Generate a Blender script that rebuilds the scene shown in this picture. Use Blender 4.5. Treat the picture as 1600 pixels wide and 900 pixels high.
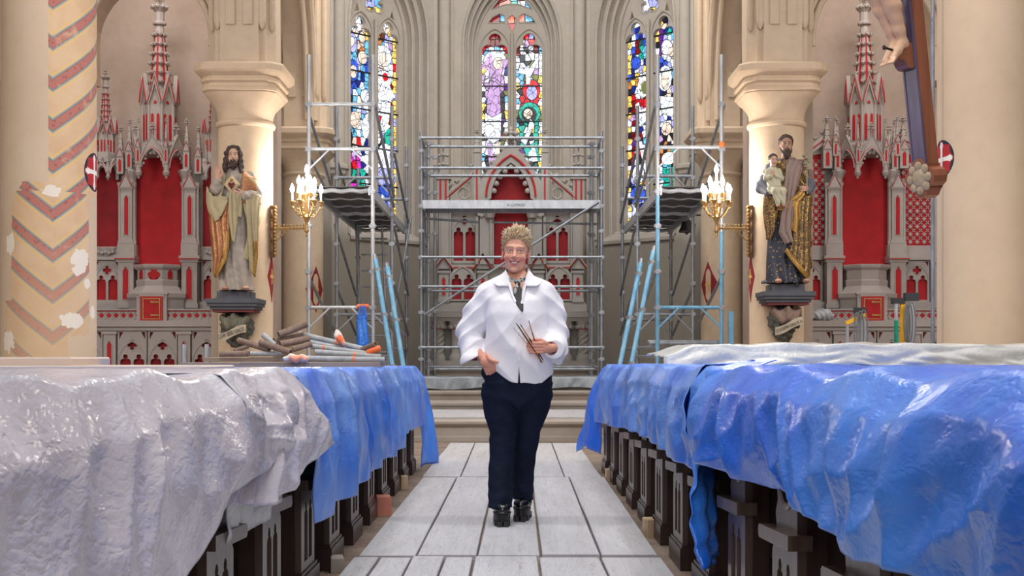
import bpy, bmesh, math, random
import numpy as np
from mathutils import Vector, Matrix
from mathutils.geometry import tessellate_polygon
for o in list(bpy.data.objects): bpy.data.objects.remove(o)
random.seed(7)
PI = math.pi
sin, cos = math.sin, math.cos
SC = bpy.context.scene
COL = SC.collection

# ---------------- camera: eye at pew height in the aisle, looking level towards the choir (+Y)
EYE = 0.98; FPX = 2000.0; HOR = 558.0
cd = bpy.data.cameras.new('camera'); cam = bpy.data.objects.new('camera', cd); COL.objects.link(cam)
cam.location = (0, 0, EYE); cam.rotation_euler = (PI/2, 0, 0)
cd.sensor_width = 36; cd.lens = 36*FPX/1600.0; cd.shift_y = (HOR-450)/1600.0
cd.clip_start = 0.05; cd.clip_end = 200
SC.camera = cam
# ---------------- world and lights
w = bpy.data.worlds.new('world'); SC.world = w; w.use_nodes = True
bg = w.node_tree.nodes['Background']; bg.inputs[0].default_value = (0.93, 0.95, 1.0, 1); bg.inputs[1].default_value = 0.30
def area(name, loc, rot, sx, sy, e, col=(1, 1, 1)):
    l = bpy.data.lights.new(name, 'AREA'); l.shape = 'RECTANGLE'; l.size = sx; l.size_y = sy; l.energy = e; l.color = col
    o = bpy.data.objects.new(name, l); COL.objects.link(o); o.location = loc; o.rotation_euler = rot
    return o
for sx_, nm_ in ((-1, 'left'), (1, 'right')): area('nave_pendant_'+nm_, (sx_*2.0, 7.0, 7.2), (0, sx_*.28, 0), .55, .55, 95, (1, .97, .93))
area('nave_light', (0, 4.0, 9.5), (0, 0, 0), 5, 9, 380, (1, .985, .965))
area('choir_light', (0, 17.0, 10.5), (.25, 0, 0), 4, 5, 620, (1, .975, .94))
area('west_fill_light', (0, -7, 5.5), (PI/2-0.12, 0, 0), 5, 5, 430, (1, .975, .95))  # unseen fill behind the camera, added to brighten the columns
for sx_, nm_ in ((-1, 'left'), (1, 'right')):
    area('aisle_light_'+nm_, (sx_*4.75, 15.75, 6.9), (.22, 0, 0), 1.6, .5, 62, (1, .95, .89))  # unseen light added in each altar bay to brighten its stucco wall
    area('aisle_fill_'+nm_, (sx_*6.9, 11.0, 3.4), (0, sx_*1.25, sx_*-.95), 1.6, 3.0, 140, (1, .95, .88))  # fill added at the outer aisles to brighten the side altars
vs = SC.view_settings
SC.display_settings.display_device = 'sRGB'
vs.view_transform = 'Standard'; vs.look = 'None'; vs.gamma = 1; vs.use_curve_mapping = False
vs.exposure = 0.24

# ---------------- material helpers
def lin(c):
    if isinstance(c, str):
        c = [int(c[i:i+2], 16)/255 for i in (0, 2, 4)]
    return tuple((x/12.92 if x <= .04045 else ((x+.055)/1.055)**2.4) for x in c[:3])
class S:
    """tiny wrapper: arithmetic on shader sockets"""
    def __init__(s, nt, sock): s.nt = nt; s.k = sock
    def _m(s, op, *a):
        n = s.nt.nodes.new('ShaderNodeMath'); n.operation = op
        for i, x in enumerate((s,)+a):
            if isinstance(x, S): s.nt.links.new(x.k, n.inputs[i])
            else: n.inputs[i].default_value = x
        return S(s.nt, n.outputs[0])
    def __add__(s, o): return s._m('ADD', o)
    def __radd__(s, o): return s._m('ADD', o)
    def __sub__(s, o): return s._m('SUBTRACT', o)
    def __mul__(s, o): return s._m('MULTIPLY', o)
    def __rmul__(s, o): return s._m('MULTIPLY', o)
    def __truediv__(s, o): return s._m('DIVIDE', o)
    def abs(s): return s._m('ABSOLUTE')
    def mod(s, o): return s._m('FLOORED_MODULO', o)
    def lt(s, o): return s._m('LESS_THAN', o)
    def gt(s, o): return s._m('GREATER_THAN', o)
    def mn(s, o): return s._m('MINIMUM', o)
    def mx(s, o): return s._m('MAXIMUM', o)
    def sin(s): return s._m('SINE')
    def atan2(s, o): return s._m('ARCTAN2', o)
    def clamp(s): 
        r = s._m('ADD', 0.0); r.k.node.use_clamp = True; return r
class MT:
    def __init__(s, name):
        s.m = bpy.data.materials.new(name); s.m.use_nodes = True; s.nt = s.m.node_tree
        s.b = s.nt.nodes['Principled BSDF']
        s._tc = None
    def tc(s, out='Object'):
        if s._tc is None: s._tc = s.nt.nodes.new('ShaderNodeTexCoord')
        return s._tc.outputs[out]
    def xyz(s, out='Object'):
        n = s.nt.nodes.new('ShaderNodeSeparateXYZ'); s.nt.links.new(s.tc(out), n.inputs[0])
        return [S(s.nt, n.outputs[i]) for i in range(3)]
    def mapped(s, scale, out='Object', loc=(0, 0, 0)):
        n = s.nt.nodes.new('ShaderNodeMapping'); s.nt.links.new(s.tc(out), n.inputs[0])
        n.inputs['Scale'].default_value = scale if hasattr(scale, '__len__') else (scale,)*3
        n.inputs['Location'].default_value = loc
        return n.outputs[0]
    def noise(s, scale=5, detail=4, rough=.55, dist=0, out='Object', loc=(0, 0, 0)):
        n = s.nt.nodes.new('ShaderNodeTexNoise'); s.nt.links.new(s.mapped(scale, out, loc), n.inputs['Vector'])
        n.inputs['Scale'].default_value = 1; n.inputs['Detail'].default_value = detail
        n.inputs['Roughness'].default_value = rough; n.inputs['Distortion'].default_value = dist
        return S(s.nt, n.outputs[0])
    def vor(s, scale=5, feature='F1', out='Object'):
        n = s.nt.nodes.new('ShaderNodeTexVoronoi'); n.feature = feature
        s.nt.links.new(s.mapped(scale, out), n.inputs['Vector']); n.inputs['Scale'].default_value = 1
        return S(s.nt, n.outputs['Distance'])
    def ramp(s, fac, a, b):
        n = s.nt.nodes.new('ShaderNodeMapRange'); n.inputs[1].default_value = a; n.inputs[2].default_value = b
        s.nt.links.new(fac.k, n.inputs[0]); return S(s.nt, n.outputs[0])
    def mix(s, fac, a, b, mode='MIX'):
        n = s.nt.nodes.new('ShaderNodeMix'); n.data_type = 'RGBA'; n.blend_type = mode
        for i, x in ((0, fac), (6, a), (7, b)):
            if isinstance(x, S): s.nt.links.new(x.k, n.inputs[i])
            elif isinstance(x, (int, float)): n.inputs[i].default_value = x
            elif isinstance(x, (tuple, list, str)): n.inputs[i].default_value = (*(lin(x)), 1)
            else: s.nt.links.new(x, n.inputs[i])
        return n.outputs[2]
    def base(s, c):
        if isinstance(c, (tuple, str)): s.b.inputs['Base Color'].default_value = (*lin(c), 1)
        else: s.nt.links.new(c, s.b.inputs['Base Color'])
    def bump(s, h, strength=.3, dist=.01, prev=None):
        n = s.nt.nodes.new('ShaderNodeBump'); n.inputs['Strength'].default_value = strength; n.inputs['Distance'].default_value = dist
        s.nt.links.new(h.k, n.inputs['Height'])
        s.nt.links.new(n.outputs[0], s.b.inputs['Normal'])
    def set(s, **kw):
        for k, v in kw.items(): s.b.inputs[k.replace('_', ' ')].default_value = v
        return s
def mat(name, col, rough=.7, metal=0, var=.12, scale=6, bump=0, bscale=40, bdist=.01, spec=.5, col2=None, stretch=(1, 1, 1), **kw):
    t = MT(name)
    sc = tuple(scale*q for q in stretch)
    if var or col2:
        n = t.noise(sc, 5, .6)
        if col2: c = t.mix(t.ramp(n, .35, .65), col, col2)
        else:
            c0 = [x for x in (lin(col))]
            a = tuple(max(0, x*(1-var)) for x in c0); b = tuple(min(1, x*(1+var)) for x in c0)
            q = t.nt.nodes.new('ShaderNodeMix'); q.data_type = 'RGBA'
            q.inputs[6].default_value = (*a, 1); q.inputs[7].default_value = (*b, 1)
            t.nt.links.new(t.ramp(n, .3, .7).k, q.inputs[0]); c = q.outputs[2]
        t.base(c)
    else: t.base(col)
    t.set(Roughness=rough, Metallic=metal); t.b.inputs['Specular IOR Level'].default_value = spec
    if bump: t.bump(t.noise(tuple(bscale*q for q in stretch), 4), bump, bdist)
    for k, v in kw.items(): t.b.inputs[k.replace('_', ' ')].default_value = v
    return t.m

# ---------------- mesh helpers
class MB:
    def __init__(s): s.v = []; s.f = []
    def add(s, vs, fs):
        n = len(s.v); s.v += [tuple(v) for v in vs]; s.f += [tuple(i+n for i in f) for f in fs]; return s
    def boxb(s, x0, x1, y0, y1, z0, z1):
        return s.add([(x0, y0, z0), (x1, y0, z0), (x1, y1, z0), (x0, y1, z0), (x0, y0, z1), (x1, y0, z1), (x1, y1, z1), (x0, y1, z1)],
                     [(3, 2, 1, 0), (4, 5, 6, 7), (0, 1, 5, 4), (1, 2, 6, 5), (2, 3, 7, 6), (3, 0, 4, 7)])
    def box(s, c, d, rz=0):
        m = MB().boxb(-d[0]/2, d[0]/2, -d[1]/2, d[1]/2, -d[2]/2, d[2]/2)
        return s.join(m, Matrix.Translation(c) @ Matrix.Rotation(rz, 4, 'Z'))
    def bar(s, p0, p1, w, h, up=(0, 0, 1)):
        p0 = Vector(p0); p1 = Vector(p1); d = (p1-p0).normalized(); up = Vector(up)
        if abs(d.dot(up)) > .98: up = Vector((0, 1, 0))
        a = d.cross(up).normalized()*(w/2); b = a.cross(d).normalized()*(h/2)
        vs = [p+q for p in (p0, p1) for q in (-a-b, a-b, a+b, -a+b)]
        return s.add(vs, [(3, 2, 1, 0), (4, 5, 6, 7), (0, 1, 5, 4), (1, 2, 6, 5), (2, 3, 7, 6), (3, 0, 4, 7)])
    def tube(s, pts, r, n=8, caps=True, closed=False, flat=None):
        pts = [Vector(p) for p in pts]; m = len(pts)
        rs = r if hasattr(r, '__len__') else [r]*m
        vs = []; prev = None
        for i, p in enumerate(pts):
            if closed: t = (pts[(i+1) % m]-pts[i-1]).normalized()
            else: t = (pts[min(i+1, m-1)]-pts[max(i-1, 0)]).normalized()
            if prev is None:
                u = Vector((0, 0, 1)) if abs(t.z) < .9 else Vector((1, 0, 0))
                a = t.cross(u).normalized()
            else: a = (prev-t*prev.dot(t)).normalized()
            prev = a; b = t.cross(a)
            for k in range(n):
                q = 2*PI*k/n
                vs.append(p+(a*cos(q)+b*sin(q)*(flat or 1))*rs[i])
        fs = []
        for i in range(m if closed else m-1):
            j = (i+1) % m
            for k in range(n):
                l = (k+1) % n
                fs.append((i*n+k, i*n+l, j*n+l, j*n+k))
        if caps and not closed:
            fs.append(tuple(range(n-1, -1, -1))); fs.append(tuple((m-1)*n+k for k in range(n)))
        return s.add(vs, fs)
    def lathe(s, prof, n=16, c=(0, 0, 0), rot=0, sx=1, sy=1):
        vs = []; m = len(prof)
        for r, z in prof:
            for k in range(n):
                a = 2*PI*k/n+rot
                vs.append((c[0]+r*cos(a)*sx, c[1]+r*sin(a)*sy, c[2]+z))
        fs = [(i*n+k, i*n+(k+1) % n, (i+1)*n+(k+1) % n, (i+1)*n+k) for i in range(m-1) for k in range(n)]
        fs.append(tuple(range(n-1, -1, -1))); fs.append(tuple((m-1)*n+k for k in range(n)))
        return s.add(vs, fs)
    def sphere(s, c, r, sc=(1, 1, 1), n=10, m=6):
        prof = [(max(1e-4, sin(PI*i/m)), -cos(PI*i/m)) for i in range(m+1)]
        t = MB().lathe(prof, n)
        return s.add([(c[0]+x*r*sc[0], c[1]+y*r*sc[1], c[2]+z*r*sc[2]) for x, y, z in t.v], t.f)
    def plate(s, loops, y0, y1):
        """flat polygon (x,z) with holes, given thickness along y"""
        tri = tessellate_polygon([[Vector((p[0], p[1], 0)) for p in l] for l in loops])
        flat = [p for l in loops for p in l]; N = len(flat)
        vs = [(p[0], y0, p[1]) for p in flat]+[(p[0], y1, p[1]) for p in flat]
        fs = []
        for t in tri:
            a, b, c = t
            A = (flat[b][0]-flat[a][0])*(flat[c][1]-flat[a][1])-(flat[b][1]-flat[a][1])*(flat[c][0]-flat[a][0])
            if A < 0: b, c = c, b
            fs.append((a, b, c)); fs.append((c+N, b+N, a+N))
        k = 0
        for l in loops:
            n = len(l)
            for i in range(n):
                j = (i+1) % n
                fs.append((k+i, k+i+N, k+j+N, k+j))
            k += n
        return s.add(vs, fs)
    def prism(s, poly, z0, z1, top=1.0):
        """horizontal polygon (x,y) extruded in z; top scales the upper ring"""
        n = len(poly)
        vs = [(x, y, z0) for x, y in poly]+[(x*top, y*top, z1) for x, y in poly]
        fs = [tuple(range(n-1, -1, -1)), tuple(range(n, 2*n))]+[(i, (i+1) % n, n+(i+1) % n, n+i) for i in range(n)]
        return s.add(vs, fs)
    def join(s, o, M=None):
        if M is None: return s.add(o.v, o.f)
        return s.add([M @ Vector(v) for v in o.v], o.f)
    def xf(s, M): s.v = [tuple(M @ Vector(v)) for v in s.v]; return s
    def mesh(s, name, m, smooth=False, ang=35):
        me = bpy.data.meshes.new(name); me.from_pydata(s.v, [], s.f)
        bm = bmesh.new(); bm.from_mesh(me); bmesh.ops.recalc_face_normals(bm, faces=bm.faces[:]); bm.to_mesh(me); bm.free()
        if smooth:
            me.polygons.foreach_set('use_smooth', [True]*len(me.polygons)); me.set_sharp_from_angle(angle=math.radians(ang))
        if m: me.materials.append(m)
        me.update(); return me
    def build(s, name, m, parent=None, smooth=False, ang=35, world=False):
        if world and parent is not None:
            off = world_off(parent); s.v = [(x-off.x, y-off.y, z-off.z) for x, y, z in s.v]
        return link(name, s.mesh(name, m, smooth, ang), parent)
def world_off(p):
    o = Vector((0, 0, 0))
    while p is not None: o += p.location; p = p.parent
    return o
def link(name, data, parent=None, loc=None):
    o = bpy.data.objects.new(name, data); COL.objects.link(o)
    if parent is not None: o.parent = parent
    if loc is not None: o.location = loc
    return o
def tag(o, label, cat, group=None):
    o['label'] = label; o['category'] = cat
    if group: o['group'] = group
    return o
def struct(o): o['kind'] = 'structure'; return o
def thing(name, label, cat, loc=(0, 0, 0), rz=0, group=None):
    o = bpy.data.objects.new(name, None); COL.objects.link(o); o.empty_display_size = .1
    o.location = loc; o.rotation_euler = (0, 0, rz)
    return tag(o, label, cat, group)
def copy_tree(o, parent=None):
    c = o.copy(); COL.objects.link(c); c.parent = parent
    for ch in list(o.children): copy_tree(ch, c)
    return c
def at(px, py, d):
    """direction measured on the photo + real distance along the nave -> point in the church"""
    return Vector(((px-800)/FPX*d, d, EYE-(py-HOR)/FPX*d))
# gothic outlines, all in (x,z)
def arc(cx, cz, r, a0, a1, n): return [(cx+r*cos(a0+(a1-a0)*i/n), cz+r*sin(a0+(a1-a0)*i/n)) for i in range(n+1)]
def pointed(x0, x1, z0, zs, k=1.0, n=7):
    """pointed arch outline; radius = k * span"""
    wd = x1-x0; R = wd*k; c1 = x0+R; c2 = x1-R; xm = (x0+x1)/2
    ae = math.acos(max(-1, min(1, (xm-c1)/R)))
    L = arc(c1, zs, R, PI, ae, n); Rr = arc(c2, zs, R, PI-ae, 0, n)
    return [(x0, z0)]+L+Rr[1:]+[(x1, z0)] if z0 < zs else L+Rr[1:]
def apex(x0, x1, zs, k=1.0):
    wd = x1-x0; R = wd*k; return zs+math.sqrt(max(0, R*R-(R-wd/2)**2))
def trefoil(x0, x1, z0, zs, n=5):
    """lancet with trefoiled head"""
    wd = x1-x0; xm = (x0+x1)/2; r = wd*.27
    p = [(x0, z0), (x0, zs)]
    p += arc(x0+r*1.0, zs+r*.15, r, PI, PI*.35, n)[1:]
    p += arc(xm, zs+r*1.75, r*.92, PI*1.22, -PI*.22, n*2)
    p += arc(x1-r*1.0, zs+r*.15, r, PI*.65, 0, n)[:-1]
    return p+[(x1, zs), (x1, z0)]
def quatrefoil(cx, cz, R, n=5, lobes=4, rot=0):
    p = []; r = R*(.5 if lobes == 4 else .55); c = R-r
    for i in range(lobes):
        a = rot+2*PI*i/lobes
        h = PI*.62 if lobes == 4 else PI*.66
        p += arc(cx+c*cos(a), cz+c*sin(a), r, a-h, a+h, n)
    return p
def circ(cx, cz, r, n=16): return [(cx+r*cos(2*PI*i/n), cz+r*sin(2*PI*i/n)) for i in range(n)]
def rect(x0, x1, z0, z1): return [(x0, z0), (x1, z0), (x1, z1), (x0, z1)]

# ---------------- signed-distance sculpting (figures, drapery)
def surf(f, lo, hi, h):
    ax = [np.arange(lo[i], hi[i]+h, h, dtype=np.float32) for i in range(3)]
    X, Y, Z = np.meshgrid(*ax, indexing='ij'); V = f(X, Y, Z).astype(np.float32)
    # close at the border
    V[0] = V[-1] = 1; V[:, 0] = V[:, -1] = 1; V[:, :, 0] = V[:, :, -1] = 1
    I = V < 0; n = V.shape
    c = [I[a:n[0]-1+a, b:n[1]-1+b, d:n[2]-1+d] for a in (0, 1) for b in (0, 1) for d in (0, 1)]
    s = sum(q.astype(np.int8) for q in c); cell = (s > 0) & (s < 8)
    idx = -np.ones(cell.shape, np.int64); ci = np.argwhere(cell); idx[cell] = np.arange(len(ci))
    acc = np.zeros((len(ci), 3)); cnt = np.zeros(len(ci))
    i, j, k = ci.T
    def val(a, b, d): return V[i+a, j+b, k+d]
    for axn in range(3):
        for u in (0, 1):
            for v in (0, 1):
                o0 = [0, 0, 0]; o1 = [0, 0, 0]; others = [q for q in range(3) if q != axn]
                o0[others[0]] = o1[others[0]] = u; o0[others[1]] = o1[others[1]] = v; o1[axn] = 1
                a = val(*o0); b = val(*o1); m = (a < 0) != (b < 0)
                t = np.where(m, a/(a-b+1e-12), 0)
                p = np.tile(np.array(o0, float), (len(ci), 1)); p[:, axn] = t
                acc[m] += p[m]; cnt += m
    P = (ci+acc/np.maximum(cnt, 1)[:, None])*h+np.array(lo)
    Q = []
    for axn in range(3):
        sl0 = [slice(None)]*3; sl1 = [slice(None)]*3; sl0[axn] = slice(0, -1); sl1[axn] = slice(1, None)
        A = I[tuple(sl0)]; B = I[tuple(sl1)]
        e = np.argwhere(A != B); o = [q for q in range(3) if q != axn]
        ok = (e[:, o[0]] > 0) & (e[:, o[1]] > 0) & (e[:, o[0]] < n[o[0]]-1) & (e[:, o[1]] < n[o[1]]-1); e = e[ok]
        if not len(e): continue
        fl = A[tuple(e.T)]
        def g(du, dv):
            q = e.copy(); q[:, o[0]] += du; q[:, o[1]] += dv; return idx[tuple(q.T)]
        q = np.stack([g(-1, -1), g(0, -1), g(0, 0), g(-1, 0)], 1)
        if axn == 1: fl = ~fl
        q[~fl] = q[~fl][:, ::-1]; Q.append(q)
    return P, np.concatenate(Q)
def sdfobj(name, f, lo, hi, h, m, parent=None, attr=None, smooth=1):
    P, Q = surf(f, lo, hi, h)
    me = bpy.data.meshes.new(name)
    me.vertices.add(len(P)); me.vertices.foreach_set('co', P.astype(np.float32).ravel())
    me.loops.add(len(Q)*4); me.loops.foreach_set('vertex_index', Q.ravel().astype(np.int32))
    me.polygons.add(len(Q)); me.polygons.foreach_set('loop_start', np.arange(0, len(Q)*4, 4, dtype=np.int32))
    me.polygons.foreach_set('use_smooth', np.ones(len(Q), bool))
    me.update(); me.validate()
    if attr:
        for an, fn in attr.items():
            cdat = me.color_attributes.new(an, 'FLOAT_COLOR', 'POINT')
            col = np.ones((len(P), 4), np.float32); col[:, :3] = fn(P[:, 0], P[:, 1], P[:, 2]); cdat.data.foreach_set('color', col.ravel())
    if m: me.materials.append(m)
    return link(name, me, parent)
def sl(X, c): return np.clip(X, 0, 1) if c is None else c
def ell(X, Y, Z, c, r, R=None):
    x, y, z = X-c[0], Y-c[1], Z-c[2]
    if R is not None:
        m = np.array(R.transposed()) if hasattr(R, 'transposed') else R
        x, y, z = m[0][0]*x+m[0][1]*y+m[0][2]*z, m[1][0]*x+m[1][1]*y+m[1][2]*z, m[2][0]*x+m[2][1]*y+m[2][2]*z
    k0 = np.sqrt((x/r[0])**2+(y/r[1])**2+(z/r[2])**2)
    k1 = np.sqrt((x/r[0]**2)**2+(y/r[1]**2)**2+(z/r[2]**2)**2)+1e-9
    return k0*(k0-1)/k1
def cap(X, Y, Z, a, b, ra, rb, fy=1.0):
    bx, by, bz = b[0]-a[0], b[1]-a[1], b[2]-a[2]; L = bx*bx+by*by+bz*bz+1e-12
    x, y, z = X-a[0], Y-a[1], Z-a[2]
    t = np.clip((x*bx+y*by+z*bz)/L, 0, 1)
    return np.sqrt((x-bx*t)**2+((y-by*t)*fy)**2+(z-bz*t)**2)-(ra+(rb-ra)*t)
def chain(X, Y, Z, pts, rs, k=.01, fy=1.0):
    d = None
    for i in range(len(pts)-1):
        q = cap(X, Y, Z, pts[i], pts[i+1], rs[i], rs[i+1], fy)
        d = q if d is None else smin(d, q, k)
    return d
def smin(a, b, k):
    h = np.clip(.5+.5*(b-a)/k, 0, 1); return b+(a-b)*h-k*h*(1-h)
def smax(a, b, k): return -smin(-a, -b, k)
def loftz(X, Y, Z, keys, pw=2.0):
    """vertical loft: keys (z, cx, cy, rx, ry)"""
    K = np.array(sorted(keys)); z = np.clip(Z, K[0, 0], K[-1, 0])
    # smooth interpolation
    zz = np.linspace(K[0, 0], K[-1, 0], 200); t = []
    for c in range(1, 5):
        v = np.interp(zz, K[:, 0], K[:, c]); ker = np.hanning(15); ker /= ker.sum()
        v = np.convolve(np.pad(v, 7, mode='edge'), ker, 'valid'); t.append(np.interp(z, zz, v).astype(np.float32))
    cx, cy, rx, ry = t
    q = (np.abs((X-cx)/rx)**pw+np.abs((Y-cy)/ry)**pw)**(1/pw)
    d = (q-1)*np.minimum(rx, ry)
    return np.maximum(d, np.maximum(K[0, 0]-Z, Z-K[-1, 0]))
def vn(X, Y, Z, s, seed=0):
    """cheap smooth pseudo noise in -1..1"""
    r = np.random.RandomState(seed); o = 0
    for i in range(5):
        a = r.randn(3); a /= np.linalg.norm(a); o = o+np.sin((X*a[0]+Y*a[1]+Z*a[2])*s*(1+i*.45)+r.rand()*6.28)
    return o/5
# ======================= materials of the building
def stone_mat(name, c1, c2, rough=.85, bump=.15, low_col=None):
    t = MT(name)
    n = t.noise(1.3, 5, .6); n2 = t.noise(9, 5, .6); n3 = t.noise(120, 2)
    c = t.mix(t.ramp(n, .3, .7), c1, c2)
    c = t.mix(t.ramp(n2, .45, .75)*.25, c, '9a8f80')
    c = t.mix(t.ramp(n3, .5, .8)*.12, c, '6e6458')
    if low_col: c = t.mix(t.ramp(t.xyz()[2]*-1.0+t.noise(2.2, 5)*.5, -3.1, -2.75)*.75, c, low_col)  # wall colour mixed to a darker tone towards the bottom, noisy edge
    t.base(c); t.set(Roughness=rough); t.b.inputs['Specular IOR Level'].default_value = .2
    t.bump(t.noise(60, 4), bump, .004); return t.m
M_APSE = stone_mat('apse_stone', 'bcb4a9', 'aea69c', low_col='7a7369')
M_COL = stone_mat('column_stone', 'd7bfa3', 'cbb297')
M_PIER = stone_mat('pier_stone', 'd0bca4', 'c4af97')
M_STUCCO = stone_mat('aisle_stucco', 'bdaba0', 'ac998d', .95, .3)
M_STEP = stone_mat('step_stone', 'aea49b', '938980')
M_INFILL = stone_mat('choir_plaster', 'b9aa9c', 'a39587')
def tile_floor():
    t = MT('floor_tiles'); x, y, z = t.xyz()
    n = t.noise(3, 5); n2 = t.noise(30, 3)
    c = t.mix(t.ramp(n, .35, .65), '6b594e', '8a786a'); c = t.mix(t.ramp(n2, .5, .7)*.4, c, 'a39486')
    g = (x/.3).mod(1.0).lt(.03).mx((y/.3).mod(1.0).lt(.03))
    c = t.mix(g*.7, c, '4a3f38'); t.base(c); t.set(Roughness=.75); return t.m
M_FLOOR = tile_floor()

# ======================= floor and choir steps
def sbox(name, m, *b): return struct(MB().boxb(*b).build(name, m))
sbox('floor', M_FLOOR, -7.5, 7.5, -6, 14.8, -.2, 0)
def step(name, y0, y1, z0, z1, hw, nose=.05):
    mb = MB()
    prof = [(y0, z0), (y0, z0+(z1-z0)*.45), (y0+.015, z0+(z1-z0)*.5), (y0+.015, z1-.07), (y0-.02, z1-.05), (y0-nose*.8, z1-.03), (y0-nose*.8, z1-.008), (y0-nose*.7, z1), (y1, z1), (y1, z0)]
    n = len(prof)
    mb.add([(-hw, a, b) for a, b in prof]+[(hw, a, b) for a, b in prof],
           [tuple(range(n)), tuple(range(2*n-1, n-1, -1))]+[(i, (i+1) % n, n+(i+1) % n, n+i) for i in range(n)])
    return struct(mb.build(name, M_STEP))
step('trim_1', 14.8, 26, -.1, .24, 2.75)
step('trim_2', 17.6, 26, .24, .355, 2.75)
step('trim_3', 18.6, 26, .355, .48, 2.75)
step('trim_4', 19.4, 26, .48, .66, 2.75)
step('trim_5', 21.0, 23.6, .66, .79, 1.45)
for s, nm in ((-1, 'left'), (1, 'right')):
    a, b = sorted((s*2.75, s*7.5))
    sbox('floor_aisle_'+nm, M_FLOOR, a, b, 14.8, 18.3, -.2, 0.02)

# ======================= apse
APX, APY = 1.33, 24.6
def face_matrix(p0, p1):
    p0 = Vector((*p0, 0)); p1 = Vector((*p1, 0)); u = (p1-p0).normalized(); n = Vector((-u.y, u.x, 0))
    mid = (p0+p1)/2
    return Matrix(((u.x, n.x, 0, mid.x), (u.y, n.y, 0, mid.y), (0, 0, 1, 0), (0, 0, 0, 1))), (p1-p0).length
SILL, SPR, ZT = 3.4, 7.0, 9.2
def win_loop(h, z0, dz=0): return pointed(-h, h, z0, SPR, .98, 10)
LHW = .265; LC = .335
def tracery_loops(side=False):
    out = [win_loop(.70, SILL-.02)]
    for s in (-1, 1): out.append(trefoil(s*LC-LHW, s*LC+LHW, SILL+.06, SPR-.06, 6))
    if side:
        out.append(quatrefoil(0, 7.66, .27, 5, 4, PI/4))
        for sx in (-1, 1):
            q = [(sx*.36, 7.40), (sx*.47, 7.40), (sx*.42, 7.56)]; out.append(q if sx > 0 else q[::-1])
    else:
        out.append([(-.07, 7.50), (0, 7.33), (.07, 7.50), (.10, 7.60), (0, 7.68), (-.10, 7.60)])
        for sx in (-1, 1):
            q = [(sx*.14, 7.52), (sx*.47, 7.51), (sx*.38, 7.63), (sx*.24, 7.71), (sx*.14, 7.66)]
            out.append(q if sx < 0 else q[::-1])
        out.append([(-.40, 7.78), (-.12, 7.88), (.12, 7.88), (.40, 7.78), (.24, 8.00), (0, 8.12), (-.24, 8.00)])
    return out
def apse_face(nm, p0, p1, window=True):
    M, L = face_matrix(p0, p1); h = L/2
    if window:
        mb = MB()
        mb.plate([rect(-h, h, 0, ZT), win_loop(.93, SILL-.22)], 0, .14)
        mb.plate([rect(-h, h, 0, ZT), win_loop(.84, SILL-.14)], .14, .26)
        mb.plate([rect(-h, h, 0, ZT), win_loop(.77, SILL-.08)], .26, .40)
        mb.plate([rect(-h, h, 0, ZT), win_loop(.70, SILL-.02)], .40, .75)
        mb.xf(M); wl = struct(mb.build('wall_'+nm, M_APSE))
        # roll mouldings that follow the opening
        for k, (hw, yy, r) in enumerate(((.94, -.005, .03), (.85, .13, .026), (.775, .25, .024))):
            q = [(x, yy, z) for x, z in pointed(-hw, hw, SILL-.2, SPR, .98, 10)]
            MB().tube(q, r, 8).xf(M).build('roll_moulding', M_APSE, wl, True)
        # sloping sill
        MB().add([(-.93, -.04, SILL-.30), (.93, -.04, SILL-.30), (.93, -.04, SILL-.24), (-.93, -.04, SILL-.24), (-.75, .44, SILL), (.75, .44, SILL), (.75, .44, SILL-.3), (-.75, .44, SILL-.3)],
                 [(0, 1, 2, 3), (3, 2, 5, 4), (4, 5, 6, 7), (0, 7, 6, 1), (0, 3, 4, 7), (1, 6, 5, 2)]).xf(M).build('window_sill', M_APSE, wl)
        return M, wl
    mb = MB().boxb(-h, h, 0, .4, 0, ZT).xf(M)
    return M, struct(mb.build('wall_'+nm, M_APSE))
K = APX+1.87; KY = APY-1.87
FACES = {}
FACES['left'] = apse_face('back_left', (-K, KY), (-APX, APY))
FACES['center'] = apse_face('back', (-APX, APY), (APX, APY))
FACES['right'] = apse_face('back_right', (APX, APY), (K, KY))
apse_face('left', (-K, 19.0), (-K, KY), False)
apse_face('right', (K, KY), (K, 19.0), False)
# clustered wall shafts in the corners of the apse, with corbels
def shaft(x, y, ang, z0, s):
    t = struct(bpy.data.objects.new('trim_6', None)); COL.objects.link(t); t.location = (x, y, 0)
    for k, (dx, dy, r) in enumerate(((0, -.10, .11), (-.17, -.04, .055), (.17, -.04, .055), (-.27, .02, .045), (.27, .02, .045), (-.36, .05, .028), (.36, .05, .028))):
        c = Vector((dx, dy, 0)); c.rotate(Matrix.Rotation(ang, 3, 'Z'))
        MB().lathe([(r, z0), (r, ZT)], 12, (c.x, c.y, 0)).build('shaft', M_APSE, t, True)
    c = Vector((0, -.05, 0)); c.rotate(Matrix.Rotation(ang, 3, 'Z'))
    if z0 > 1: MB().lathe([(.02, z0-.42), (.07, z0-.36), (.1, z0-.25), (.12, z0-.2), (.19, z0-.12), (.2, z0-.06), (.24, z0-.03), (.24, z0+.03), (.17, z0+.06)], 8, (c.x, c.y, 0), PI/8).build('corbel', M_APSE, t)
shaft(-APX, APY, .39, 1.0, 1); shaft(APX, APY, -.39, 1.0, 1)
shaft(-K+.03, KY+.03, 1.18, 4.35, 1); shaft(K-.03, KY+.03, -1.18, 4.35, 1)
shaft(-K+.02, 20.6, PI/2, 4.35, 1); shaft(K-.02, 20.6, -PI/2, 4.35, 1)

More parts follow.
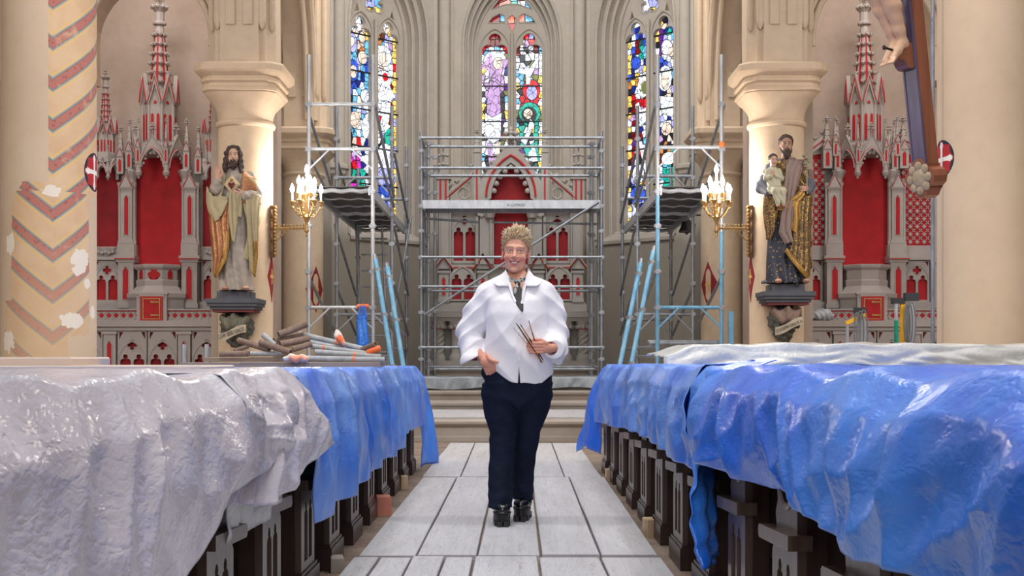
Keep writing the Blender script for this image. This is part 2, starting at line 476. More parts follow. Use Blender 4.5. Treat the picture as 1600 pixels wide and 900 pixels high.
# ======================= aisle walls, arcade walls
for s, nm in ((-1, 'left'), (1, 'right')):
    a, b = sorted((s*3.3, s*7.5)); sbox('wall_aisle_'+nm, M_STUCCO, a, b, 18.0, 18.3, 0, 7.5)
    a, b = sorted((s*7.2, s*7.5)); sbox('wall_outer_'+nm, M_STUCCO, a, b, -6, 18.0, 0, 7.5)
    a, b = sorted((s*3.42, s*3.62)); sbox('wall_choir_'+nm, M_INFILL, a, b, 15.4, 19.0, 0, 7.5)
    # transverse arch over the side-altar bay
    c = s*4.22
    xa, xb = (-3.0, .92) if s < 0 else (-.92, 3.0)
    mb = MB().plate([[(xa, 4.2)]+pointed(-.70, .70, 4.2, 4.72, .53, 9)+[(xb, 4.2), (xb, 7.5), (xa, 7.5)]], 0, .4)
    mb.xf(Matrix.Translation((c, 14.9, 0))); tr = struct(mb.build('wall_arch_'+nm, M_PIER))
    q = [(c+x, 14.9, z) for x, z in pointed(-.72, .72, 4.6, 4.72, .53, 9)]
    MB().tube(q, .035, 8).build('roll_moulding', M_PIER, tr, True)
    q = [(c+x, 14.86, z) for x, z in pointed(-.80, .80, 4.6, 4.72, .53, 9)]
    MB().tube(q, .03, 8).build('roll_moulding', M_PIER, tr, True)
    # choir arcade wall with pointed arch (plate along Y)
    R = Matrix.Rotation(PI/2, 4, 'Z')
    mb = MB().plate([[(-2.25, 4.34)]+pointed(-1.72, 1.72, 4.34, 4.6, .8, 12)+[(2.25, 4.34), (2.25, 8.6), (-2.25, 8.6)]], -.22, .22)
    mb.xf(Matrix.Translation((s*3.12, 17.05, 0)) @ R); ar = struct(mb.build('wall_arcade_'+nm, M_PIER))
    for k, (hw, off) in enumerate(((1.74, .225), (1.84, .2), (1.66, .12))):
        for side in ((-1,) if s > 0 else (1,)):
            q = [(s*3.12-s*off, 17.05+x, z) for x, z in pointed(-hw, hw, 4.45, 4.6, .8, 12)]
            MB().tube(q, .04 if k else .05, 8).build('roll_moulding', M_PIER, ar, True)
    # nave arcade wall towards the camera
    mb = MB().plate([[(-3.3, 5.6)]+pointed(-2.6, 2.6, 5.6, 5.7, .62, 12)+[(3.3, 5.6), (3.3, 8.6), (-3.3, 8.6)]], -.2, .2)
    mb.xf(Matrix.Translation((s*3.12, 11.8, 0)) @ R); struct(mb.build('wall_nave_'+nm, M_PIER))

# ======================= columns
def chsq(r, c, n=32, x=1):
    """radius of chamfered square at angle a"""
    out = []
    for k in range(n):
        a = 2*PI*k/n
        q = min(r/max(1e-6, abs(cos(a))), r/max(1e-6, abs(sin(a))), c/max(1e-6, (abs(cos(a))+abs(sin(a)))))
        out.append((q*cos(a), q*sin(a)))
    return out
def ringloft(mb, rings):
    n = len(rings[0][0]); vs = [(x, y, z) for ring, z in rings for x, y in ring]
    fs = [(i*n+k, i*n+(k+1) % n, (i+1)*n+(k+1) % n, (i+1)*n+k) for i in range(len(rings)-1) for k in range(n)]
    fs += [tuple(range(n-1, -1, -1)), tuple((len(rings)-1)*n+k for k in range(n))]
    return mb.add(vs, fs)
def col_circ(r, n=64): return [(r*cos(2*PI*k/n), r*sin(2*PI*k/n)) for k in range(n)]
def column(x, y, r, label, m=M_COL, capz=3.70, upper=True):
    t = thing('column', label, 'column', (x, y, 0))
    prof = [(r*1.5, 0), (r*1.5, .12), (r*1.3, .17), (r*1.32, .23), (r*1.12, .3), (r, .36), (r, capz-.02)]
    MB().lathe(prof, 64).build('shaft', m, t, True)
    mb = MB(); prof = [(r*1.0, capz-.06), (r*1.07, capz-.045), (r*1.1, capz-.02), (r*1.07, capz+.005), (r*.99, capz+.02)]
    mb.lathe(prof, 64).build('neck_ring', m, t, True)
    rings = []
    R0, R1 = r, .455
    sq = lambda q: chsq(q, q*1.74, 64)
    ci = col_circ(1, 64)
    for i in range(9):
        f = i/8; e = f**2.2; sqr = sq(R0*1.0+(R1*.93-R0)*e)
        rad = R0+(R1*.93-R0)*e
        g = min(1, f*1.15)**1.5
        rings.append(([(ci[k][0]*rad*(1-g)+sqr[k][0]*g, ci[k][1]*rad*(1-g)+sqr[k][1]*g) for k in range(64)], capz+.01+f*.30))
    ringloft(MB(), rings).build('bell', m, t, True, 50)
    a = capz+.31
    ab = [(.90, 0), (.97, .02), (.97, .05), (.93, .06), (.93, .10), (.99, .12), (.99, .15), (.96, .16), (.96, .175), (1.09, .215), (1.13, .235), (1.13, .30), (1.09, .325)]
    ringloft(MB(), [(sq(R1*q), a+z) for q, z in ab]).build('abacus', m, t)
    if upper:
        z0 = a+.325; z1 = 7.4
        P = [(-.22, -.36), (.22, -.36), (.22, -.30), (.29, -.30), (.29, -.24), (.38, -.15), (.38, .15), (.29, .24), (.29, .30), (-.29, .30), (-.29, .24), (-.38, .15), (-.38, -.15), (-.29, -.24), (-.29, -.30), (-.22, -.30)]
        MB().prism(P, z0, z1).build('upper_pier', M_PIER, t)
        for (dx, dy) in ((-.255, -.33), (.255, -.33), (.345, -.205), (-.345, -.205)):
            MB().lathe([(.005, z0+.40), (.03, z0+.43), (.045, z0+.5), (.045, z1)], 10, (dx, dy, 0)).build('pier_roll', M_PIER, t, True)
        for sx in (-1, 1): MB().prism([(sx*.10-.05, -.385), (sx*.10+.05, -.385), (sx*.10+.06, -.355), (sx*.10-.06, -.355)], z0+.45, z1).build('pier_fillet', M_PIER, t)
    return t
# ======================= painted column material
def painted_column(patch=True, med_a=1.57, med_z=2.22):
    t = MT('painted_column_stone'); x, y, z = t.xyz(); r = .305
    n = t.noise(1.3, 5, .6); n2 = t.noise(9, 5, .6)
    plain = t.mix(t.ramp(n, .3, .7), 'd7bfa3', 'cbb297')
    plain = t.mix(t.ramp(n2, .5, .8)*.3, plain, 'b9a288')
    a = x.atan2(y*-1.0)
    c = plain
    if patch:
        wob = (t.noise(14, 3)-.5)*.16
        up = a.gt(.33)*z.gt(2.05)
        lo = (a+wob).gt(-.50)*(z+wob*.5).gt(1.12)*(z+(a*-.45)+wob*.6).lt(2.22)*(a+wob).lt(1.30)
        lo2 = (z+wob*.4).gt(.98)*(z).lt(1.35)*a.gt(-.75)*(a+wob).lt(.75)
        mask = up.mx(lo*z.lt(2.12)).mx(lo2).mn(1.0)
        s = (a-.42).abs()*(.80*r)
        sh = z.lt(2.06)*.045
        q = ((z-s+sh-.081+.1335).mod(.267)-.1335).abs()
        ground = t.mix(t.ramp(t.noise(5, 5), .35, .65), 'dcbd98', 'd2ac86')
        sp = t.vor(26); blot = sp.lt(.25)
        red = t.mix(blot*.6, 'b8766a', '97574f')
        cc = t.mix(q.lt(.070)*q.gt(.060), ground, 'e0bd74')
        cc = t.mix(q.lt(.048), cc, '8f9a94'); cc = t.mix(q.lt(.034), cc, '4a4644'); cc = t.mix(q.lt(.0315), cc, red)
        wear = t.ramp(t.noise(7, 6, .7), .56, .66)*.6
        fade = t.ramp(z, 1.0, 1.9)
        cc = t.mix(wear.mx((fade*-1.0+1.0)*.55), cc, 'd3b493')
        c = t.mix(mask, c, cc)
        for (ea, ez, ra, rz) in ((1.06, 1.62, .10, .105), (.98, 1.56, .06, .06), (.86, 1.22, .12, .07), (.05, .87, .13, .05), (1.25, 1.47, .05, .045), (-.62, 1.08, .08, .10), (.4, 2.06, .08, .05), (-.55, 1.72, .06, .10), (1.48, 1.28, .05, .06)):
            e = ((a-ea)/(ra/r))*((a-ea)/(ra/r))+((z-ez)/rz)*((z-ez)/rz)+(t.noise(30, 2)-.5)*1.2
            c = t.mix(e.lt(.5), c, 'e9dccb')
    da = (a-med_a)*r; dz = z-med_z; d2 = da*da+dz*dz
    rr = d2._m('SQRT')
    ang = dz.atan2(da)
    petal = (ang*4.0).sin().abs()*.02
    c = t.mix(rr.lt(.130), c, '2b3440'); c = t.mix((rr+petal).lt(.125), c, 'b23034')
    cross = (da.abs().lt(.014+.0)).mx(dz.abs().lt(.014)).mx((rr-.085).abs().lt(.016)*((ang*2.0).sin().abs().lt(.45)))
    c = t.mix(cross*rr.lt(.115), c, 'eee6dc')
    t.base(c); t.set(Roughness=.85); t.b.inputs['Specular IOR Level'].default_value = .2
    t.bump(t.noise(50, 4), .12, .004); return t.m
column(-3.11, 8.6, .305, 'beige stone column with faded red chevron painting, nearest on the left', painted_column(True))
column(3.18, 8.6, .31, 'plain beige stone column behind the wooden crucifix, nearest on the right', painted_column(False, -1.45, 2.30))
cl = column(-3.12, 15.0, .315, 'beige stone column carrying the statue with the gilt mantle')
cr = column(3.10, 15.0, .315, 'beige stone column carrying the statue holding a child')
cl2 = column(-3.12, 19.1, .30, 'choir column behind the left scaffold tower', M_PIER)
cr2 = column(3.12, 19.1, .30, 'choir column behind the right scaffold tower', M_PIER)
M_EMB = mat('emblem_red', '8c1f28', .8); M_EMBG = mat('emblem_gold', 'd9b46a', .6)
def emblem(root, r, a0, z, hw, hh):
    def patch(pts, rad):
        mb = MB(); vs = []; n = len(pts)
        for q in (rad, rad-.012):
            for u, v in pts:
                a = a0+u/r; vs.append((q*sin(a), -q*cos(a), z+v))
        return mb.add(vs, [tuple(range(n)), tuple(range(2*n-1, n-1, -1))]+[(i, (i+1) % n, n+(i+1) % n, n+i) for i in range(n)])
    e = patch([(-hw, 0), (-hw*.45, -hh*.5), (0, -hh), (hw*.45, -hh*.5), (hw, 0), (hw*.45, hh*.5), (0, hh), (-hw*.45, hh*.5)], r+.006).build('painted_emblem', M_EMB, root)
    patch([(-.007, -hh*.3), (.007, -hh*.3), (.010, -.01), (.05, -.02), (.05, .01), (.012, .02), (.006, hh*.3), (-.006, hh*.3), (-.012, .02), (-.05, .01), (-.05, -.02), (-.010, -.01)], r+.009).build('gold_flower', M_EMBG, e)
emblem(cl2, .30, .85, 1.98, .17, .34); emblem(cr2, .30, -.85, 2.05, .17, .34)
emblem(cl, .315, 1.42, 1.92, .10, .30); emblem(cr, .315, -1.42, 1.92, .10, .30)
# emblems on the flat choir walls further back
for s in (-1, 1):
    t = thing('wall_emblem', 'red diamond emblem with gold lily on the choir wall %s of the high altar' % ('left' if s < 0 else 'right'), 'emblem', (s*(K-.006), 21.3, 1.95))
    MB().plate([[(-.17, 0), (0, -.34), (.17, 0), (0, .34)]], -.006, .006).xf(Matrix.Rotation(PI/2, 4, 'Z')).build('diamond', M_EMB, t)
    MB().plate([[(-.02, -.12), (.02, -.12), (.03, 0), (.09, .03), (.03, .06), (.01, .14), (-.01, .14), (-.03, .06), (-.09, .03), (-.03, 0)]], -.012, .012).xf(Matrix.Rotation(PI/2, 4, 'Z')).build('gold_flower', M_EMBG, t)

# ======================= stained glass
GC = dict(w='eef4ff', b='3a62e0', B='1c2a86', c='74c4f0', t='20c4ac', g='1d5a50', r='f01828', R='84101c', y='ffd76a', o='d88a48', p='d2a8e2',
          m='e038c8', n='6e3a26', k='23222c', s='f4dccb', l='b0b4ff', v='6a2c96', e='7d8548', q='ff8a70')
GM = {}
def gmat(ch):
    if ch not in GM:
        t = MT('glass_'+ch); c = lin(GC[ch]); s = {'w': 1.45, 's': 1.15, 'c': 1.15, 'l': 1.2, 'y': 1.3, 'p': 1.0}.get(ch, 1.0)
        t.base((.02, .02, .03)); t.set(Roughness=.25)
        n = t.ramp(t.noise(7, 3), .3, .75)*.55+.7
        ed = t.vor((9, 9, 6.5), 'DISTANCE_TO_EDGE'); n = n*t.ramp(ed, .012, .05).mx(.12 if ch in 'wslpcbty' else .4)
        t.b.inputs['Emission Color'].default_value = (*c, 1)
        t.nt.links.new((n*s).k, t.b.inputs['Emission Strength']); GM[ch] = t.m
    return GM[ch]
M_LEAD = mat('lead', '17171a', .6, 0, .1)
def clip(poly, nx, nz, d):
    out = []; n = len(poly)
    for i in range(n):
        a = poly[i]; b = poly[(i+1) % n]; fa = a[0]*nx+a[1]*nz-d; fb = b[0]*nx+b[1]*nz-d
        if fa <= 0: out.append(a)
        if (fa < 0) != (fb < 0) and fa != fb:
            t = fa/(fa-fb); out.append((a[0]+(b[0]-a[0])*t, a[1]+(b[1]-a[1])*t))
    return out
def voronoi(seeds, box, gap):
    x0, x1, z0, z1 = box; res = []
    for i, (sx, sz, ch) in enumerate(seeds):
        p = [(x0, z0), (x1, z0), (x1, z1), (x0, z1)]
        for j, (tx, tz, _) in enumerate(seeds):
            if i == j or abs(tx-sx) > .35 or abs(tz-sz) > .45: continue
            dx, dz = tx-sx, tz-sz; L = math.hypot(dx, dz)
            p = clip(p, dx/L, dz/L, ((sx+tx)/2*dx+(sz+tz)/2*dz)/L-gap)
            if len(p) < 3: break
        if len(p) >= 3: res.append((p, ch))
    return res
def area2(p): return abs(sum(p[i][0]*p[(i+1) % len(p)][1]-p[(i+1) % len(p)][0]*p[i][1] for i in range(len(p))))/2
def pane(poly, ch, M, parent, y=.545, th=.008):
    if len(poly) < 3 or area2(poly) < 2e-4: return
    MB().plate([poly], y, y+th).xf(M).build('glass_pane', gmat(ch), parent)
def lancet_glass(M, win, cx, art, z0=SILL, z1=7.36, overlays=(), jit=.38, seed=1):
    rnd = random.Random(seed); R = len(art); C = max(len(r) for r in art); hw = LHW+.02
    seeds = []
    for i, row in enumerate(art):
        for j, ch in enumerate(row):
            if ch == ' ': continue
            u = (j+.5)/len(row)+(rnd.random()-.5)*jit/len(row)*1.3; v = 1-(i+.5)/R+(rnd.random()-.5)*jit/R*1.6
            if j in (0, len(row)-1): u = (j+.5)/len(row)
            seeds.append((cx-hw+u*2*hw, z0+v*(z1-z0), ch))
    for p, ch in voronoi(seeds, (cx-hw, cx+hw, z0, z1), .0085): pane(p, ch, M, win)
    MB().boxb(cx-hw, cx+hw, .555, .575, z0, z1).xf(M).build('lead_came', M_LEAD, win)
    # figures: larger pieces soldered over the ground, each with its own lead rim
    for k, (ch, pts) in enumerate(overlays):
        pp = [(cx-LHW+u*2*LHW, z0+v*(z1-z0)) for u, v in pts]
        mx = sum(p[0] for p in pp)/len(pp); mz = sum(p[1] for p in pp)/len(pp)
        def grow(p, g):
            dx, dz = p[0]-mx, p[1]-mz; L = math.hypot(dx, dz)+1e-6; return (p[0]+dx/L*g, p[1]+dz/L*g)
        yy = .543-.004*(k+1)
        MB().plate([[grow(p, .014) for p in pp]], yy+.002, yy+.004).xf(M).build('lead_came', M_LEAD, win)
        pane(pp, ch, M, win, yy-.002, .0039)
    nb = 5
    for k in range(nb+1):
        z = z0+.12+(SPR-.02-z0-.12)*k/nb
        MB().boxb(cx-hw, cx+hw, .47, .485, z-.014, z+.014).xf(M).build('saddle_bar', M_LEAD, win)
def el(cx, cy, rx, ry, n=12, a0=0, a1=2*PI):
    return [(cx+rx*cos(a0+(a1-a0)*i/n), cy+ry*sin(a0+(a1-a0)*i/n)) for i in range(n if a1-a0 > 6.2 else n+1)]
def make_window(n, key, arts, overlays, head):
    M, wl = FACES[key]
    w = bpy.data.objects.new('window_%d' % n, None); COL.objects.link(w); struct(w)
    L = tracery_loops(key != 'center')
    mb = MB().plate(L, .44, .54).xf(M); mb.build('tracery', M_APSE, w)
    mb = MB()
    for lp in L[1:]:
        mb.tube([(x, .44, z) for x, z in lp], .016, 6, closed=True)
    for s in (-1, 1):
        q = pointed(s*LC-LHW-.02, s*LC+LHW+.02, SILL, SPR, .75, 8); mb.tube([(x, .425, z) for x, z in q], .02, 6)
    mb.tube([(0, .40, SILL), (0, .40, 7.3)], .032, 8)
    mb.tube([(x, .415, z) for x, z in arc(0, 7.5, .62, PI*.98, PI*.02, 12)], .02, 6)
    mb.xf(M).build('tracery_roll', M_APSE, w, True)
    for i, s in enumerate((-1, 1)):
        lancet_glass(M, w, s*LC, arts[i], overlays=overlays[i], seed=n*10+i)
    rnd = random.Random(n)
    seeds = [((j+.5+rnd.random()*.6-.3)/7*1.3-.65, 7.36+(i+.5+rnd.random()*.5-.25)*.2, rnd.choice(head)) for i in range(5) for j in range(7)]
    for p, ch in voronoi(seeds, (-.65, .65, 7.375, 8.36), .009): pane(p, ch, M, w)
    MB().boxb(-.65, .65, .555, .575, 7.37, 8.36).xf(M).build('lead_came', M_LEAD, w)
A1L = ['ykwwky', 'ycwwsy', 'scscsy', 'csbssc', 'cbcnoc', 'bcclcb', 'lcwscb', 'kckcBc', 'bBbBwc', 'sbwcwc', 'Bkcswc', 'bBcwlw', 'kcwscw', 'bcBwwc', 'ckcwcw', 'cksrwB', 'tgswBw', 'kmpmww', 'rRrmBw', 'tgtBtk', 'gtkttw', 'kgRktc', 'mRkrsc', 'mmRwwk', 'rmRpwk', 'rRrpRk']
A1R = ['wyswyy', 'wowsyw', 'oonlwy', 'nocwpy', 'wlcwly', 'wwwwly', 'rwswwr', 'wwsswy', 'wwwwwy', 'RwwwRy', 'rwrwrl', 'RwwwRy', 'wwwwwy', 'kwwwky', 'yrwwRl', 'ywwwRy', 'wwlRky', 'wwkcgy', 'Rkctcl', 'Rlwwly', 'lwcwll', 'wlwlwy', 'lwwblw', 'wlbwby', 'lbwlly', 'Bbwbly', 'bBbbly', 'lwbwly', 'cwlwyy', 'lwwyyy']
A2L = ['RRRRRR', 'RrRRRR', 'rcwcwr', 'wrqwve', 'wvwwwv', 'ywwwwB', 'pwsspw', 'wpwwpv', 'kpspke', 'wBppkc', 'ykppkw', 'ykspky', 'wkppvw', 'wwwwkw', 'kwwwRy', 'wwwwew', 'wwwwkw', 'ckpkBw', 'wkpskw', 'wkskmy', 'ckpkmw', 'wkssvw', 'wekpRw', 'ckpkew', 'wpkprw', 'wkpkmy', 'wpkpcw', 'wkpRkw']
A2R = ['RRrlRR', 'RwprRc', 'RwkwRc', 'wkwwww', 'wwkeww', 'cwwwpw', 'wcewey', 'ycwkpw', 'wkrrey', 'crrrrw', 'wrllry', 'ekllre', 'cktttw', 'ytwytw', 'wttkty', 'ktkwgw', 'vvswly', 'vkwkgw', 'lwwkgy', 'cwckwg', 'lkcwwg', 'wgtwwc', 'yswkcy', 'ctwgty', 'elcbgw', 'vlcwcw', 'vktcby', 'wkcttw']
A3L = ['yBwwly', 'ybBlwy', 'kwbBlw', 'ywRgbw', 'wbRtcw', 'yBwtcl', 'ybpwBw', 'yBwlyy', 'bBywww', 'oyoewl', 'kBwewB', 'yrwwRl', 'yRrrrw', 'kRwprB', 'ypRwww', 'wRrwcw', 'ywRBwk', 'kRrRwR', 'yvRkcw', 'wRrrwR', 'yrRrck', 'kRwkRw', 'wvwwkl', 'ylwykw', 'klbyow', 'yblcwB', 'wBlbwl', 'kbwlbw', 'yblBlw', 'wlpwby', 'ykwkrw', 'ytgRkw']
A3R = ['yykkyy', 'wysBcw', 'yvBtby', 'yvlwcl', 'kvlwwl', 'wvwlpw', 'ybwwsl', 'yBblwc', 'wbkwck', 'yBwwcl', 'lBwskb', 'wBkslw', 'ykwskl', 'wlwwwl', 'kwBwwb', 'ylwBwl', 'ywwwlw', 'kBspsk', 'ypkskw', 'wkokwB', 'yokotw', 'onoktw', 'knctkc', 'ywtcov', 'kctwkc', 'ywtcgk', 'yktctw', 'vkcttk', 'ylkttw', 'kvRwtw', 'vlRbwk', 'lvBwkk']
body = [(.34, .90), (.18, .86), (.02, .835), (.02, .815), (.22, .82), (.30, .79), (.30, .72), (.22, .66), (.2, .60), (.5, .57), (.72, .61), (.68, .68), (.72, .79), (.98, .85), (.99, .87), (.72, .86), (.60, .83), (.5, .82)]
ov2L = [('w', el(.5, .855, .42, .052, 14, -.1, PI+.1)), ('p', body), ('s', el(.62, .845, .19, .03, 10)), ('w', [(.14, .60), (.40, .575), (.74, .60), (.70, .47), (.45, .45), (.15, .475)]),
        ('p', [(.2, .45), (.42, .445), (.42, .36), (.55, .16), (.44, .16), (.3, .33)]), ('s', [(.48, .445), (.7, .455), (.62, .34), (.5, .2), (.4, .16), (.36, .18), (.5, .33)])]
ov2R = [('r', el(.58, .715, .32, .05)), ('l', el(.6, .70, .2, .036)), ('t', el(.52, .60, .40, .052)), ('k', el(.5, .59, .28, .04)), ('s', el(.46, .595, .17, .025)), ('w', [(.02, .80), (.30, .815), (.48, .835), (.5, .815), (.95, .90), (.85, .86), (.58, .785), (.52, .74), (.40, .74), (.38, .79)]),
        ('w', [(.2, .46), (.42, .50), (.55, .57), (.7, .54), (.55, .5), (.38, .44)]), ('t', [(.3, .42), (.8, .46), (.9, .36), (.5, .36)]), ('w', [(.48, .40), (.7, .44), (.82, .36), (.5, .355)]), ('b', [(.15, .33), (.38, .32), (.34, .22), (.18, .24)])]
ov1L = [('s', el(.1, .91, .1, .022)), ('s', el(.42, .91, .12, .022)), ('s', el(.72, .895, .14, .026)), ('l', el(.28, .86, .2, .045)), ('s', el(.26, .865, .1, .022)), ('s', el(.72, .80, .2, .03)), ('b', el(.28, .73, .26, .05)), ('s', el(.3, .725, .15, .03)), ('w', el(.8, .62, .18, .03)), ('s', el(.36, .50, .22, .04)), ('w', el(.82, .47, .16, .05)), ('m', el(.3, .16, .2, .05)), ('w', [(.7, .22), (.9, .14), (.98, .1), (.86, .17)])]
ov1R = [('w', el(.4, .83, .40, .05)), ('s', el(.42, .815, .16, .035)), ('w', el(.44, .72, .34, .04)), ('r', el(.5, .73, .12, .02)), ('w', [(.15, .64), (.35, .70), (.5, .67), (.65, .70), (.95, .64), (.8, .615), (.5, .62), (.2, .61)]), ('w', [(.3, .61), (.72, .61), (.6, .46), (.4, .46)]), ('t', el(.66, .44, .22, .045)), ('w', el(.5, .35, .4, .06)), ('l', el(.5, .24, .42, .05)), ('b', el(.55, .19, .34, .03))]
ov3L = [('b', el(.35, .80, .22, .03)), ('w', el(.72, .68, .28, .05)), ('e', el(.78, .675, .17, .03)), ('w', [(.35, .60), (.5, .61), (.6, .57), (.95, .58), (.98, .53), (.6, .49), (.5, .54)]), ('w', [(.5, .42), (.66, .42), (.9, .27), (.8, .27)]), ('w', el(.5, .265, .26, .045)), ('s', el(.45, .255, .13, .03)), ('b', el(.5, .17, .34, .04)), ('w', [(.25, .12), (.55, .12), (.5, .05), (.3, .04)])]
ov3R = [('w', el(.48, .845, .24, .035)), ('s', el(.72, .82, .16, .025)), ('w', el(.42, .70, .3, .06)), ('s', el(.42, .685, .17, .035)), ('w', [(.2, .62), (.9, .60), (.95, .5), (.3, .54)]), ('s', el(.5, .46, .22, .03)), ('w', el(.6, .32, .3, .03)), ('t', [(.45, .26), (.85, .28), (.95, .14), (.55, .12)]), ('w', el(.7, .10, .2, .03))]
make_window(1, 'left', (A1L, A1R), (ov1L, ov1R), 'wwclwRy')
make_window(2, 'center', (A2L, A2R), (ov2L, ov2R), 'rqRwctk')
make_window(3, 'right', (A3L, A3R), (ov3L, ov3R), 'wywlBy')
# ======================= boardwalk
def plank_mat(name, a, b, dark):
    t = MT(name); info = t.nt.nodes.new('ShaderNodeObjectInfo'); rnd = S(t.nt, info.outputs['Random'])
    x, y, z = t.xyz()
    g = t.noise((38, 1.6, 38), 6, .65, .6); g2 = t.noise((6, .8, 6), 4, .6)
    cr = t.noise((14, .9, 14), 5, .75, 1.5)
    c = t.mix(t.ramp(g2, .3, .7), a, b); c = t.mix(t.ramp(g, .5, .8)*.35, c, dark)
    c = t.mix(rnd*.28, c, b)
    crack = (cr-.5).abs().lt(.0035)*.75
    c = t.mix(crack, c, '55504c')
    stain = t.ramp(t.noise(3.1, 5, .7), .62, .75)*.25
    c = t.mix(stain, c, '8f857c')
    t.base(c); t.set(Roughness=.8); t.b.inputs['Specular IOR Level'].default_value = .25
    t.bump(g, .25, .003); return t.m
M_PLANK = plank_mat('grey_planks', 'bfbec3', 'aeacae', '8f8b89')
bw = struct(bpy.data.objects.new('floor_boardwalk', None)); COL.objects.link(bw)
PT = .03
rnd = random.Random(3)
def plank(x00, x01, y0, x10, x11, y1, zt=PT, parent=bw, m=M_PLANK, th=.03):
    mb = MB(); b = .004
    n = 5; vs = []
    ring = lambda xa, xb, y, z: [(xa+b, y, z), (xb-b, y, z), (xb, y, z-b), (xb, y, z-th+.001), (xa, y, z-th+.001), (xa, y, z-b)]
    for i in range(n+1):
        f = i/n; y = y0+(y1-y0)*f; xa = x00+(x10-x00)*f+rnd.uniform(-.002, .002); xb = x01+(x11-x01)*f+rnd.uniform(-.002, .002)
        vs += ring(xa, xb, y, zt+(rnd.uniform(-.002, .002) if 0 < i < n else 0))
    fs = [tuple(range(6)), tuple(n*6+k for k in range(5, -1, -1))]
    for i in range(n):
        for k in range(6): fs.append((i*6+k, i*6+(k+1) % 6, (i+1)*6+(k+1) % 6, (i+1)*6+k))
    mb.add(vs, fs); return mb.build('plank', m, parent)
g = .006
def row(xs0, y0, xs1, y1, dz=0):
    for i in range(len(xs0)-1):
        plank(xs0[i]+g, xs0[i+1]-g, y0+rnd.uniform(0, .03), xs1[i]+g, xs1[i+1]-g, y1-rnd.uniform(0, .03), PT+rnd.uniform(-.004, .002)+dz)
row([-.79, -.655, -.50, -.35, -.195, .13, .435, .725], 2.2, [-.76, -.63, -.475, -.32, -.18, .125, .42, .715], 6.11)
row([-.742, -.46, -.168, .139, .428, .706], 6.13, [-.712, -.437, -.136, .155, .452, .737], 10.15)
row([-.72, -.41, -.14, .15, .42, .72], 10.17, [-.69, -.41, -.12, .17, .44, .725], 14.2)
# loose boards laid on the choir landing
bw2 = struct(bpy.data.objects.new('floor_landing_boards', None)); COL.objects.link(bw2)
for k in range(7): plank(-2.0+.02*k, 2.0-.03*k, 15.35+.32*k, -2.0, 2.0, 15.65+.32*k, .24+.022, bw2, M_PLANK, .021)

# ======================= pews
def wood(name, a, b, rough=.4, spec=.5, st=(30, 30, 2)):
    t = MT(name); n = t.noise(st, 6, .6, .4); n2 = t.noise(2.5, 4)
    c = t.mix(t.ramp(n, .35, .7), a, b); c = t.mix(t.ramp(n2, .4, .8)*.3, c, a)
    t.base(c); t.set(Roughness=rough); t.b.inputs['Specular IOR Level'].default_value = spec
    t.bump(n, .12, .002); return t.m
M_PEW = wood('pew_wood', '2a1915', '3c2722', .33, .55)
M_PEWL = wood('pew_wood_sheen', '46362f', '63524a', .33, .6)  # lighter greyish copy of the pew wood; aisle-side sheen put into the colour
M_PEWD = mat('pew_recess', '1c1310', .6)
def yz(loops, x0, x1):
    """plate drawn in (y,z), thickness along x"""
    m = MB().plate(loops, x0, x1); m.v = [(y, x, z) for x, y, z in m.v]; return m
def make_pew():
    t = thing('pew', 'pew', 'pew')
    # local: aisle face at x=0, pew runs to +x, back towards -y (camera), front +y
    out = [(0, 0), (.37, 0), (.37, .40), (.30, .47), (.315, .52), (.285, .56), (.30, .61), (.265, .66), (.26, .74), (.22, .78), (.15, .83), (.0, .845)]
    yz([out], .02, .075).build('end_panel', M_PEW, t)
    loops = [[(0.012, .10), (.35, .10), (.35, .40), (.285, .47), (.298, .52), (.27, .56), (.285, .61), (.25, .66), (.245, .74), (.21, .765), (.14, .812), (.012, .83)]]
    for c in (.13, .24): loops.append(trefoil(c-.042, c+.042, .15, .33, 4))
    loops.append(circ(.145, .64, .088, 20))
    yz(loops, -.005, .02).build('carved_face', M_PEWL, t)
    mb = MB()
    for rr, k in ((.088, .014), (.06, .010)):
        mb.tube([(.002+(.01 if rr < .08 else 0), .145+rr*cos(2*PI*i/24), .64+rr*sin(2*PI*i/24)) for i in range(24)], k, 8, closed=True)
    for a in range(4): mb.sphere((.012, .145+.035*cos(a*PI/2+.78), .64+.035*sin(a*PI/2+.78)), .026, (.5, 1, 1), 8, 5)
    mb.build('roundel', M_PEWL, t, True)
    yz([[(-.03, .45), (.375, .433), (.39, .443), (.39, .465), (.375, .475), (-.03, .492)]], -.040, .028).build('arm_rest', M_PEWL, t)
    MB().boxb(-.02, .10, -.02, .40, 0, .10).boxb(-.012, .095, -.012, .385, .10, .115).build('plinth', M_PEW, t)
    MB().boxb(.075, 1.75, .02, .045, .30, .85).build('backrest', M_PEW, t)
    MB().boxb(.075, 1.75, .0, .07, .83, .868).build('top_rail', M_PEW, t)
    MB().boxb(.075, 1.75, .045, .42, .42, .45).build('seat', M_PEW, t)
    MB().boxb(.075, 1.75, -.20, -.03, .18, .205).build('kneeler', M_PEW, t)
    return t
proto = make_pew(); ORD = ['first', 'second', 'third', 'fourth', 'fifth', 'sixth', 'seventh', 'eighth', 'ninth', 'tenth', 'eleventh', 'twelfth']
first = True
for s, nm in ((-1, 'left'), (1, 'right')):
    for k in range(11):
        o = proto if first else copy_tree(proto); first = False
        o.location = (s*.79 if s > 0 else -.845, 2.72+.79*k, 0.001)
        o.scale = (s, 1, 1)
        o['label'] = 'dark carved wooden pew, %s row from the camera, on the %s of the boardwalk' % (ORD[k], nm)
        o['group'] = 'rows of covered pews'
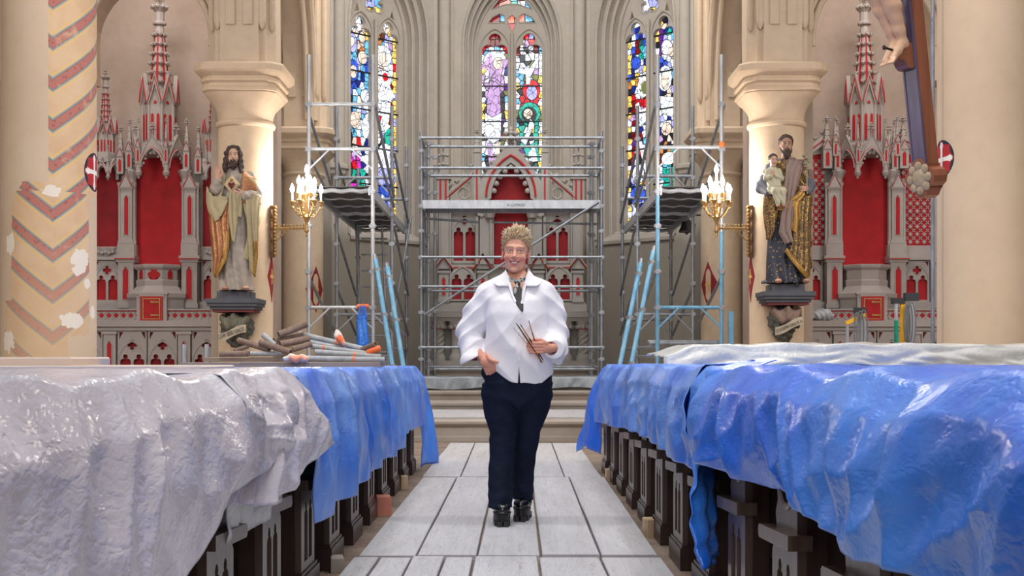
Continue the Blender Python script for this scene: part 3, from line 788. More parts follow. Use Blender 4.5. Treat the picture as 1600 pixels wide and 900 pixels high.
# wedges and blocks beside the walk
M_BLOCK = wood('block_wood', 'b59a7c', 'cdb69a', .8, .2)
M_BRICK = mat('orange_brick', 'c87f6c', .9)
for (px, py, d, sx, sy, sz, lab, m) in ((580, 806, 7.95, .09, .12, .12, 'orange-faced brick standing by the left pew ends', M_BRICK), (636, 765, 9.5, .05, .07, .10, 'pale wooden block at the foot of the left pews', M_BLOCK),
        (515, 893, 5.85, .06, .10, .07, 'small grey stone block at the bottom of the left pew row', M_STEP), (963, 752, 10.1, .05, .06, .10, 'pale wooden wedge farthest along the right pew feet', M_BLOCK),
        (1015, 838, 7.0, .08, .10, .10, 'pale timber offcut by the right pew feet', M_BLOCK), (700, 575, 6, 0, 0, 0, '', None)):
    if not lab: continue
    x = -.80 if px < 800 else .765
    mb = MB(); b = .006
    mb.boxb(-sx/2, sx/2, -sy/2, sy/2, 0, sz-b); mb.prism([(-sx/2, -sy/2), (sx/2, -sy/2), (sx/2, sy/2), (-sx/2, sy/2)], sz-b, sz, .9)
    o = mb.build('brick' if m is M_BRICK else 'wood_block', m); tag(o, lab, 'brick' if m is M_BRICK else 'block'); o.location = (x+(.0 if px < 800 else 0), d, 0.001); o.rotation_euler = (0, 0, .2)

# ======================= sheets thrown over the pews
from mathutils import noise as mnoise
def film_mat(name, a, b, rough, alpha=1, trans=.0, crink=.5, blue=False):
    t = MT(name)
    def ridge(sc, d=2, dist=.3): return (t.noise(sc, d, .5, dist)-.5).abs()*2.0
    r1 = ridge((5, 2.2, 4)); r2 = ridge((13, 6, 11), 3); r3 = ridge((34, 17, 34), 2)
    n2 = t.noise((2.2, 1.4, 1.0), 5, .62, .5)
    c = t.mix(t.ramp(n2, .40, .60), a, b)
    t.base(c); t.set(Roughness=rough); t.b.inputs['Specular IOR Level'].default_value = .65
    t.bump(r1*.35+r2*.40+r3*.22, crink, .016)
    if alpha < 1: t.b.inputs['Alpha'].default_value = alpha
    if blue:
        t.nt.links.new((t.ramp(t.noise((3, 1.6, 1.6), 5, .6), .35, .65)*.22+rough-.04).k, t.b.inputs['Roughness'])
    return t.m
M_FILM = film_mat('white_film', 'bcb9c6', 'd4d1dc', .22, .97, crink=.75)
M_FILM2 = film_mat('clear_film', 'd5d8da', 'e6e8ea', .18, .55, crink=.6)
M_TARP = film_mat('blue_tarp', '1a66e2', '4389ee', .24, 1, crink=.55, blue=True)
M_TARP2 = film_mat('blue_tarp_milky', '2a6ee2', '6c9ae8', .28, 1, crink=.5, blue=True)
def pl(tab):
    tab = sorted(tab); X = [a for a, b in tab]; Y = [b for a, b in tab]
    return lambda v: float(np.interp(v, X, Y))
def sheet(name, label, cat, m, s, y0, y1, xi, xe, zt, hem, seed, amp=.05, bulge=.03, nu=200, nv=64, freq=3.2, ends=(0, 0), out=None, shear=.25, sharp=.6, crumple=.004, peaks=.010, th=.004, ridge=.095):
    """cloth over the pew tops: from xi (far side) to the aisle edge xe and down to hem(y)"""
    r = random.Random(seed); ph = [(freq*(.6+.9*r.random())*(1+.7*k), r.random()*6.28, r.uniform(-1, 1)) for k in range(4)]
    out = out or (lambda y: 0)
    y00 = pl([(0, y0), (1, y0+ends[0])]); vs = []; nt = int(nv*.32); xs = abs(xe-xi)
    for i in range(nu+1):
        for j in range(nv+1):
            f = i/nu
            if j <= nt:
                q = j/nt; x = xi+(xe-xi)*q; v = 0; z = zt(y0+(y1-y0)*f)
            else: q = 1; v = (j-nt)/(nv-nt)
            y = (y0+ends[0]*v)+((y1+ends[1]*v)-(y0+ends[0]*v))*f
            hz = hem(y); top = zt(y)
            fold = 0
            for k, (fr, p, sh) in enumerate(ph):
                w = sin(fr*(y+shear*sh*v)*2+p); w = math.copysign(abs(w)**sharp, w); fold += w/(1+k*.55)
            fold *= .42
            drop = v**.92
            pk = sin((y-2.72)/.79*2*PI)*peaks+fold*peaks*.8
            if j <= nt:
                z = top+pk*(.4+.6*q)-(.004+.05*(1-q)**2)*.3; xx = x
            else:
                rnd_ = min(1, v*5)
                z = top+pk*(1-v)+(hz-top)*drop
                xx = xe - s*(.022*math.sqrt(rnd_)+bulge*sin(min(1, v)*PI*.75)+amp*.45*fold*(.25+.75*v)*rnd_+amp*.45*rnd_+out(y)*v)
            yy = y+v*shear*.35*sin(y*1.3+seed); rg = abs(mnoise.noise((yy*1.7, v*.35+seed*3.7, seed)))*1.0+abs(mnoise.noise((yy*4.6+v*shear*.4, v*.55, seed+9.3)))*.42+abs(mnoise.noise((yy*2.6-v*2.0, v*1.6+yy*.8, seed+4)))*.28
            rg2 = abs(mnoise.noise((y*4.2+xx*2, xx*3.3, seed+2.2)))
            if j > nt: xx += s*(rg-.35)*ridge*min(1, v*3+.15)
            else: z -= rg2*.02
            c1 = sin(x*0+y*17.3+z*9.1+seed)+sin(y*11.1-z*21.7+seed*2)+sin(y*29+z*13+xx*7)
            vs.append((xx-s*crumple*.5*c1*min(1, v*4), y+crumple*.6*sin(z*19+y*5+seed), z+crumple*.25*c1))
    n = nv+1
    fs = [(i*n+j, (i+1)*n+j, (i+1)*n+j+1, i*n+j+1) for i in range(nu) for j in range(nv)]
    mb = MB().add(vs, fs); o = mb.build(name, m, None, True, 80); tag(o, label, cat)
    sm = o.modifiers.new('thickness', 'SOLIDIFY'); sm.thickness = th; sm.offset = 0
    return o
# left side
sheet('plastic_sheet', 'large milky white plastic sheet over the nearest pews on the left', 'plastic sheet', M_FILM, -1, 1.5, 4.3, -2.6, -.84,
      pl([(1.5, .945), (4.3, .935)]), pl([(1.5, .22), (2.2, .36), (2.96, .47), (3.32, .585), (3.79, .643), (4.25, .66)]), 5, .07, .05, 220, 70, 1.5, (0, .1), shear=.9, sharp=.75)
sheet('plastic_sheet', 'white plastic sheet with a pointed corner hanging over the left pew ends', 'plastic sheet', M_FILM, -1, 3.55, 4.75, -2.4, -.825,
      pl([(3.5, .94), (5.3, .925)]), pl([(3.4, .58), (3.9, .53), (4.3, .55), (4.8, .60), (5.1, .635)]), 9, .04, .04, 140, 60, 1.9, (0, .35), out=pl([(3.4, 0), (4.2, .02), (5.1, .05)]), shear=1.2, sharp=.8)
sheet('clear_film', 'thin clear film hanging below the white plastic corner on the left', 'plastic sheet', M_FILM2, -1, 3.6, 4.35, -1.6, -.86,
      pl([(3, .92), (5, .92)]), pl([(3.4, .47), (3.9, .43), (4.2, .47), (4.6, .52)]), 12, .03, .02, 70, 40, 2.5)
sheet('blue_tarp', 'blue tarpaulin draped over the farther left pews with a folded corner', 'tarpaulin', M_TARP2, -1, 4.85, 10.9, -2.4, -.83,
      pl([(4.7, .93), (8, .91), (11, .90)]), pl([(4.7, .33), (5.1, .33), (6.3, .34), (7.75, .37), (8.2, .34), (8.75, .36), (9.3, .43), (11, .42)]), 21, .05, .03, 320, 60, 2.6, (.15, .0), shear=.4)
sheet('blue_tarp', 'short blue tarpaulin flap hanging to the floor at the far left pew end', 'tarpaulin', M_TARP, -1, 10.95, 11.45, -1.6, -.86,
      pl([(10.5, .905), (12, .90)]), pl([(10.5, .05), (12, .02)]), 33, .05, .05, 50, 50, 5, (.0, .25), out=pl([(10.8, 0), (11.6, .10)]))
# right side
sheet('blue_tarp', 'wide glossy blue tarpaulin over the nearest pews on the right', 'tarpaulin', M_TARP, 1, 1.5, 5.25, 2.6, .815,
      pl([(1.5, .95), (3.2, .95), (5.3, .94)]), pl([(1.5, .56), (2.29, .593), (2.64, .568), (3.1, .60), (3.5, .613), (4.1, .592), (5.3, .58)]), 41, .07, .05, 260, 64, 1.7, (0, .05), shear=.8, sharp=.8, peaks=.013)
sheet('blue_tarp', 'milky blue tarpaulin over the farther right pews', 'tarpaulin', M_TARP2, 1, 5.3, 11.0, 2.3, .80,
      pl([(5, .94), (8, .925), (11, .905)]), pl([(5.2, .52), (6.15, .535), (7.8, .53), (9.5, .47), (11.2, .42)]), 55, .045, .03, 320, 56, 2.8, (-.1, .1), shear=.5)
sheet('blue_tarp', 'blue tarpaulin flap hanging to the floor at the far right pew end', 'tarpaulin', M_TARP, 1, 10.95, 11.35, 1.6, .82,
      pl([(10.5, .905), (12, .90)]), pl([(10.5, .06), (11.3, .22), (12, .03)]), 61, .05, .05, 50, 50, 5, (.0, .35), out=pl([(10.8, 0), (11.7, .13)]))
def strip_sheet(name, label, m, ctr, seed, th=.004, nw=26):
    """hanging crumpled strip: ctr = list of (point, half width vector)"""
    r = random.Random(seed); P = np.array([c[0] for c in ctr], float); W = np.array([c[1] for c in ctr], float)
    n = 70; T = np.linspace(0, len(ctr)-1, n); vs = []
    for t in T:
        p = [np.interp(t, range(len(ctr)), P[:, k]) for k in range(3)]; wv = [np.interp(t, range(len(ctr)), W[:, k]) for k in range(3)]
        for j in range(nw+1):
            q = j/nw*2-1
            f = .026*sin(q*4+t*.5+seed)+.012*sin(q*9+t*.9); g = .005*sin(t*6+q*5)
            vs.append((p[0]+wv[0]*q-f-g, p[1]+wv[1]*q+f*.6+g, p[2]+wv[2]*q+g))
    fs = [(i*(nw+1)+j, (i+1)*(nw+1)+j, (i+1)*(nw+1)+j+1, i*(nw+1)+j+1) for i in range(n-1) for j in range(nw)]
    o = MB().add(vs, fs).build(name, m, None, True, 80); tag(o, label, 'tarpaulin'); o.modifiers.new('thickness', 'SOLIDIFY').thickness = th
    return o
strip_sheet('blue_tarp', 'narrow blue tarpaulin end hanging low between the right pews', M_TARP,
            [((1.0, 5.3, .965), (.0, .35, 0)), ((.82, 5.35, .925), (.02, .42, 0)), ((.765, 5.25, .76), (.0, .40, .02)), ((.75, 5.12, .62), (.02, .26, .05)), ((.745, 4.98, .50), (.035, .19, .03)), ((.745, 4.90, .38), (.045, .16, 0)), ((.75, 4.88, .28), (.048, .16, 0)), ((.75, 4.87, .20), (.045, .16, 0))], 3)
# ======================= scaffolding
def metal(name, a, b, rough=.38, m=.75):
    t = MT(name); n = t.noise((10, 10, 4), 5, .65); n2 = t.noise(40, 3)
    c = t.mix(t.ramp(n, .35, .7), a, b); c = t.mix(t.ramp(n2, .6, .75)*.6, c, 'c4c6ca')
    t.base(c); t.set(Roughness=rough, Metallic=m); return t.m
M_STEEL = metal('galvanised_steel', '7e838c', 'a3a8b0', .45, .5)
M_ALU = metal('aluminium', 'a9adb5', 'c6cad0', .40, .5)
M_BLUEP = metal('blue_painted_tube', '5d9cc4', '86b7d4', .5, .1)
M_PLY = mat('deck_plywood', '504f52', .8, var=.2, scale=4, stretch=(8, 1, 1))
M_ORANGE = mat('orange_plastic', 'f0743a', .5)
COUP = None
def coupler(root, p, rz=0):
    global COUP
    if COUP is None:
        COUP = MB().boxb(-.031, .031, -.031, .031, -.028, .028).boxb(-.046, .046, -.016, .016, -.016, .016).tube([(.03, -.045, 0), (.03, .045, 0)], .009, 6).mesh('coupler', M_STEEL)
    o = link('coupler', COUP, root, Vector(p)-root.location); o.rotation_euler = (0, 0, rz); return o
def tub(root, name, p0, p1, r=.024, m=None, n=10):
    return MB().tube([p0, p1], r, n).build(name, m or M_STEEL, root, True, 40, world=True)
def gusset(root, p, dx, m):
    x, y, z = p; return MB().bar((x, y, z-.26), (x+dx*.26, y, z-.005), .02, .045, (0, 1, 0)).build('gusset', m, root, world=True)
def deck(root, x0, x1, y0, y1, z, along='y'):
    d = MB().boxb(x0, x1, y0, y1, z-.012, z).build('deck', M_PLY, root, world=True)
    mb = MB()
    if along == 'y':
        for x in (x0, x1): mb.boxb(x-.02, x+.02, y0, y1, z-.11, z+.012)
        mb.build('deck_frame', M_ALU, root, world=True)
        k = 3
        for i in range(k+1):
            y = y0+.03+(y1-y0-.06)*i/k
            q = [(x0+(x1-x0)*j/14, y, z-.045-.018*sin(PI*3*j/14)**2) for j in range(15)]
            MB().tube(q, .013 if i % k else .028, 8).build('deck_rib', M_ALU, root, True, world=True)
    else:
        for y in (y0, y1): mb.boxb(x0, x1, y-.02, y+.02, z-.12, z+.012)
        mb.build('deck_frame', M_ALU, root, world=True)
        for i in range(6):
            x = x0+.06+(x1-x0-.12)*i/5
            MB().boxb(x-.02, x+.02, y0, y1, z-.07, z-.012).build('deck_rib', M_ALU, root, world=True)
    return d
def zfloor(y): return .24 if y < 17.6 else .355 if y < 18.6 else .48 if y < 19.4 else .66
def tower(s, label):
    xo, xi = (-2.54, -1.74) if s < 0 else (2.62, 1.82)
    root = thing('scaffold_tower', label, 'scaffold', (xo, 16.0, .24))
    Y = (16.0, 18.55, 21.1); ZD = 3.12
    top = {(0, 0): 4.76, (0, 1): 4.76, (1, 0): 4.62, (1, 1): 4.62, (2, 0): 4.1, (2, 1): 4.45}
    for i, y in enumerate(Y):
        for j, x in enumerate((xo, xi)):
            z0 = zfloor(y); blue = (s > 0 and i == 0)
            if blue:
                tub(root, 'post', (x, y, z0), (x, y, 3.0 if j else 2.55), .026, M_BLUEP); tub(root, 'post', (x, y, 3.0 if j else 2.55), (x, y, top[i, j]), .026, M_ALU)
            else: tub(root, 'post', (x, y, z0), (x, y, top[i, j]), .026, M_ALU if i == 0 else M_STEEL)
            MB().boxb(x-.06, x+.06, y-.06, y+.06, z0, z0+.012).build('base_plate', M_STEEL, root, world=True)
            for z in (1.6, 2.05, 2.62, 3.05, 3.58, 4.14):
                if z < top[i, j]-.05: coupler(root, (x, y, z), 0)
        dirx = 1 if xi > xo else -1
        for z in ((1.60, 3.58) if s < 0 else (1.60, 3.60)):
            if z > min(top[i, 0], top[i, 1]): continue
            m = M_BLUEP if (s > 0 and i == 0 and z < 2) else (M_ALU if i == 0 else M_STEEL)
            tub(root, 'transom', (xo, y, z), (xi, y, z), .024, m)
            gusset(root, (xo, y, z), dirx, m); gusset(root, (xi, y, z), -dirx, m)
        if i == 0 and s < 0: tub(root, 'guard_rail', (xo, y, 4.14), (xi, y, 4.14), .022, M_ALU)
    for a in (0, 1): deck(root, min(xo, xi)+.04, max(xo, xi)-.04, Y[a]+.03, Y[a+1]-.03, ZD)
    # side guard rails and braces, both long sides
    for j, x in enumerate((xo, xi)):
        dx = (.03 if j == 0 else -.03)*(1 if s < 0 else -1)*-1
        for a in (0, 1):
            y0, y1 = Y[a], Y[a+1]
            lo0, lo1 = (1.25, 2.95) if a == 0 else (2.95, 1.6)
            if s < 0: tub(root, 'brace', (x+dx, y0, 2.05), (x+dx, y1, 1.35), .02)
            else: tub(root, 'brace', (x+dx, y0, 2.05), (x+dx, y1, 1.35), .02)
            if a == 0:
                tub(root, 'brace', (x+dx, y0, 4.12), (x+dx, y1, 3.3), .021)
                tub(root, 'brace', (x+dx, y0, 3.62 if j else 3.56), (x+dx, y1, 3.16), .018)
            else:
                tub(root, 'brace', (x+dx, y0, 3.95), (x+dx, y1, 3.2), .02)
                tub(root, 'brace', (x+dx, y0, 2.9), (x+dx, y1, 2.0), .02)
            tub(root, 'ledger', (x, y0, zfloor(y0)+.75), (x, y1, zfloor(y0)+.75), .02)
    return root
tl = tower(-1, 'metal scaffold tower beside the left choir column')
tr_ = tower(1, 'scaffold tower with blue painted lower posts beside the right choir column')
tub(tr_, 'tag', (2.62, 15.97, 3.60), (2.62, 15.97, 3.66), .035, M_ORANGE)
MB().boxb(2.70, 2.76, 15.95, 16.0, .9, 1.55).build('upright_plate', M_BLUEP, tr_, world=True)
# access ladder
lad = thing('ladder', 'narrow metal ladder inside the left scaffold tower', 'ladder', (-2.3, 19.6, .66))
for dx in (0, .40): tub(lad, 'rail', (-2.35+dx+.08, 19.42, .66), (-2.42+dx, 19.85, 3.05), .018)
for k in range(9):
    f = .06+k*.105; tub(lad, 'rung', (-2.27-.07*f, 19.42+.43*f, .66+2.39*f), (-1.87-.07*f, 19.42+.43*f, .66+2.39*f), .014)
lp = thing('steel_pole', 'thin steel pole leaning inside the left tower towards the high altar', 'pole', (-1.95, 20.0, .66)); tub(lp, 'tube', (-2.0, 19.9, .68), (-1.62, 20.6, 3.25), .02)
# scaffold in front of the high altar
ca = thing('altar_scaffold', 'wide two-level tube scaffold standing in front of the high altar', 'scaffold', (0, 20.0, .66))
X0, X1, YF, YR = -1.42, 1.40, 20.0, 20.72
for x in (X0, X1):
    tub(ca, 'post', (x, YF, .66), (x, YF, 4.50), .027); tub(ca, 'post', (x, YR, .66), (x, YR, 4.46), .026)
    xx = x+(.11 if x < 0 else -.11); tub(ca, 'post', (xx-.02, YF+.35, .66), (xx-.02, YF+.35, 4.40), .026)
    x3 = x+(.16 if x < 0 else -.12); tub(ca, 'post', (x3, 21.2 if 0 else 20.95, .66), (x3, 20.95, 4.12), .026)
    for z in (.95, 1.13, 1.68, 2.08, 2.54, 2.95, 3.34, 3.62, 3.93, 4.2, 4.40):
        coupler(ca, (x, YF, z)); coupler(ca, (xx-.02, YF+.35, z-.03), .5)
        if z > 1.6: coupler(ca, (x3, 20.95, z+.05), .2)
    for z in (1.13, 2.08, 3.3, 3.93, 4.40): tub(ca, 'transom', (x, YF, z), (x, YR, z), .022)
for z, yy in ((4.40, YF), (4.38, YR), (3.93, YF), (3.91, YR), (2.54, YF), (2.08, YF), (2.05, YR), (1.13, YF)):
    tub(ca, 'guard_rail' if z > 3.5 else 'ledger', (X0, yy-.03, z), (X1, yy-.03, z), .022)
tub(ca, 'ledger', (X0, YR-.03, 3.22), (-.55, YR-.03, 3.16), .02); tub(ca, 'ledger', (-.33, YR-.03, 3.16), (X1, YR-.03, 3.13), .018)
tub(ca, 'brace', (X0+.05, YF-.05, 1.64), (X1-.05, YF-.05, 3.40), .021)
tub(ca, 'ledger', (X0, YR, .82), (X1, YR, .82), .022); tub(ca, 'ledger', (X0+.2, YF+.1, .79), (X1-.1, YF+.1, .79), .022)
deck(ca, X0+.02, X1-.02, YF, YR-.1, 3.42, 'x')
M_PRINT = mat('deck_print', '3c4468', .6)
def lettering(name, body, size, m, parent, loc, rot):
    fc = bpy.data.curves.new('txt', 'FONT'); fc.body = body; fc.size = size; fc.align_x = 'CENTER'; fc.extrude = .001
    fo = bpy.data.objects.new('txt', fc); COL.objects.link(fo)
    dg = bpy.context.evaluated_depsgraph_get(); me = bpy.data.meshes.new_from_object(fo.evaluated_get(dg)); bpy.data.objects.remove(fo)
    me.materials.clear(); me.materials.append(m); o = link(name, me, parent, loc); o.rotation_euler = rot; return o
lettering('deck_lettering', 'A LUMAXI', .062, M_PRINT, ca, (.06, -.026, 2.675), (PI/2, 0, 0))
# blue poles leaning on the towers
def pole(p0, p1, label):
    t = thing('blue_pole', label, 'pole', p0)
    tub(t, 'tube', p0, p1, .03, M_BLUEP)
    a, b = Vector(p0), Vector(p1)
    for f in (.32, .64, .93):
        q = a+(b-a)*f; coupler(t, q, .4)
    tub(t, 'end_spigot', a+(b-a)*.985, a+(b-a)*1.03, .024, M_STEEL)
pole((-1.33, 15.3, .24), (-1.70, 15.93, 2.2), 'blue steel pole leaning on the left tower, the one nearer the tower post')
pole((-1.20, 15.3, .24), (-1.55, 15.93, 2.1), 'blue steel pole leaning on the left tower, the one nearer the high altar')
pole((1.16, 15.3, .24), (1.60, 15.93, 2.15), 'blue steel pole leaning on the right tower, the one nearer the high altar')
pole((1.30, 15.3, .24), (1.76, 15.93, 2.3), 'blue steel pole leaning on the right tower, the one nearer the tower post')
# small altar bell on the right choir wall
bl = thing('wall_bell', 'small dark bell hanging on the right choir wall behind the scaffold', 'bell', (2.62, 19.2, 2.85))
M_BELL = mat('bell_bronze', '4b4a4a', .4, .8)
MB().lathe([(.0, .0), (.115, 0), (.12, .02), (.09, .08), (.07, .16), (.04, .2), (.005, .21)], 20).build('bell_body', M_BELL, bl, True)
MB().tube([(0, 0, .2), (0, 0, .36)], .012, 8).tube([(-.16, 0, .26), (.26, 0, .26)], .014, 8).tube([(0, 0, .36), (.2, 0, .36), (.26, 0, .26)], .012, 8).build('bracket', M_BELL, bl, True)
MB().sphere((0, 0, -.01), .025).build('clapper', M_BELL, bl, True)
# ======================= gothic altars
M_ALT = stone_mat('altar_stone', 'b8b0ad', 'a49c99', .8, .1)
M_ALTG = stone_mat('high_altar_stone', 'aca8a4', '96928e', .8, .1)
M_RED = mat('altar_red', 'b0121d', .75, var=.18, scale=5)
M_REDD = mat('altar_red_deep', '8a0f1a', .8, var=.25, scale=4)
M_REDL = mat('altar_red_line', 'b02a2c', .7)
M_GOLD = mat('gilding', '9a7744', .45, .5, var=.25, scale=20)
def crocket(mb, p, r):
    x, y, z = p
    mb.sphere((x, y, z), r, (1, 1, .8), 6, 4)
    for a in range(4): mb.sphere((x+r*.8*cos(a*PI/2+.4), y+r*.6*sin(a*PI/2+.4), z+r*.35), r*.55, (1, 1, .8), 5, 3)
def finial(mb, p, h, r):
    x, y, z = p
    mb.lathe([(r*.35, 0), (r*.35, h*.25), (r*.6, h*.3), (r*.3, h*.36), (r*.25, h*.9), (.002, h)], 6, p)
    for zz, rr in ((h*.5, 1.0), (h*.75, .65)):
        for a in range(4): mb.sphere((x+r*rr*cos(a*PI/2), y+r*rr*sin(a*PI/2), z+zz), r*.5, (1, 1, .8), 6, 4)
    mb.sphere((x, y, z+h*.95), r*.4, (1, 1, 1.2), 6, 4)
def frame_xf(c, a): return Matrix.Translation(c) @ Matrix.Rotation(a, 4, 'Z')
class Altar:
    """collects one mesh per part kind, then builds the parts"""
    def __init__(s, root, stone): s.r = root; s.st = stone
    def part(s, name, mb, m=None, smooth=False, parent=None):
        o = mb.build(name, m or s.st, parent or s.r, smooth, 40)
        if name in ('crockets', 'cusps', 'corbel_leaves', 'capital_leaves'): o['kind'] = 'stuff'
        return o
    def panel(s, x0, x1, z0, z1, y, loops, red=None, name='tracery_panel', th=.045, ang=0, c=(0, 0, 0)):
        X = frame_xf(c, ang)
        o = s.part(name, MB().plate([rect(x0, x1, z0, z1)]+loops, y, y+th).xf(X))
        s.part('red_ground', MB().boxb(x0+.003, x1-.003, y+th, y+th+.012, z0+.003, z1-.003).xf(X), red or M_RED, parent=o)
        return o
    def two_light(s, x0, x1, z0, z1, y, red=None, zf=.48, quat=True, **k):
        wd = x1-x0; g = wd*.07; L = []; xm = (x0+x1)/2
        lw = (wd-3*g)/2; zs = z0+(z1-z0)*zf
        for a in (x0+g, x0+2*g+lw): L.append(trefoil(a, a+lw, z0+(z1-z0)*.05, zs, 4))
        if quat: L.append(quatrefoil(xm, z0+(z1-z0)*.77, min(wd*.2, (z1-z0)*.14), 4))
        for sx in (-1, 1): 
            q = [(xm+sx*wd*.45, z1-.01), (xm+sx*wd*.45, z1-(z1-z0)*.14), (xm+sx*wd*.33, z1-(z1-z0)*.03), (xm+sx*wd*.30, z1-.01)]
            L.append(q)
        o = s.panel(x0, x1, z0, z1, y, L, red, **k)
        X = frame_xf(k.get('c', (0, 0, 0)), k.get('ang', 0))
        mb = MB().tube([(a, y, b) for a, b in pointed(x0+g*.4, x1-g*.4, z0, z0+(z1-z0)*.5, .78, 7)], wd*.035, 6)
        for a in (x0+g, x0+2*g+lw): mb.tube([(q, y, b) for q, b in trefoil(a, a+lw, z0+(z1-z0)*.05, zs, 4)], wd*.018, 5)
        if quat: mb.tube([(q, y, b) for q, b in quatrefoil(xm, z0+(z1-z0)*.77, min(wd*.2, (z1-z0)*.14), 4)], wd*.02, 5, closed=True)
        s.part('tracery_roll', mb.xf(X), None, True, o); return o
    def pier(s, xc, w, z0, z1, y, d, red=True, gable=True):
        h = w/2
        o = s.part('pier', MB().boxb(xc-h, xc+h, y, y+d, z0, z1))
        s.part('pier_plinth', MB().boxb(xc-h-.015, xc+h+.015, y-.015, y+d, z0, z0+.06).boxb(xc-h-.02, xc+h+.02, y-.02, y+d, z1-.04, z1), parent=o)
        if red:
            lo = trefoil(xc-h*.42, xc+h*.42, z0+.12, z1-.12-(z1-z0)*.06, 4)
            s.part('red_slot', MB().plate([lo], y-.006, y+.004), M_RED, parent=o)
            s.part('slot_moulding', MB().tube([(a, y-.006, b) for a, b in lo], .008, 5, closed=True), None, True, o)
        if gable:
            mb = MB().plate([[(xc-h-.02, z1-.02), (xc+h+.02, z1-.02), (xc, z1+w*1.15)]], y-.03, y+.02)
            s.part('gablet', mb, parent=o)
            s.part('red_line', MB().tube([(xc-h-.01, y-.032, z1-.015), (xc, y-.032, z1+w*1.0), (xc+h+.01, y-.032, z1-.015)], .007, 5), M_REDL, parent=o)
        return o
    def pinnacle(s, p, w, h, red=True):
        x, y, z = p; r = w/2; mb = MB()
        mb.boxb(x-r, x+r, y-r, y+r, z, z+h*.42); mb.lathe([(r*1.25, h*.42), (r*1.3, h*.45), (r*.95, h*.47), (r*.35, h*.85), (r*.3, h*.86)], 4, p, PI/4)
        for k in range(3):
            for a in range(4): crocket(mb, (x+r*(.85-.2*k)*cos(a*PI/2+PI/4), y+r*(.85-.2*k)*sin(a*PI/2+PI/4), z+h*(.52+.11*k)), w*.13)
        finial(mb, (x, y, z+h*.82), h*.18, w*.33)
        for a in (0,): mb.plate([[(x-r*1.15, z+h*.36), (x+r*1.15, z+h*.36), (x, z+h*.56)]], y-r-.012, y-r+.01)
        o = s.part('pinnacle', mb)
        if red:
            s.part('red_slot', MB().plate([trefoil(x-r*.4, x+r*.4, z+h*.05, z+h*.27, 3)], y-r-.006, y-r+.002), M_RED, parent=o)
            s.part('red_line', MB().tube([(x-r*1.1, y-r-.014, z+h*.365), (x, y-r-.014, z+h*.535), (x+r*1.1, y-r-.014, z+h*.365)], .006, 5), M_REDL, parent=o)
        return o
    def gable_arch(s, c, ang, w, zs, y=0, pend=True, rise=1.0):
        """cusped arch under a steep crocketed gable on a canopy face centred at c (x,y), turned by ang"""
        X = frame_xf((c[0], c[1], 0), ang); h = w/2
        ap = zs+w*1.25*rise
        op = [(-h*.86, zs)]
        cus = []
        for sx in (-1, 1): pass
        P = pointed(-h*.84, h*.84, zs-.02, zs+.02, .95, 8)
        # cusps bite into the arch
        Q = []
        for i, (a, b) in enumerate(P):
            k = .84 if i % 4 == 2 else 1.0
            Q.append((a*k, zs+(b-zs)*k if b > zs+.02 else b))
        out = [(-h, zs-.05), (-h, zs+w*.25)]+[(-h*.45, zs+w*.85), (0, ap)]+[(h*.45, zs+w*.85), (h, zs+w*.25), (h, zs-.05)]
        loop = [(-h, zs-.05)]+[(-h*.85, zs-.05)]+Q[1:-1]+[(h*.85, zs-.05)]+[(h, zs-.05), (h, zs+w*.25), (h*.45, zs+w*.85), (0, ap), (-h*.45, zs+w*.85), (-h, zs+w*.25)]
        o = s.part('canopy_arch', MB().plate([loop], -.02, .03).xf(X))
        mb = MB()
        for k, f in enumerate((.15, .38, .6, .8)):
            for sx in (-1, 1):
                xx = sx*h*(1-f) if f > .3 else sx*h*.95
                zz = zs+w*.25+(ap-zs-w*.25)*f
                crocket(mb, (xx*1.02, 0, zz), w*.06)
        finial(mb, (0, 0, ap-.01), w*.45, w*.10)
        s.part('crockets', mb.xf(X), parent=o)
        s.part('red_line', MB().tube([(a*1.07, -.026, b+.012) for a, b in P[1:-1]], .008, 5).xf(X), M_REDL, parent=o)
        s.part('hood_moulding', MB().tube([(a*1.0, -.026, b) for a, b in P[1:-1]], .013, 6).tube([(-h, -.02, zs+w*.25), (-h*.45, -.02, zs+w*.85), (0, -.02, ap), (h*.45, -.02, zs+w*.85), (h, -.02, zs+w*.25)], .012, 6).xf(X), None, True, parent=o)
        mb = MB()
        for (a, b) in (P[3], P[5], P[8], P[10], P[12]): mb.sphere((a*.84, 0, zs+(b-zs)*.82), w*.055, (1, .7, 1), 6, 4)
        s.part('cusps', mb.xf(X), None, True, parent=o)
        return o
    def pendant(s, p, w):
        x, y, z = p
        return s.part('pendant', MB().lathe([(.004, -w*1.1), (w*.25, -w*.9), (w*.2, -w*.7), (w*.55, -w*.4), (w*.62, -w*.3), (w*.5, -w*.2), (w*.66, 0), (w*.66, w*.12), (w*.5, w*.2), (w*.45, w*1.6)], 8, p, PI/8))
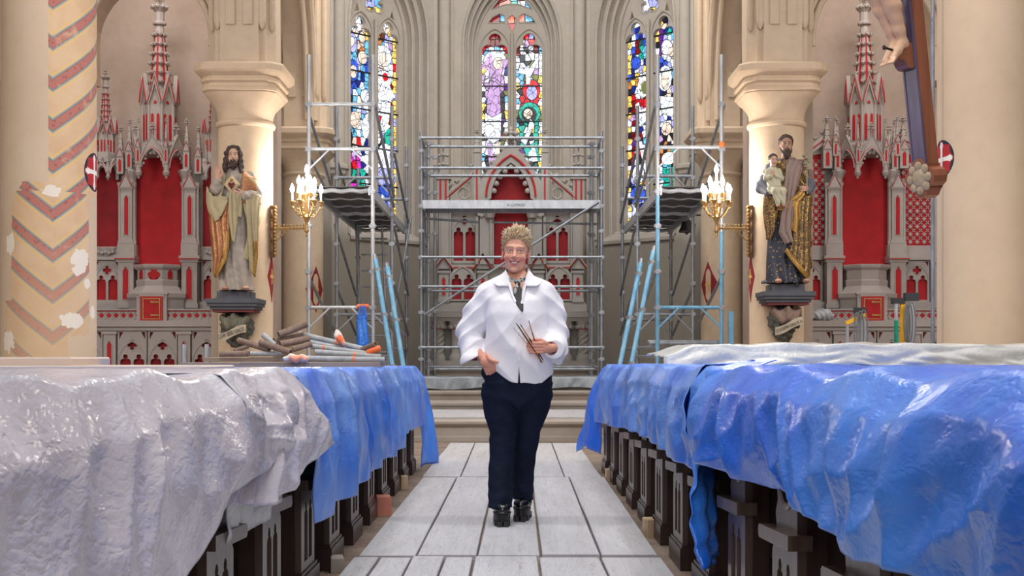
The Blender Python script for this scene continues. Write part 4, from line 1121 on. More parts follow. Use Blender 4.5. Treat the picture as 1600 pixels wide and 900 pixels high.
    def drum(s, p, r, h, n=8, spire=1.0):
        """octagonal lantern with red lights, gablets and a crocketed spire"""
        x, y, z = p
        o = s.part('lantern', MB().lathe([(r*1.12, 0), (r*1.12, .04), (r, .06), (r, h)], n, p, PI/8))
        for k in range(n):
            a = 2*PI*k/n
            if sin(a) > .4: continue
            ap_ = r*cos(PI/n); X = Matrix.Translation((x, y, z)) @ Matrix.Rotation(a+PI/2, 4, 'Z'); hw = r*sin(PI/n)
            for c in (-.45, .45):
                s.part('red_slot', MB().plate([trefoil(c*hw-hw*.22, c*hw+hw*.22, h*.12, h*.56, 3)], -ap_-.008, -ap_+.004).xf(X), M_RED, parent=o)
            s.part('red_slot', MB().plate([quatrefoil(0, h*.80, hw*.3, 3, 3, PI/2)], -ap_-.008, -ap_+.004).xf(X), M_RED, parent=o)
            mb = MB().plate([[(-hw*1.08, h*.82), (-hw*.85, h*.78), (0, h*1.12), (hw*.85, h*.78), (hw*1.08, h*.82), (0, h*1.34)]], -ap_-.04, -ap_+.01)
            s.part('gablet', mb.xf(X), parent=o)
            s.part('red_line', MB().tube([(-hw*1.02, -ap_-.044, h*.82), (0, -ap_-.044, h*1.26), (hw*1.02, -ap_-.044, h*.82)], .009, 5).xf(X), M_REDL, parent=o)
        for k in range(n):
            a = 2*PI*(k+.5)/n; s.part('lantern_shaft', MB().lathe([(r*.10, 0), (r*.10, h)], 6, (x+r*cos(a), y+r*sin(a), z)), None, True, parent=o)
        hs = h*1.75*spire
        so = s.part('spire', MB().lathe([(r*.66, h), (r*.24, h+hs*.78), (r*.40, h+hs*.79), (r*.42, h+hs*.81), (r*.28, h+hs*.83), (r*.28, h+hs*.93), (r*.5, h+hs*.98), (r*.3, h+hs)], n, p, PI/8))
        mb = MB()
        for q in range(6):
            f = .12+.11*q; rr = r*(.66-.42*f/.78)*1.15
            for k in range(n):
                a = 2*PI*(k+.5)/n; crocket(mb, (x+rr*cos(a), y+rr*sin(a), z+h+hs*f), r*.135)
        for k in range(8):
            a = 2*PI*k/8; mb.sphere((x+r*.42*cos(a), y+r*.42*sin(a), z+h+hs*.99), r*.16, (1, 1, .8), 6, 4)
        finial(mb, (x, y, z+h+hs*.98), h*.3, r*.22)
        s.part('crockets', mb, parent=so)
        for k in range(n):
            a = 2*PI*k/n
            if sin(a) > .4: continue
            X = Matrix.Translation((x, y, z)) @ Matrix.Rotation(a+PI/2, 4, 'Z'); c8 = cos(PI/n)
            s.part('red_slot', MB().add([(-r*.085, -r*.62*c8-.004, h*1.15), (r*.085, -r*.62*c8-.004, h*1.15), (.006, -r*.29*c8-.008, h+hs*.70), (-.006, -r*.29*c8-.008, h+hs*.70), (0, -r*.5*c8, h*1.2)], [(0, 1, 2, 3), (0, 4, 1), (1, 4, 2), (2, 4, 3), (3, 4, 0)]).xf(X), M_RED, parent=so)
        return o
def side_altar(s, label):
    cx = 4.80*s; Y = 17.45
    root = thing('side_altar', label, 'altar', (cx, Y, 0.02)); A = Altar(root, M_ALT)
    U = .00872
    def Z(py): return EYE+(558-py)*U-.02
    x = lambda q: q*U            # q: offset in photo pixels from the niche centre
    # ---- altar block with traceried front (mensa)
    A.part('altar_block', MB().boxb(-1.25, 1.25, -.55, .3, 0, Z(518)))
    A.part('mensa', MB().boxb(-1.30, 1.30, -.66, .3, Z(512), Z(503)).boxb(-1.27, 1.27, -.62, .3, Z(518), Z(512)))
    zt, zb = Z(519), Z(519)-.78
    for (a, b) in ((-.98, -.58), (-.40, 0.0), (0.0, .40), (.58, .98)):
        A.two_light(a+.01, b-.01, zb, zt, -.60, M_REDD)
    for q in (-.49, .49, -1.1, 1.1): A.pier(q, .16, zb-.1, zt, -.63, .1, True, False)
    # ---- gradine with crosses and tabernacle door
    A.part('gradine', MB().boxb(-1.2, 1.2, -.34, .3, Z(503), Z(484)))
    A.part('gradine_ledge', MB().boxb(-1.22, 1.22, -.37, .3, Z(486.5), Z(484)))
    for k in range(-11, 12):
        if abs(k) < 2: continue
        xx = k*.098; A.part('red_cross', MB().plate([quatrefoil(xx, Z(494), .036, 3)], -.346, -.338), M_RED)
    for k in range(-11, 11):
        if abs(k+.5) < 2: continue
        for dz in (-.035, .035): A.part('relief_dot', MB().plate([circ(k*.098+.049, Z(494)+dz, .016, 8)], -.352, -.338))
    A.part('red_line', MB().boxb(-1.2, 1.2, -.347, -.33, Z(488.4), Z(487)), M_REDL)
    A.part('tabernacle_front', MB().boxb(-.20, .20, -.40, .1, Z(503), Z(460)).boxb(-.22, .22, -.42, .1, Z(462), Z(459.5)))
    A.part('tabernacle_frame', MB().plate([rect(-.15, .15, Z(502), Z(465)), rect(-.122, .122, Z(500), Z(468))], -.42, -.39), M_REDL)
    d = A.part('tabernacle_door', MB().boxb(-.105, .105, -.415, -.39, Z(499), Z(469.5)), M_RED)
    A.part('door_rim', MB().plate([rect(-.118, .118, Z(500.3), Z(467.7)), rect(-.104, .104, Z(499), Z(469.5))], -.418, -.39), M_GOLD, parent=d)
    for zz in (474, 494): A.part('hinge', MB().boxb(-.0, .10, -.425, -.41, Z(zz)-.01, Z(zz)+.01).sphere((.0, -.418, Z(zz)), .018, (1, .4, 1), 6, 4), M_GOLD, parent=d)
    A.part('throne_base', MB().lathe([(.40, Z(484)), (.40, Z(470)), (.43, Z(466)), (.43, Z(460)), (.36, Z(456)), (.30, Z(448))], 8, (0, -.02, 0), PI/8))
    pd = A.part('expo_pedestal', MB().lathe([(.30, Z(450)), (.31, Z(440)), (.29, Z(438)), (.29, Z(424)), (.34, Z(420)), (.35, Z(416)), (.33, Z(415))], 8, (0, -.02, 0), PI/8))
    if s < 0:
        A.part('red_quatrefoil', MB().plate([quatrefoil(0, Z(431), .085, 4)], -.30, -.28), M_RED, parent=pd)
        for sx in (-1, 1): A.part('red_slot', MB().plate([trefoil(-.03, .03, Z(437), Z(428), 3)], -.285, -.265).xf(Matrix.Translation((0, -.02, 0)) @ Matrix.Rotation(sx*PI/4, 4, 'Z')), M_RED, parent=pd)
    # ---- retable
    A.part('retable_back', MB().boxb(-1.2, 1.2, .10, .5, Z(484), Z(250)))
    zl0, zl1 = Z(482), Z(406)
    for sx in (-1, 1):
        A.pier(sx*.43, .21, zl0, zl1, -.12, .22, True, False)
        A.part('string_course', MB().boxb(min(sx*.30, sx*.58), max(sx*.30, sx*.58), -.17, .1, zl1, zl1+.045).boxb(min(sx*.31, sx*.56), max(sx*.31, sx*.56), -.15, .1, zl1-.02, zl1))
        A.part('red_line', MB().boxb(min(sx*.305, sx*.57), max(sx*.305, sx*.57), -.176, -.1, zl1-.003, zl1+.012), M_REDL)
        a, b = sorted((sx*.56, sx*.90)); A.two_light(a, b, zl0+.09, zl1-.01, .03)
        A.part('string_course', MB().boxb(min(sx*.54, sx*1.15), max(sx*.54, sx*1.15), -.02, .1, zl1, zl1+.04))
        A.pier(sx*1.02, .2, zl0, zl1, -.06, .16, True, False)
        A.part('stage_base', MB().boxb(min(sx*.54, sx*1.15), max(sx*.54, sx*1.15), -.03, .1, zl0-.02, zl0+.09))
        # upper pier with slim shafts
        zu0, zu1 = zl1+.045, Z(292)
        A.part('pier_base', MB().boxb(sx*.43-.115, sx*.43+.115, -.12, .1, zu0, zu0+.16).boxb(sx*.43-.10, sx*.43+.10, -.10, .1, zu0+.16, zu0+.19))
        A.pier(sx*.43, .155, zu0+.17, zu1, -.09, .18, True, True)
        for dx in (-.10, .10): A.part('shaft', MB().lathe([(.028, zu0), (.028, zu0+.2), (.02, zu0+.22), (.02, zu1-.02), (.035, zu1+.03), (.038, zu1+.05)], 8, (sx*.43+dx, -.06, 0)), None, True)
    A.part('niche_back', MB().boxb(-.335, .335, .06, .1, Z(470), Z(235)), M_RED)
    A.part('niche_sides', MB().boxb(-.36, -.33, -.05, .1, Z(484), Z(240)).boxb(.33, .36, -.05, .1, Z(484), Z(240)))
    # ---- main canopy: half octagon
    zs = Z(278); w = .40; dpt = .36
    pts = [(-.36, -.02), (-.185, -dpt), (.185, -dpt), (.36, -.02)]
    for i in range(3):
        a, b = pts[i], pts[i+1]; c = ((a[0]+b[0])/2, (a[1]+b[1])/2); L = math.hypot(b[0]-a[0], b[1]-a[1]); ang = math.atan2(b[1]-a[1], b[0]-a[0])
        A.gable_arch(c, ang, L*1.0, zs+.07, rise=1.0)
    for (a, b) in pts[1:3]:
        A.pendant((a, b, zs+.02), .075); A.pinnacle((a, b-.01, zs+.14), .055, .62)
    for (a, b) in (pts[0], pts[3]):
        A.part('capital', MB().lathe([(.05, -.08), (.055, -.02), (.09, .05), (.10, .08), (.08, .1)], 8, (a, b-.03, zs), PI/8)); A.pinnacle((a*1.08, b-.06, zs+.1), .085, .70)
    A.part('canopy_vault', MB().prism([(p[0]*.97, p[1]*.94) for p in pts]+[(.36, .2), (-.36, .2)], zs+.28, zs+.40))
    A.part('lantern_base', MB().lathe([(.31, zs+.30), (.31, zs+.38), (.27, zs+.41), (.26, zs+.44)], 8, (0, -.02, 0), PI/8))
    A.drum((0, -.02, zs+.40), .225, .74, spire=.92)
    # ---- side bays
    for sx in (-1, 1):
        cxs = sx*.74
        if s < 0:
            A.part('niche_back', MB().boxb(cxs-.17, cxs+.17, .07, .1, Z(390), Z(255)), M_REDD)
            A.part('statue_corbel', MB().lathe([(.03, -.14), (.06, -.1), (.13, -.04), (.15, 0), (.15, .02)], 10, (cxs, .05, Z(388)), 0, 1, .6))
            mb = MB()
            for k in range(5): mb.sphere((cxs-.1+.05*k, -.02, Z(388)-.05-.015*(k % 2)), .03, (1, .7, .8), 6, 4)
            A.part('corbel_leaves', mb, None, True)
            A.part('bay_base', MB().boxb(cxs-.2, cxs+.2, .03, .1, zl1+.04, Z(385)))
            p3 = [(cxs-.16, .03), (cxs-.075, -.14), (cxs+.075, -.14), (cxs+.16, .03)]
            for i in range(3):
                a, b = p3[i], p3[i+1]; c = ((a[0]+b[0])/2, (a[1]+b[1])/2); L = math.hypot(b[0]-a[0], b[1]-a[1])
                A.gable_arch(c, math.atan2(b[1]-a[1], b[0]-a[0]), L, zs+.03, rise=.95)
            for (a, b) in p3[1:3]: A.pendant((a, b, zs-.0), .045); A.pinnacle((a, b, zs+.07), .035, .36, False)
            A.part('canopy_vault', MB().prism([(cxs-.155, .1), (cxs-.15, .03), (cxs-.07, -.13), (cxs+.07, -.13), (cxs+.15, .03), (cxs+.155, .1)], zs+.2, zs+.34))
            A.drum((cxs, .0, zs+.26), .115, .42, spire=.95)
            A.part('outer_shaft', MB().lathe([(.035, zl1+.04), (.035, zl1+.24), (.024, zl1+.26), (.024, zs-.04), (.05, zs+.04)], 8, (sx*.95, .0, 0)), None, True)
            A.pinnacle((sx*.97, .0, zs+.03), .08, .55)
            A.pinnacle((sx*.53, -.01, zs+.05), .09, .66)
        else:
            # diaper panel with sloping crocketed gable
            z0, z1 = zl1+.20, Z(262)
            o = A.part('diaper_ground', MB().boxb(cxs-.21, cxs+.21, .06, .1, z0, Z(235)), M_RED)
            nx, nz = 4, 14
            for i in range(nx+1):
                for j in range(nz):
                    xx = cxs-.19+i*.095; zz = z0+.05+j*.105
                    if zz > Z(255)+.12*(1 - abs(xx)/.9)*2: continue
                    A.part('diaper_flower', MB().plate([quatrefoil(xx, zz, .031, 3, 4, 0)], .045, .062), parent=o)
            for i in range(nx):
                for j in range(nz-1):
                    xx = cxs-.19+(i+.5)*.095; zz = z0+.05+(j+.5)*.105
                    if zz > Z(255)+.12*(1 - abs(xx)/.9)*2: continue
                    A.part('diaper_cross', MB().bar((xx-.022, .055, zz-.022), (xx+.022, .055, zz+.022), .012, .006, (0, 1, 0)).bar((xx-.022, .055, zz+.022), (xx+.022, .055, zz-.022), .012, .006, (0, 1, 0)), parent=o)
            A.part('bay_base', MB().boxb(cxs-.24, cxs+.30, .03, .1, zl1+.04, z0))
            A.part('bay_edge', MB().boxb(min(sx*.93, sx*1.15), max(sx*.93, sx*1.15), .0, .1, zl1+.04, Z(266)))
            ga = [(sx*.50, Z(205)), (sx*1.25, Z(275)), (sx*1.25, Z(283)), (sx*.50, Z(222))]
            A.part('raking_gable', MB().plate([ga if sx < 0 else ga[::-1]], -.02, .12))
            A.part('raking_panel', MB().plate([[(sx*.50, Z(222)), (sx*1.25, Z(283)), (sx*1.15, Z(276)), (sx*1.0, Z(262)), (sx*.85, Z(255)), (sx*.70, Z(242)), (sx*.60, Z(240)), (sx*.50, Z(236))]], .03, .1))
            A.part('red_line', MB().tube([(sx*.50, -.024, Z(214)), (sx*1.25, -.024, Z(279.5))], .009, 5), M_REDL)
            mb = MB()
            for k in range(8): f = .08+k*.125; crocket(mb, (sx*(.50+.75*f), .03, Z(205)+(Z(275)-Z(205))*f+.03), .035)
            A.part('crockets', mb)
            A.pinnacle((sx*.52, -.04, zs+.12), .12, .72); A.pinnacle((sx*.42, -.1, zs+.28), .07, .55)
    return root
side_altar(-1, 'grey stone gothic side altar with red niches and tall spire, on the left')
side_altar(1, 'grey stone gothic side altar with red diaper panels, on the right')

# ---------------- high altar behind the central scaffold
def high_altar():
    Y = 22.0; U = .011
    root = thing('high_altar', 'grey gothic high altar with red panels below the middle window', 'altar', (-.02, Y, .79)); A = Altar(root, M_ALTG)
    def Z(py): return EYE+(558-py)*U-.79
    # table on columns
    A.part('mensa', MB().boxb(-1.38, 1.38, -.5, .4, Z(497), Z(488)).boxb(-1.34, 1.34, -.46, .4, Z(503), Z(497)))
    A.part('table_core', MB().boxb(-1.25, 1.25, -.1, .4, 0, Z(503)))
    A.part('red_ground', MB().boxb(-.8, .8, -.13, -.1, .1, Z(508)), M_REDD)
    A.part('table_foot', MB().boxb(-1.42, 1.42, -.52, .4, 0, .09).boxb(-1.38, 1.38, -.48, .4, .09, .13))
    for sx in (-1, 1):
        for q, tw in ((1.22, True), (.93, False), (.45, False)):
            x = sx*q
            c = A.part('column', MB().lathe([(.12, .13), (.12, .2), (.09, .24), (.085, .26), (.08, .62), (.085, .64), (.12, .76), (.13, .8), (.13, Z(503))], 12, (x, -.36, 0)), None, True)
            mb = MB()
            for k in range(8): a = k*PI/4; mb.sphere((x+.105*cos(a), -.36+.105*sin(a), .70), .035, (1, 1, 1.2), 6, 4)
            A.part('capital_leaves', mb, None, True, c)
            A.part('red_band', MB().lathe([(.09, .655), (.10, .67), (.09, .685)], 12, (x, -.36, 0)), M_REDL, True, c)
            if tw:
                for ph in range(4): A.part('twisted_roll', MB().tube([(x+.08*cos(ph*PI/2+k*.5), -.36+.08*sin(ph*PI/2+k*.5), .25+k*.03) for k in range(13)], .022, 6), None, True, c)
    # lower retable stage
    z0, z1 = Z(487), Z(418)
    A.part('retable_core', MB().boxb(-1.25, 1.25, 0, .4, z0, z1+.05))
    A.part('retable_base', MB().boxb(-1.3, 1.3, -.08, .1, z0, z0+.12).boxb(-1.28, 1.28, -.06, .1, z0+.12, z0+.16))
    A.part('string_course', MB().boxb(-1.3, 1.3, -.08, .1, z1, z1+.05)); A.part('red_line', MB().boxb(-1.29, 1.29, -.084, -.05, z1-.012, z1+.004), M_REDL)
    for sx in (-1, 1):
        for q in (1.15, .48):
            A.pier(sx*q, .17, z0+.16, z1-.06, -.07, .1, True, False)
            mb = MB().plate([[(sx*q-.16, z1-.03), (sx*q-.16, z1-.0), (sx*q, z1+.24), (sx*q+.16, z1-.0), (sx*q+.16, z1-.03), (sx*q, z1+.16)]], -.12, -.04)
            A.part('gablet', mb, M_GOLD if q < 1 else None)
            A.part('gablet_field', MB().plate([[(sx*q-.13, z1-.03), (sx*q+.13, z1-.03), (sx*q, z1+.16)]], -.09, -.04))
            A.part('red_line', MB().tube([(sx*q-.15, -.125, z1-.015), (sx*q, -.125, z1+.175), (sx*q+.15, -.125, z1-.015)], .010, 5), M_REDL)
        a, b = sorted((sx*.60, sx*1.05)); A.two_light(a, b, z0+.18, z1-.02, -.075, M_REDD, .60, False)
    # upper stage: two-light red panels either side of the throne niche
    z2, z3 = z1+.05, Z(322)
    A.part('upper_core', MB().boxb(-1.25, 1.25, .08, .4, z2, z3))
    for sx in (-1, 1):
        a, b = sorted((sx*.58, sx*1.02)); A.two_light(a, b, z2+.02, z3-.02, .02, M_REDD, .52)
        A.part('buttress', MB().boxb(sx*1.13-.10, sx*1.13+.10, -.04, .3, z2, z3-.1)); A.part('buttress_cap', MB().plate([[(sx*1.13-.12, z3-.1), (sx*1.13+.12, z3-.1), (sx*1.13, z3+.12)]], -.06, .1))
        for dx in (-.09, .09): A.part('buttress_shaft', MB().lathe([(.02, z2), (.02, z3-.1)], 6, (sx*1.13+dx, -.05, 0)), None, True)
        A.part('niche_pier', MB().boxb(sx*.41-.12, sx*.41+.12, -.12, .3, z2, z3)); A.part('pier_capital', MB().lathe([(.08, -.1), (.10, -.02), (.14, .04), (.14, .07)], 8, (sx*.36, -.12, z3-.12), PI/8))
        mb = MB()
        for k in range(5): mb.sphere((sx*.46-.08+k*.04, -.13, z3-.16-.02*(k % 2)), .035, (1, .7, 1), 6, 4)
        A.part('capital_leaves', mb, None, True)
        for dx in (-.12, .12): A.part('pier_shaft', MB().lathe([(.028, z2), (.028, z3-.2)], 8, (sx*.46+dx, -.13, 0)), None, True)
    A.part('throne_back', MB().boxb(-.30, .30, .04, .09, z2, z3+.25), M_REDD)
    A.part('string_course', MB().boxb(-1.3, 1.3, -.14, .1, z3, z3+.05)); A.part('red_line', MB().boxb(-1.29, 1.29, -.145, -.1, z3-.012, z3+.002), M_REDL)
    # cresting: big pointed gable, ogee flying ribs, red striped buttresses, pinnacles
    zs = z3+.05
    P = pointed(-.42, .42, zs, zs+.08, .95, 10)
    out = [(-.56, zs)]+[(-.44, zs)]+[(a*.8, zs+(b-zs)*.86) for a, b in P[1:-1]]+[(.44, zs), (.56, zs), (.56, zs+.3), (.2, zs+.82), (0, zs+.98), (-.2, zs+.82), (-.56, zs+.3)]
    A.part('main_gable', MB().plate([out], -.16, .05))
    A.part('gable_back', MB().boxb(-.4, .4, .06, .09, zs-.02, zs+.6), M_REDD)  # deep red backing behind the gable opening
    A.part('red_arch', MB().tube([(a*1.0, -.168, b+.02) for a, b in P[1:-1]], .022, 6), M_REDL, True)
    mb = MB()
    for (a, b) in P[3:-3:2]: mb.sphere((a*.72, -.12, zs+(b-zs)*.78), .05, (1, .6, 1), 6, 4)
    A.part('cusps', mb, None, True)
    mb = MB()
    for k in range(6):
        f = k/6
        for sx in (-1, 1): crocket(mb, (sx*(.58-.55*f), -.08, zs+.35+.66*f), .055)
    finial(mb, (0, -.06, zs+.92), .35, .12); A.part('crockets', mb)
    for sx in (-1, 1):
        A.part('flank_pier', MB().boxb(sx*.58-.06, sx*.58+.06, -.15, .1, zs, zs+.62)); A.part('red_line', MB().boxb(sx*.58-.015, sx*.58+.015, -.157, -.1, zs+.02, zs+.56), M_REDL)
        A.pinnacle((sx*.58, -.06, zs+.62), .11, .65, False)
        q = [(sx*(1.12-.5*f), -.06, zs+.12+.42*f**1.8+.08*sin(f*PI)) for f in [i/10 for i in range(11)]]
        A.part('flying_rib', MB().tube(q, .035, 8), None, True)
        q = [(a, b-.03, c-.05) for a, b, c in q]; A.part('red_line', MB().tube(q, .014, 6), M_REDD, True)
        A.part('ring_tracery', MB().tube([(sx*.80+.09*cos(k*PI/8), -.03, zs+.16+.09*sin(k*PI/8)) for k in range(16)], .02, 6, closed=True).tube([(sx*.68, -.03, zs), (sx*.72, -.03, zs+.36)], .02, 6), None, True)
        mb = MB()
        for k in range(4): f = .15+.25*k; crocket(mb, (sx*(1.12-.5*f), -.06, zs+.2+.42*f**1.8+.08), .05)
        A.part('crockets', mb)
        A.part('corner_buttress', MB().boxb(sx*1.16-.10, sx*1.16+.10, -.1, .2, zs, zs+.42)); A.part('buttress_cap', MB().plate([[(sx*1.16-.14, zs+.40), (sx*1.16+.14, zs+.40), (sx*1.16, zs+.60)]], -.12, .1))
        for dx in (-.045, .045): A.part('red_line', MB().boxb(sx*1.16+dx-.018, sx*1.16+dx+.018, -.106, -.05, zs, zs+.42), M_REDL)
        mb = MB().tube([(sx*1.16, 0, zs+.5), (sx*1.16, 0, zs+1.05)], .022, 6)
        for k in range(3): 
            for a in range(4): mb.sphere((sx*1.16+.07*cos(a*PI/2), .07*sin(a*PI/2), zs+.66+.16*k), .035, (1, 1, .8), 6, 4)
        A.part('slim_finial', mb)
    return root
high_altar()
# ======================= the person on the boardwalk
def vcol_mat(name, rough=.5, attr='Col', sss=0, var=.0, bump=0, bs=200, metal=0, spec=.5):
    t = MT(name); n = t.nt.nodes.new('ShaderNodeVertexColor'); n.layer_name = attr
    t.nt.links.new(n.outputs[0], t.b.inputs['Base Color']); t.set(Roughness=rough, Metallic=metal); t.b.inputs['Specular IOR Level'].default_value = spec
    if sss: t.b.inputs['Subsurface Weight'].default_value = sss; t.b.inputs['Subsurface Radius'].default_value = (.01, .004, .002)
    if bump: t.bump(t.noise(bs, 3), bump, .002)
    return t.m
def joinmesh(name, lst, m, parent):
    """several sculpted surfaces -> one mesh object. lst of (P,Q,colfn)"""
    Ps = []; Qs = []; Cs = []; k = 0
    for P, Q, fn in lst:
        Ps.append(P); Qs.append(Q+k); k += len(P)
        C = np.ones((len(P), 4), np.float32); C[:, :3] = fn(P[:, 0], P[:, 1], P[:, 2]); Cs.append(C)
    P = np.concatenate(Ps); Q = np.concatenate(Qs); C = np.concatenate(Cs)
    me = bpy.data.meshes.new(name); me.vertices.add(len(P)); me.vertices.foreach_set('co', P.astype(np.float32).ravel())
    me.loops.add(len(Q)*4); me.loops.foreach_set('vertex_index', Q.ravel().astype(np.int32))
    me.polygons.add(len(Q)); me.polygons.foreach_set('loop_start', np.arange(0, len(Q)*4, 4, dtype=np.int32)); me.polygons.foreach_set('use_smooth', np.ones(len(Q), bool))
    me.update(); me.validate()
    ca = me.color_attributes.new('Col', 'FLOAT_COLOR', 'POINT'); ca.data.foreach_set('color', C.ravel())
    me.materials.append(m); return link(name, me, parent)
def blend(c, w, col):
    col = np.array(col)[None, :]; w = np.clip(w, 0, 1)[:, None]; return c*(1-w)+col*w
M_SKIN = vcol_mat('skin', .48, sss=.12, spec=.4)
SK = lin('dca48c'); SKR = lin('d2836f'); LIP = lin('bf6a66'); BROW = lin('8a6a52')
person = thing('person', 'smiling person in white shirt and dark jeans holding paintbrushes on the boardwalk', 'person', (.03, 7.4, PT), 0)
HC = np.array([-.008, -.01, 1.557])   # point between the eyes, before the tilt
ROLL = .05; YAW = -.06; PITCH = .02
RH = np.array(Matrix.Rotation(ROLL, 3, 'Y') @ Matrix.Rotation(YAW, 3, 'Z') @ Matrix.Rotation(PITCH, 3, 'X'))
def tohead(X, Y, Z):
    x, y, z = X-HC[0], Y-HC[1], Z-HC[2]; m = RH.T
    return m[0, 0]*x+m[0, 1]*y+m[0, 2]*z, m[1, 0]*x+m[1, 1]*y+m[1, 2]*z, m[2, 0]*x+m[2, 1]*y+m[2, 2]*z
def fromhead(p): return tuple(RH @ np.array(p)+HC)
def head_sdf(X, Y, Z):
    x, y, z = X, Y, Z
    d = ell(x, y, z, (0, .015, .035), (.075, .094, .082))
    d = smin(d, ell(x, y, z, (0, -.022, -.040), (.058, .066, .078)), .03)
    for s in (-1, 1):
        d = smin(d, ell(x, y, z, (s*.037, -.058, -.036), (.026, .024, .021)), .02)
        d = smin(d, ell(x, y, z, (s*.030, -.025, -.078), (.019, .032, .022)), .022)
    d = smin(d, ell(x, y, z, (0, -.074, -.106), (.021, .018, .015)), .018)
    d = smin(d, ell(x, y, z, (0, -.030, -.104), (.030, .035, .014)), .015)
    d = smin(d, ell(x, y, z, (0, -.070, .020), (.050, .020, .013)), .018)
    for s in (-1, 1):
        d = smax(d, -ell(x, y, z, (s*.030, -.098, .002), (.020, .016, .011)), .012)
        d = smin(d, ell(x, y, z, (s*.030, -.0705, -.001), (.0165, .0145, .0140)), .004)
        zs = z+.001-.002*np.cos((x-s*.030)/.013*1.4)
        d = smax(d, -ell(x, y, zs, (s*.030, -.086, 0), (.0140, .012, .0040)), .002)
    d = smin(d, cap(x, y, z, (0, -.083, .008), (0, -.103, -.030), .0070, .0105), .010)
    d = smin(d, ell(x, y, z, (0, -.104, -.034), (.0115, .011, .0095)), .006)
    for s in (-1, 1): d = smin(d, ell(x, y, z, (s*.012, -.094, -.036), (.0080, .010, .0070)), .005)
    zz = z+.067-(x/.03)**2*.010
    d = smin(d, ell(x, y, zz, (0, -.080, .0075), (.030, .012, .0045)), .006)
    d = smin(d, ell(x, y, zz, (0, -.079, -.0085), (.025, .013, .0055)), .006)
    d = smax(d, -ell(x, y, zz, (0, -.094, 0), (.0265, .018, .0052)), .003)
    for s in (-1, 1):
        d = smax(d, -cap(x, y, z, (s*.022, -.093, -.040), (s*.036, -.080, -.062), .0025, .002), .009)
        e = ell(x, y, z, (s*.076, .018, -.012), (.009, .020, .030)); e = smax(e, -ell(x, y, z, (s*.084, .012, -.010), (.006, .011, .019)), .006); d = smin(d, e, .006)
    return d
def head_col(X, Y, Z):
    x, y, z = tohead(X, Y, Z); c = np.tile(np.array(SK), (len(x), 1))
    for s in (-1, 1): c = blend(c, 1.1-np.sqrt(((x-s*.042)/.03)**2+((z+.045)/.026)**2), SKR)
    c = blend(c, .9-np.sqrt((x/.016)**2+((z+.036)/.014)**2), SKR)
    zz = z+.067-(x/.03)**2*.010
    lips = ((np.abs(x) < .032) & (np.abs(zz) < .0145*(1-(x/.036)**2)) & (y < -.066)).astype(float)
    c = blend(c, lips*.85, LIP); c = blend(c, ((np.abs(zz) < .0045) & (np.abs(x) < .026) & (y > -.084) & (y < -.05))*.8, lin('5a2622'))
    for s in (-1, 1):
        br = (np.abs((z-.0225)-.004*np.cos((x-s*.032)/.022*1.3)+.003) < .0034) & (np.abs(x-s*.033) < .022) & (y < -.05)
        c = blend(c, br*.75, BROW)
        la = (np.abs(z-.0045+((x-s*.030)/.02)**2*.004) < .0016) & (np.abs(x-s*.030) < .017) & (y < -.06)
        c = blend(c, la*.9, lin('3a2a26'))
    return c
def hand_parts(X, Y, Z, palm, fingers, k=.006):
    d = None
    for (c, r, R) in palm:
        q = ell(X, Y, Z, c, r, R); d = q if d is None else smin(d, q, .012)
    for pts, rs in fingers: d = smin(d, chain(X, Y, Z, pts, rs, .004), k)
    return d
# her left hand (right in the picture) closes round the brushes in front of the belly
FL = []
for i, (zk, zt, r, xt) in enumerate(((1.026, 1.030, .0092, .062), (1.010, 1.012, .0095, .058), (.992, .993, .0092, .064), (.977, .976, .0082, .074))):
    FL.append(([(.138, -.232, zk), (.100, -.246, (zk+zt)/2), (xt, -.240, zt), (xt+.004, -.218, zt-.001), (xt+.026, -.205, zt-.001)], [r*1.1, r*1.02, r*.98, r*.92, r*.8]))
FL.append(([(.160, -.222, 1.028), (.130, -.222, 1.045), (.098, -.232, 1.048), (.070, -.238, 1.043)], [.014, .0115, .010, .008]))
PLM = [((.150, -.218, 1.002), (.034, .018, .032), None), ((.175, -.205, 1.0), (.030, .018, .026), None)]
def lh(X, Y, Z):
    d = hand_parts(X, Y, Z, PLM, FL)
    return smin(d, cap(X, Y, Z, (.185, -.195, .998), (.225, -.12, 1.01), .022, .03), .012)
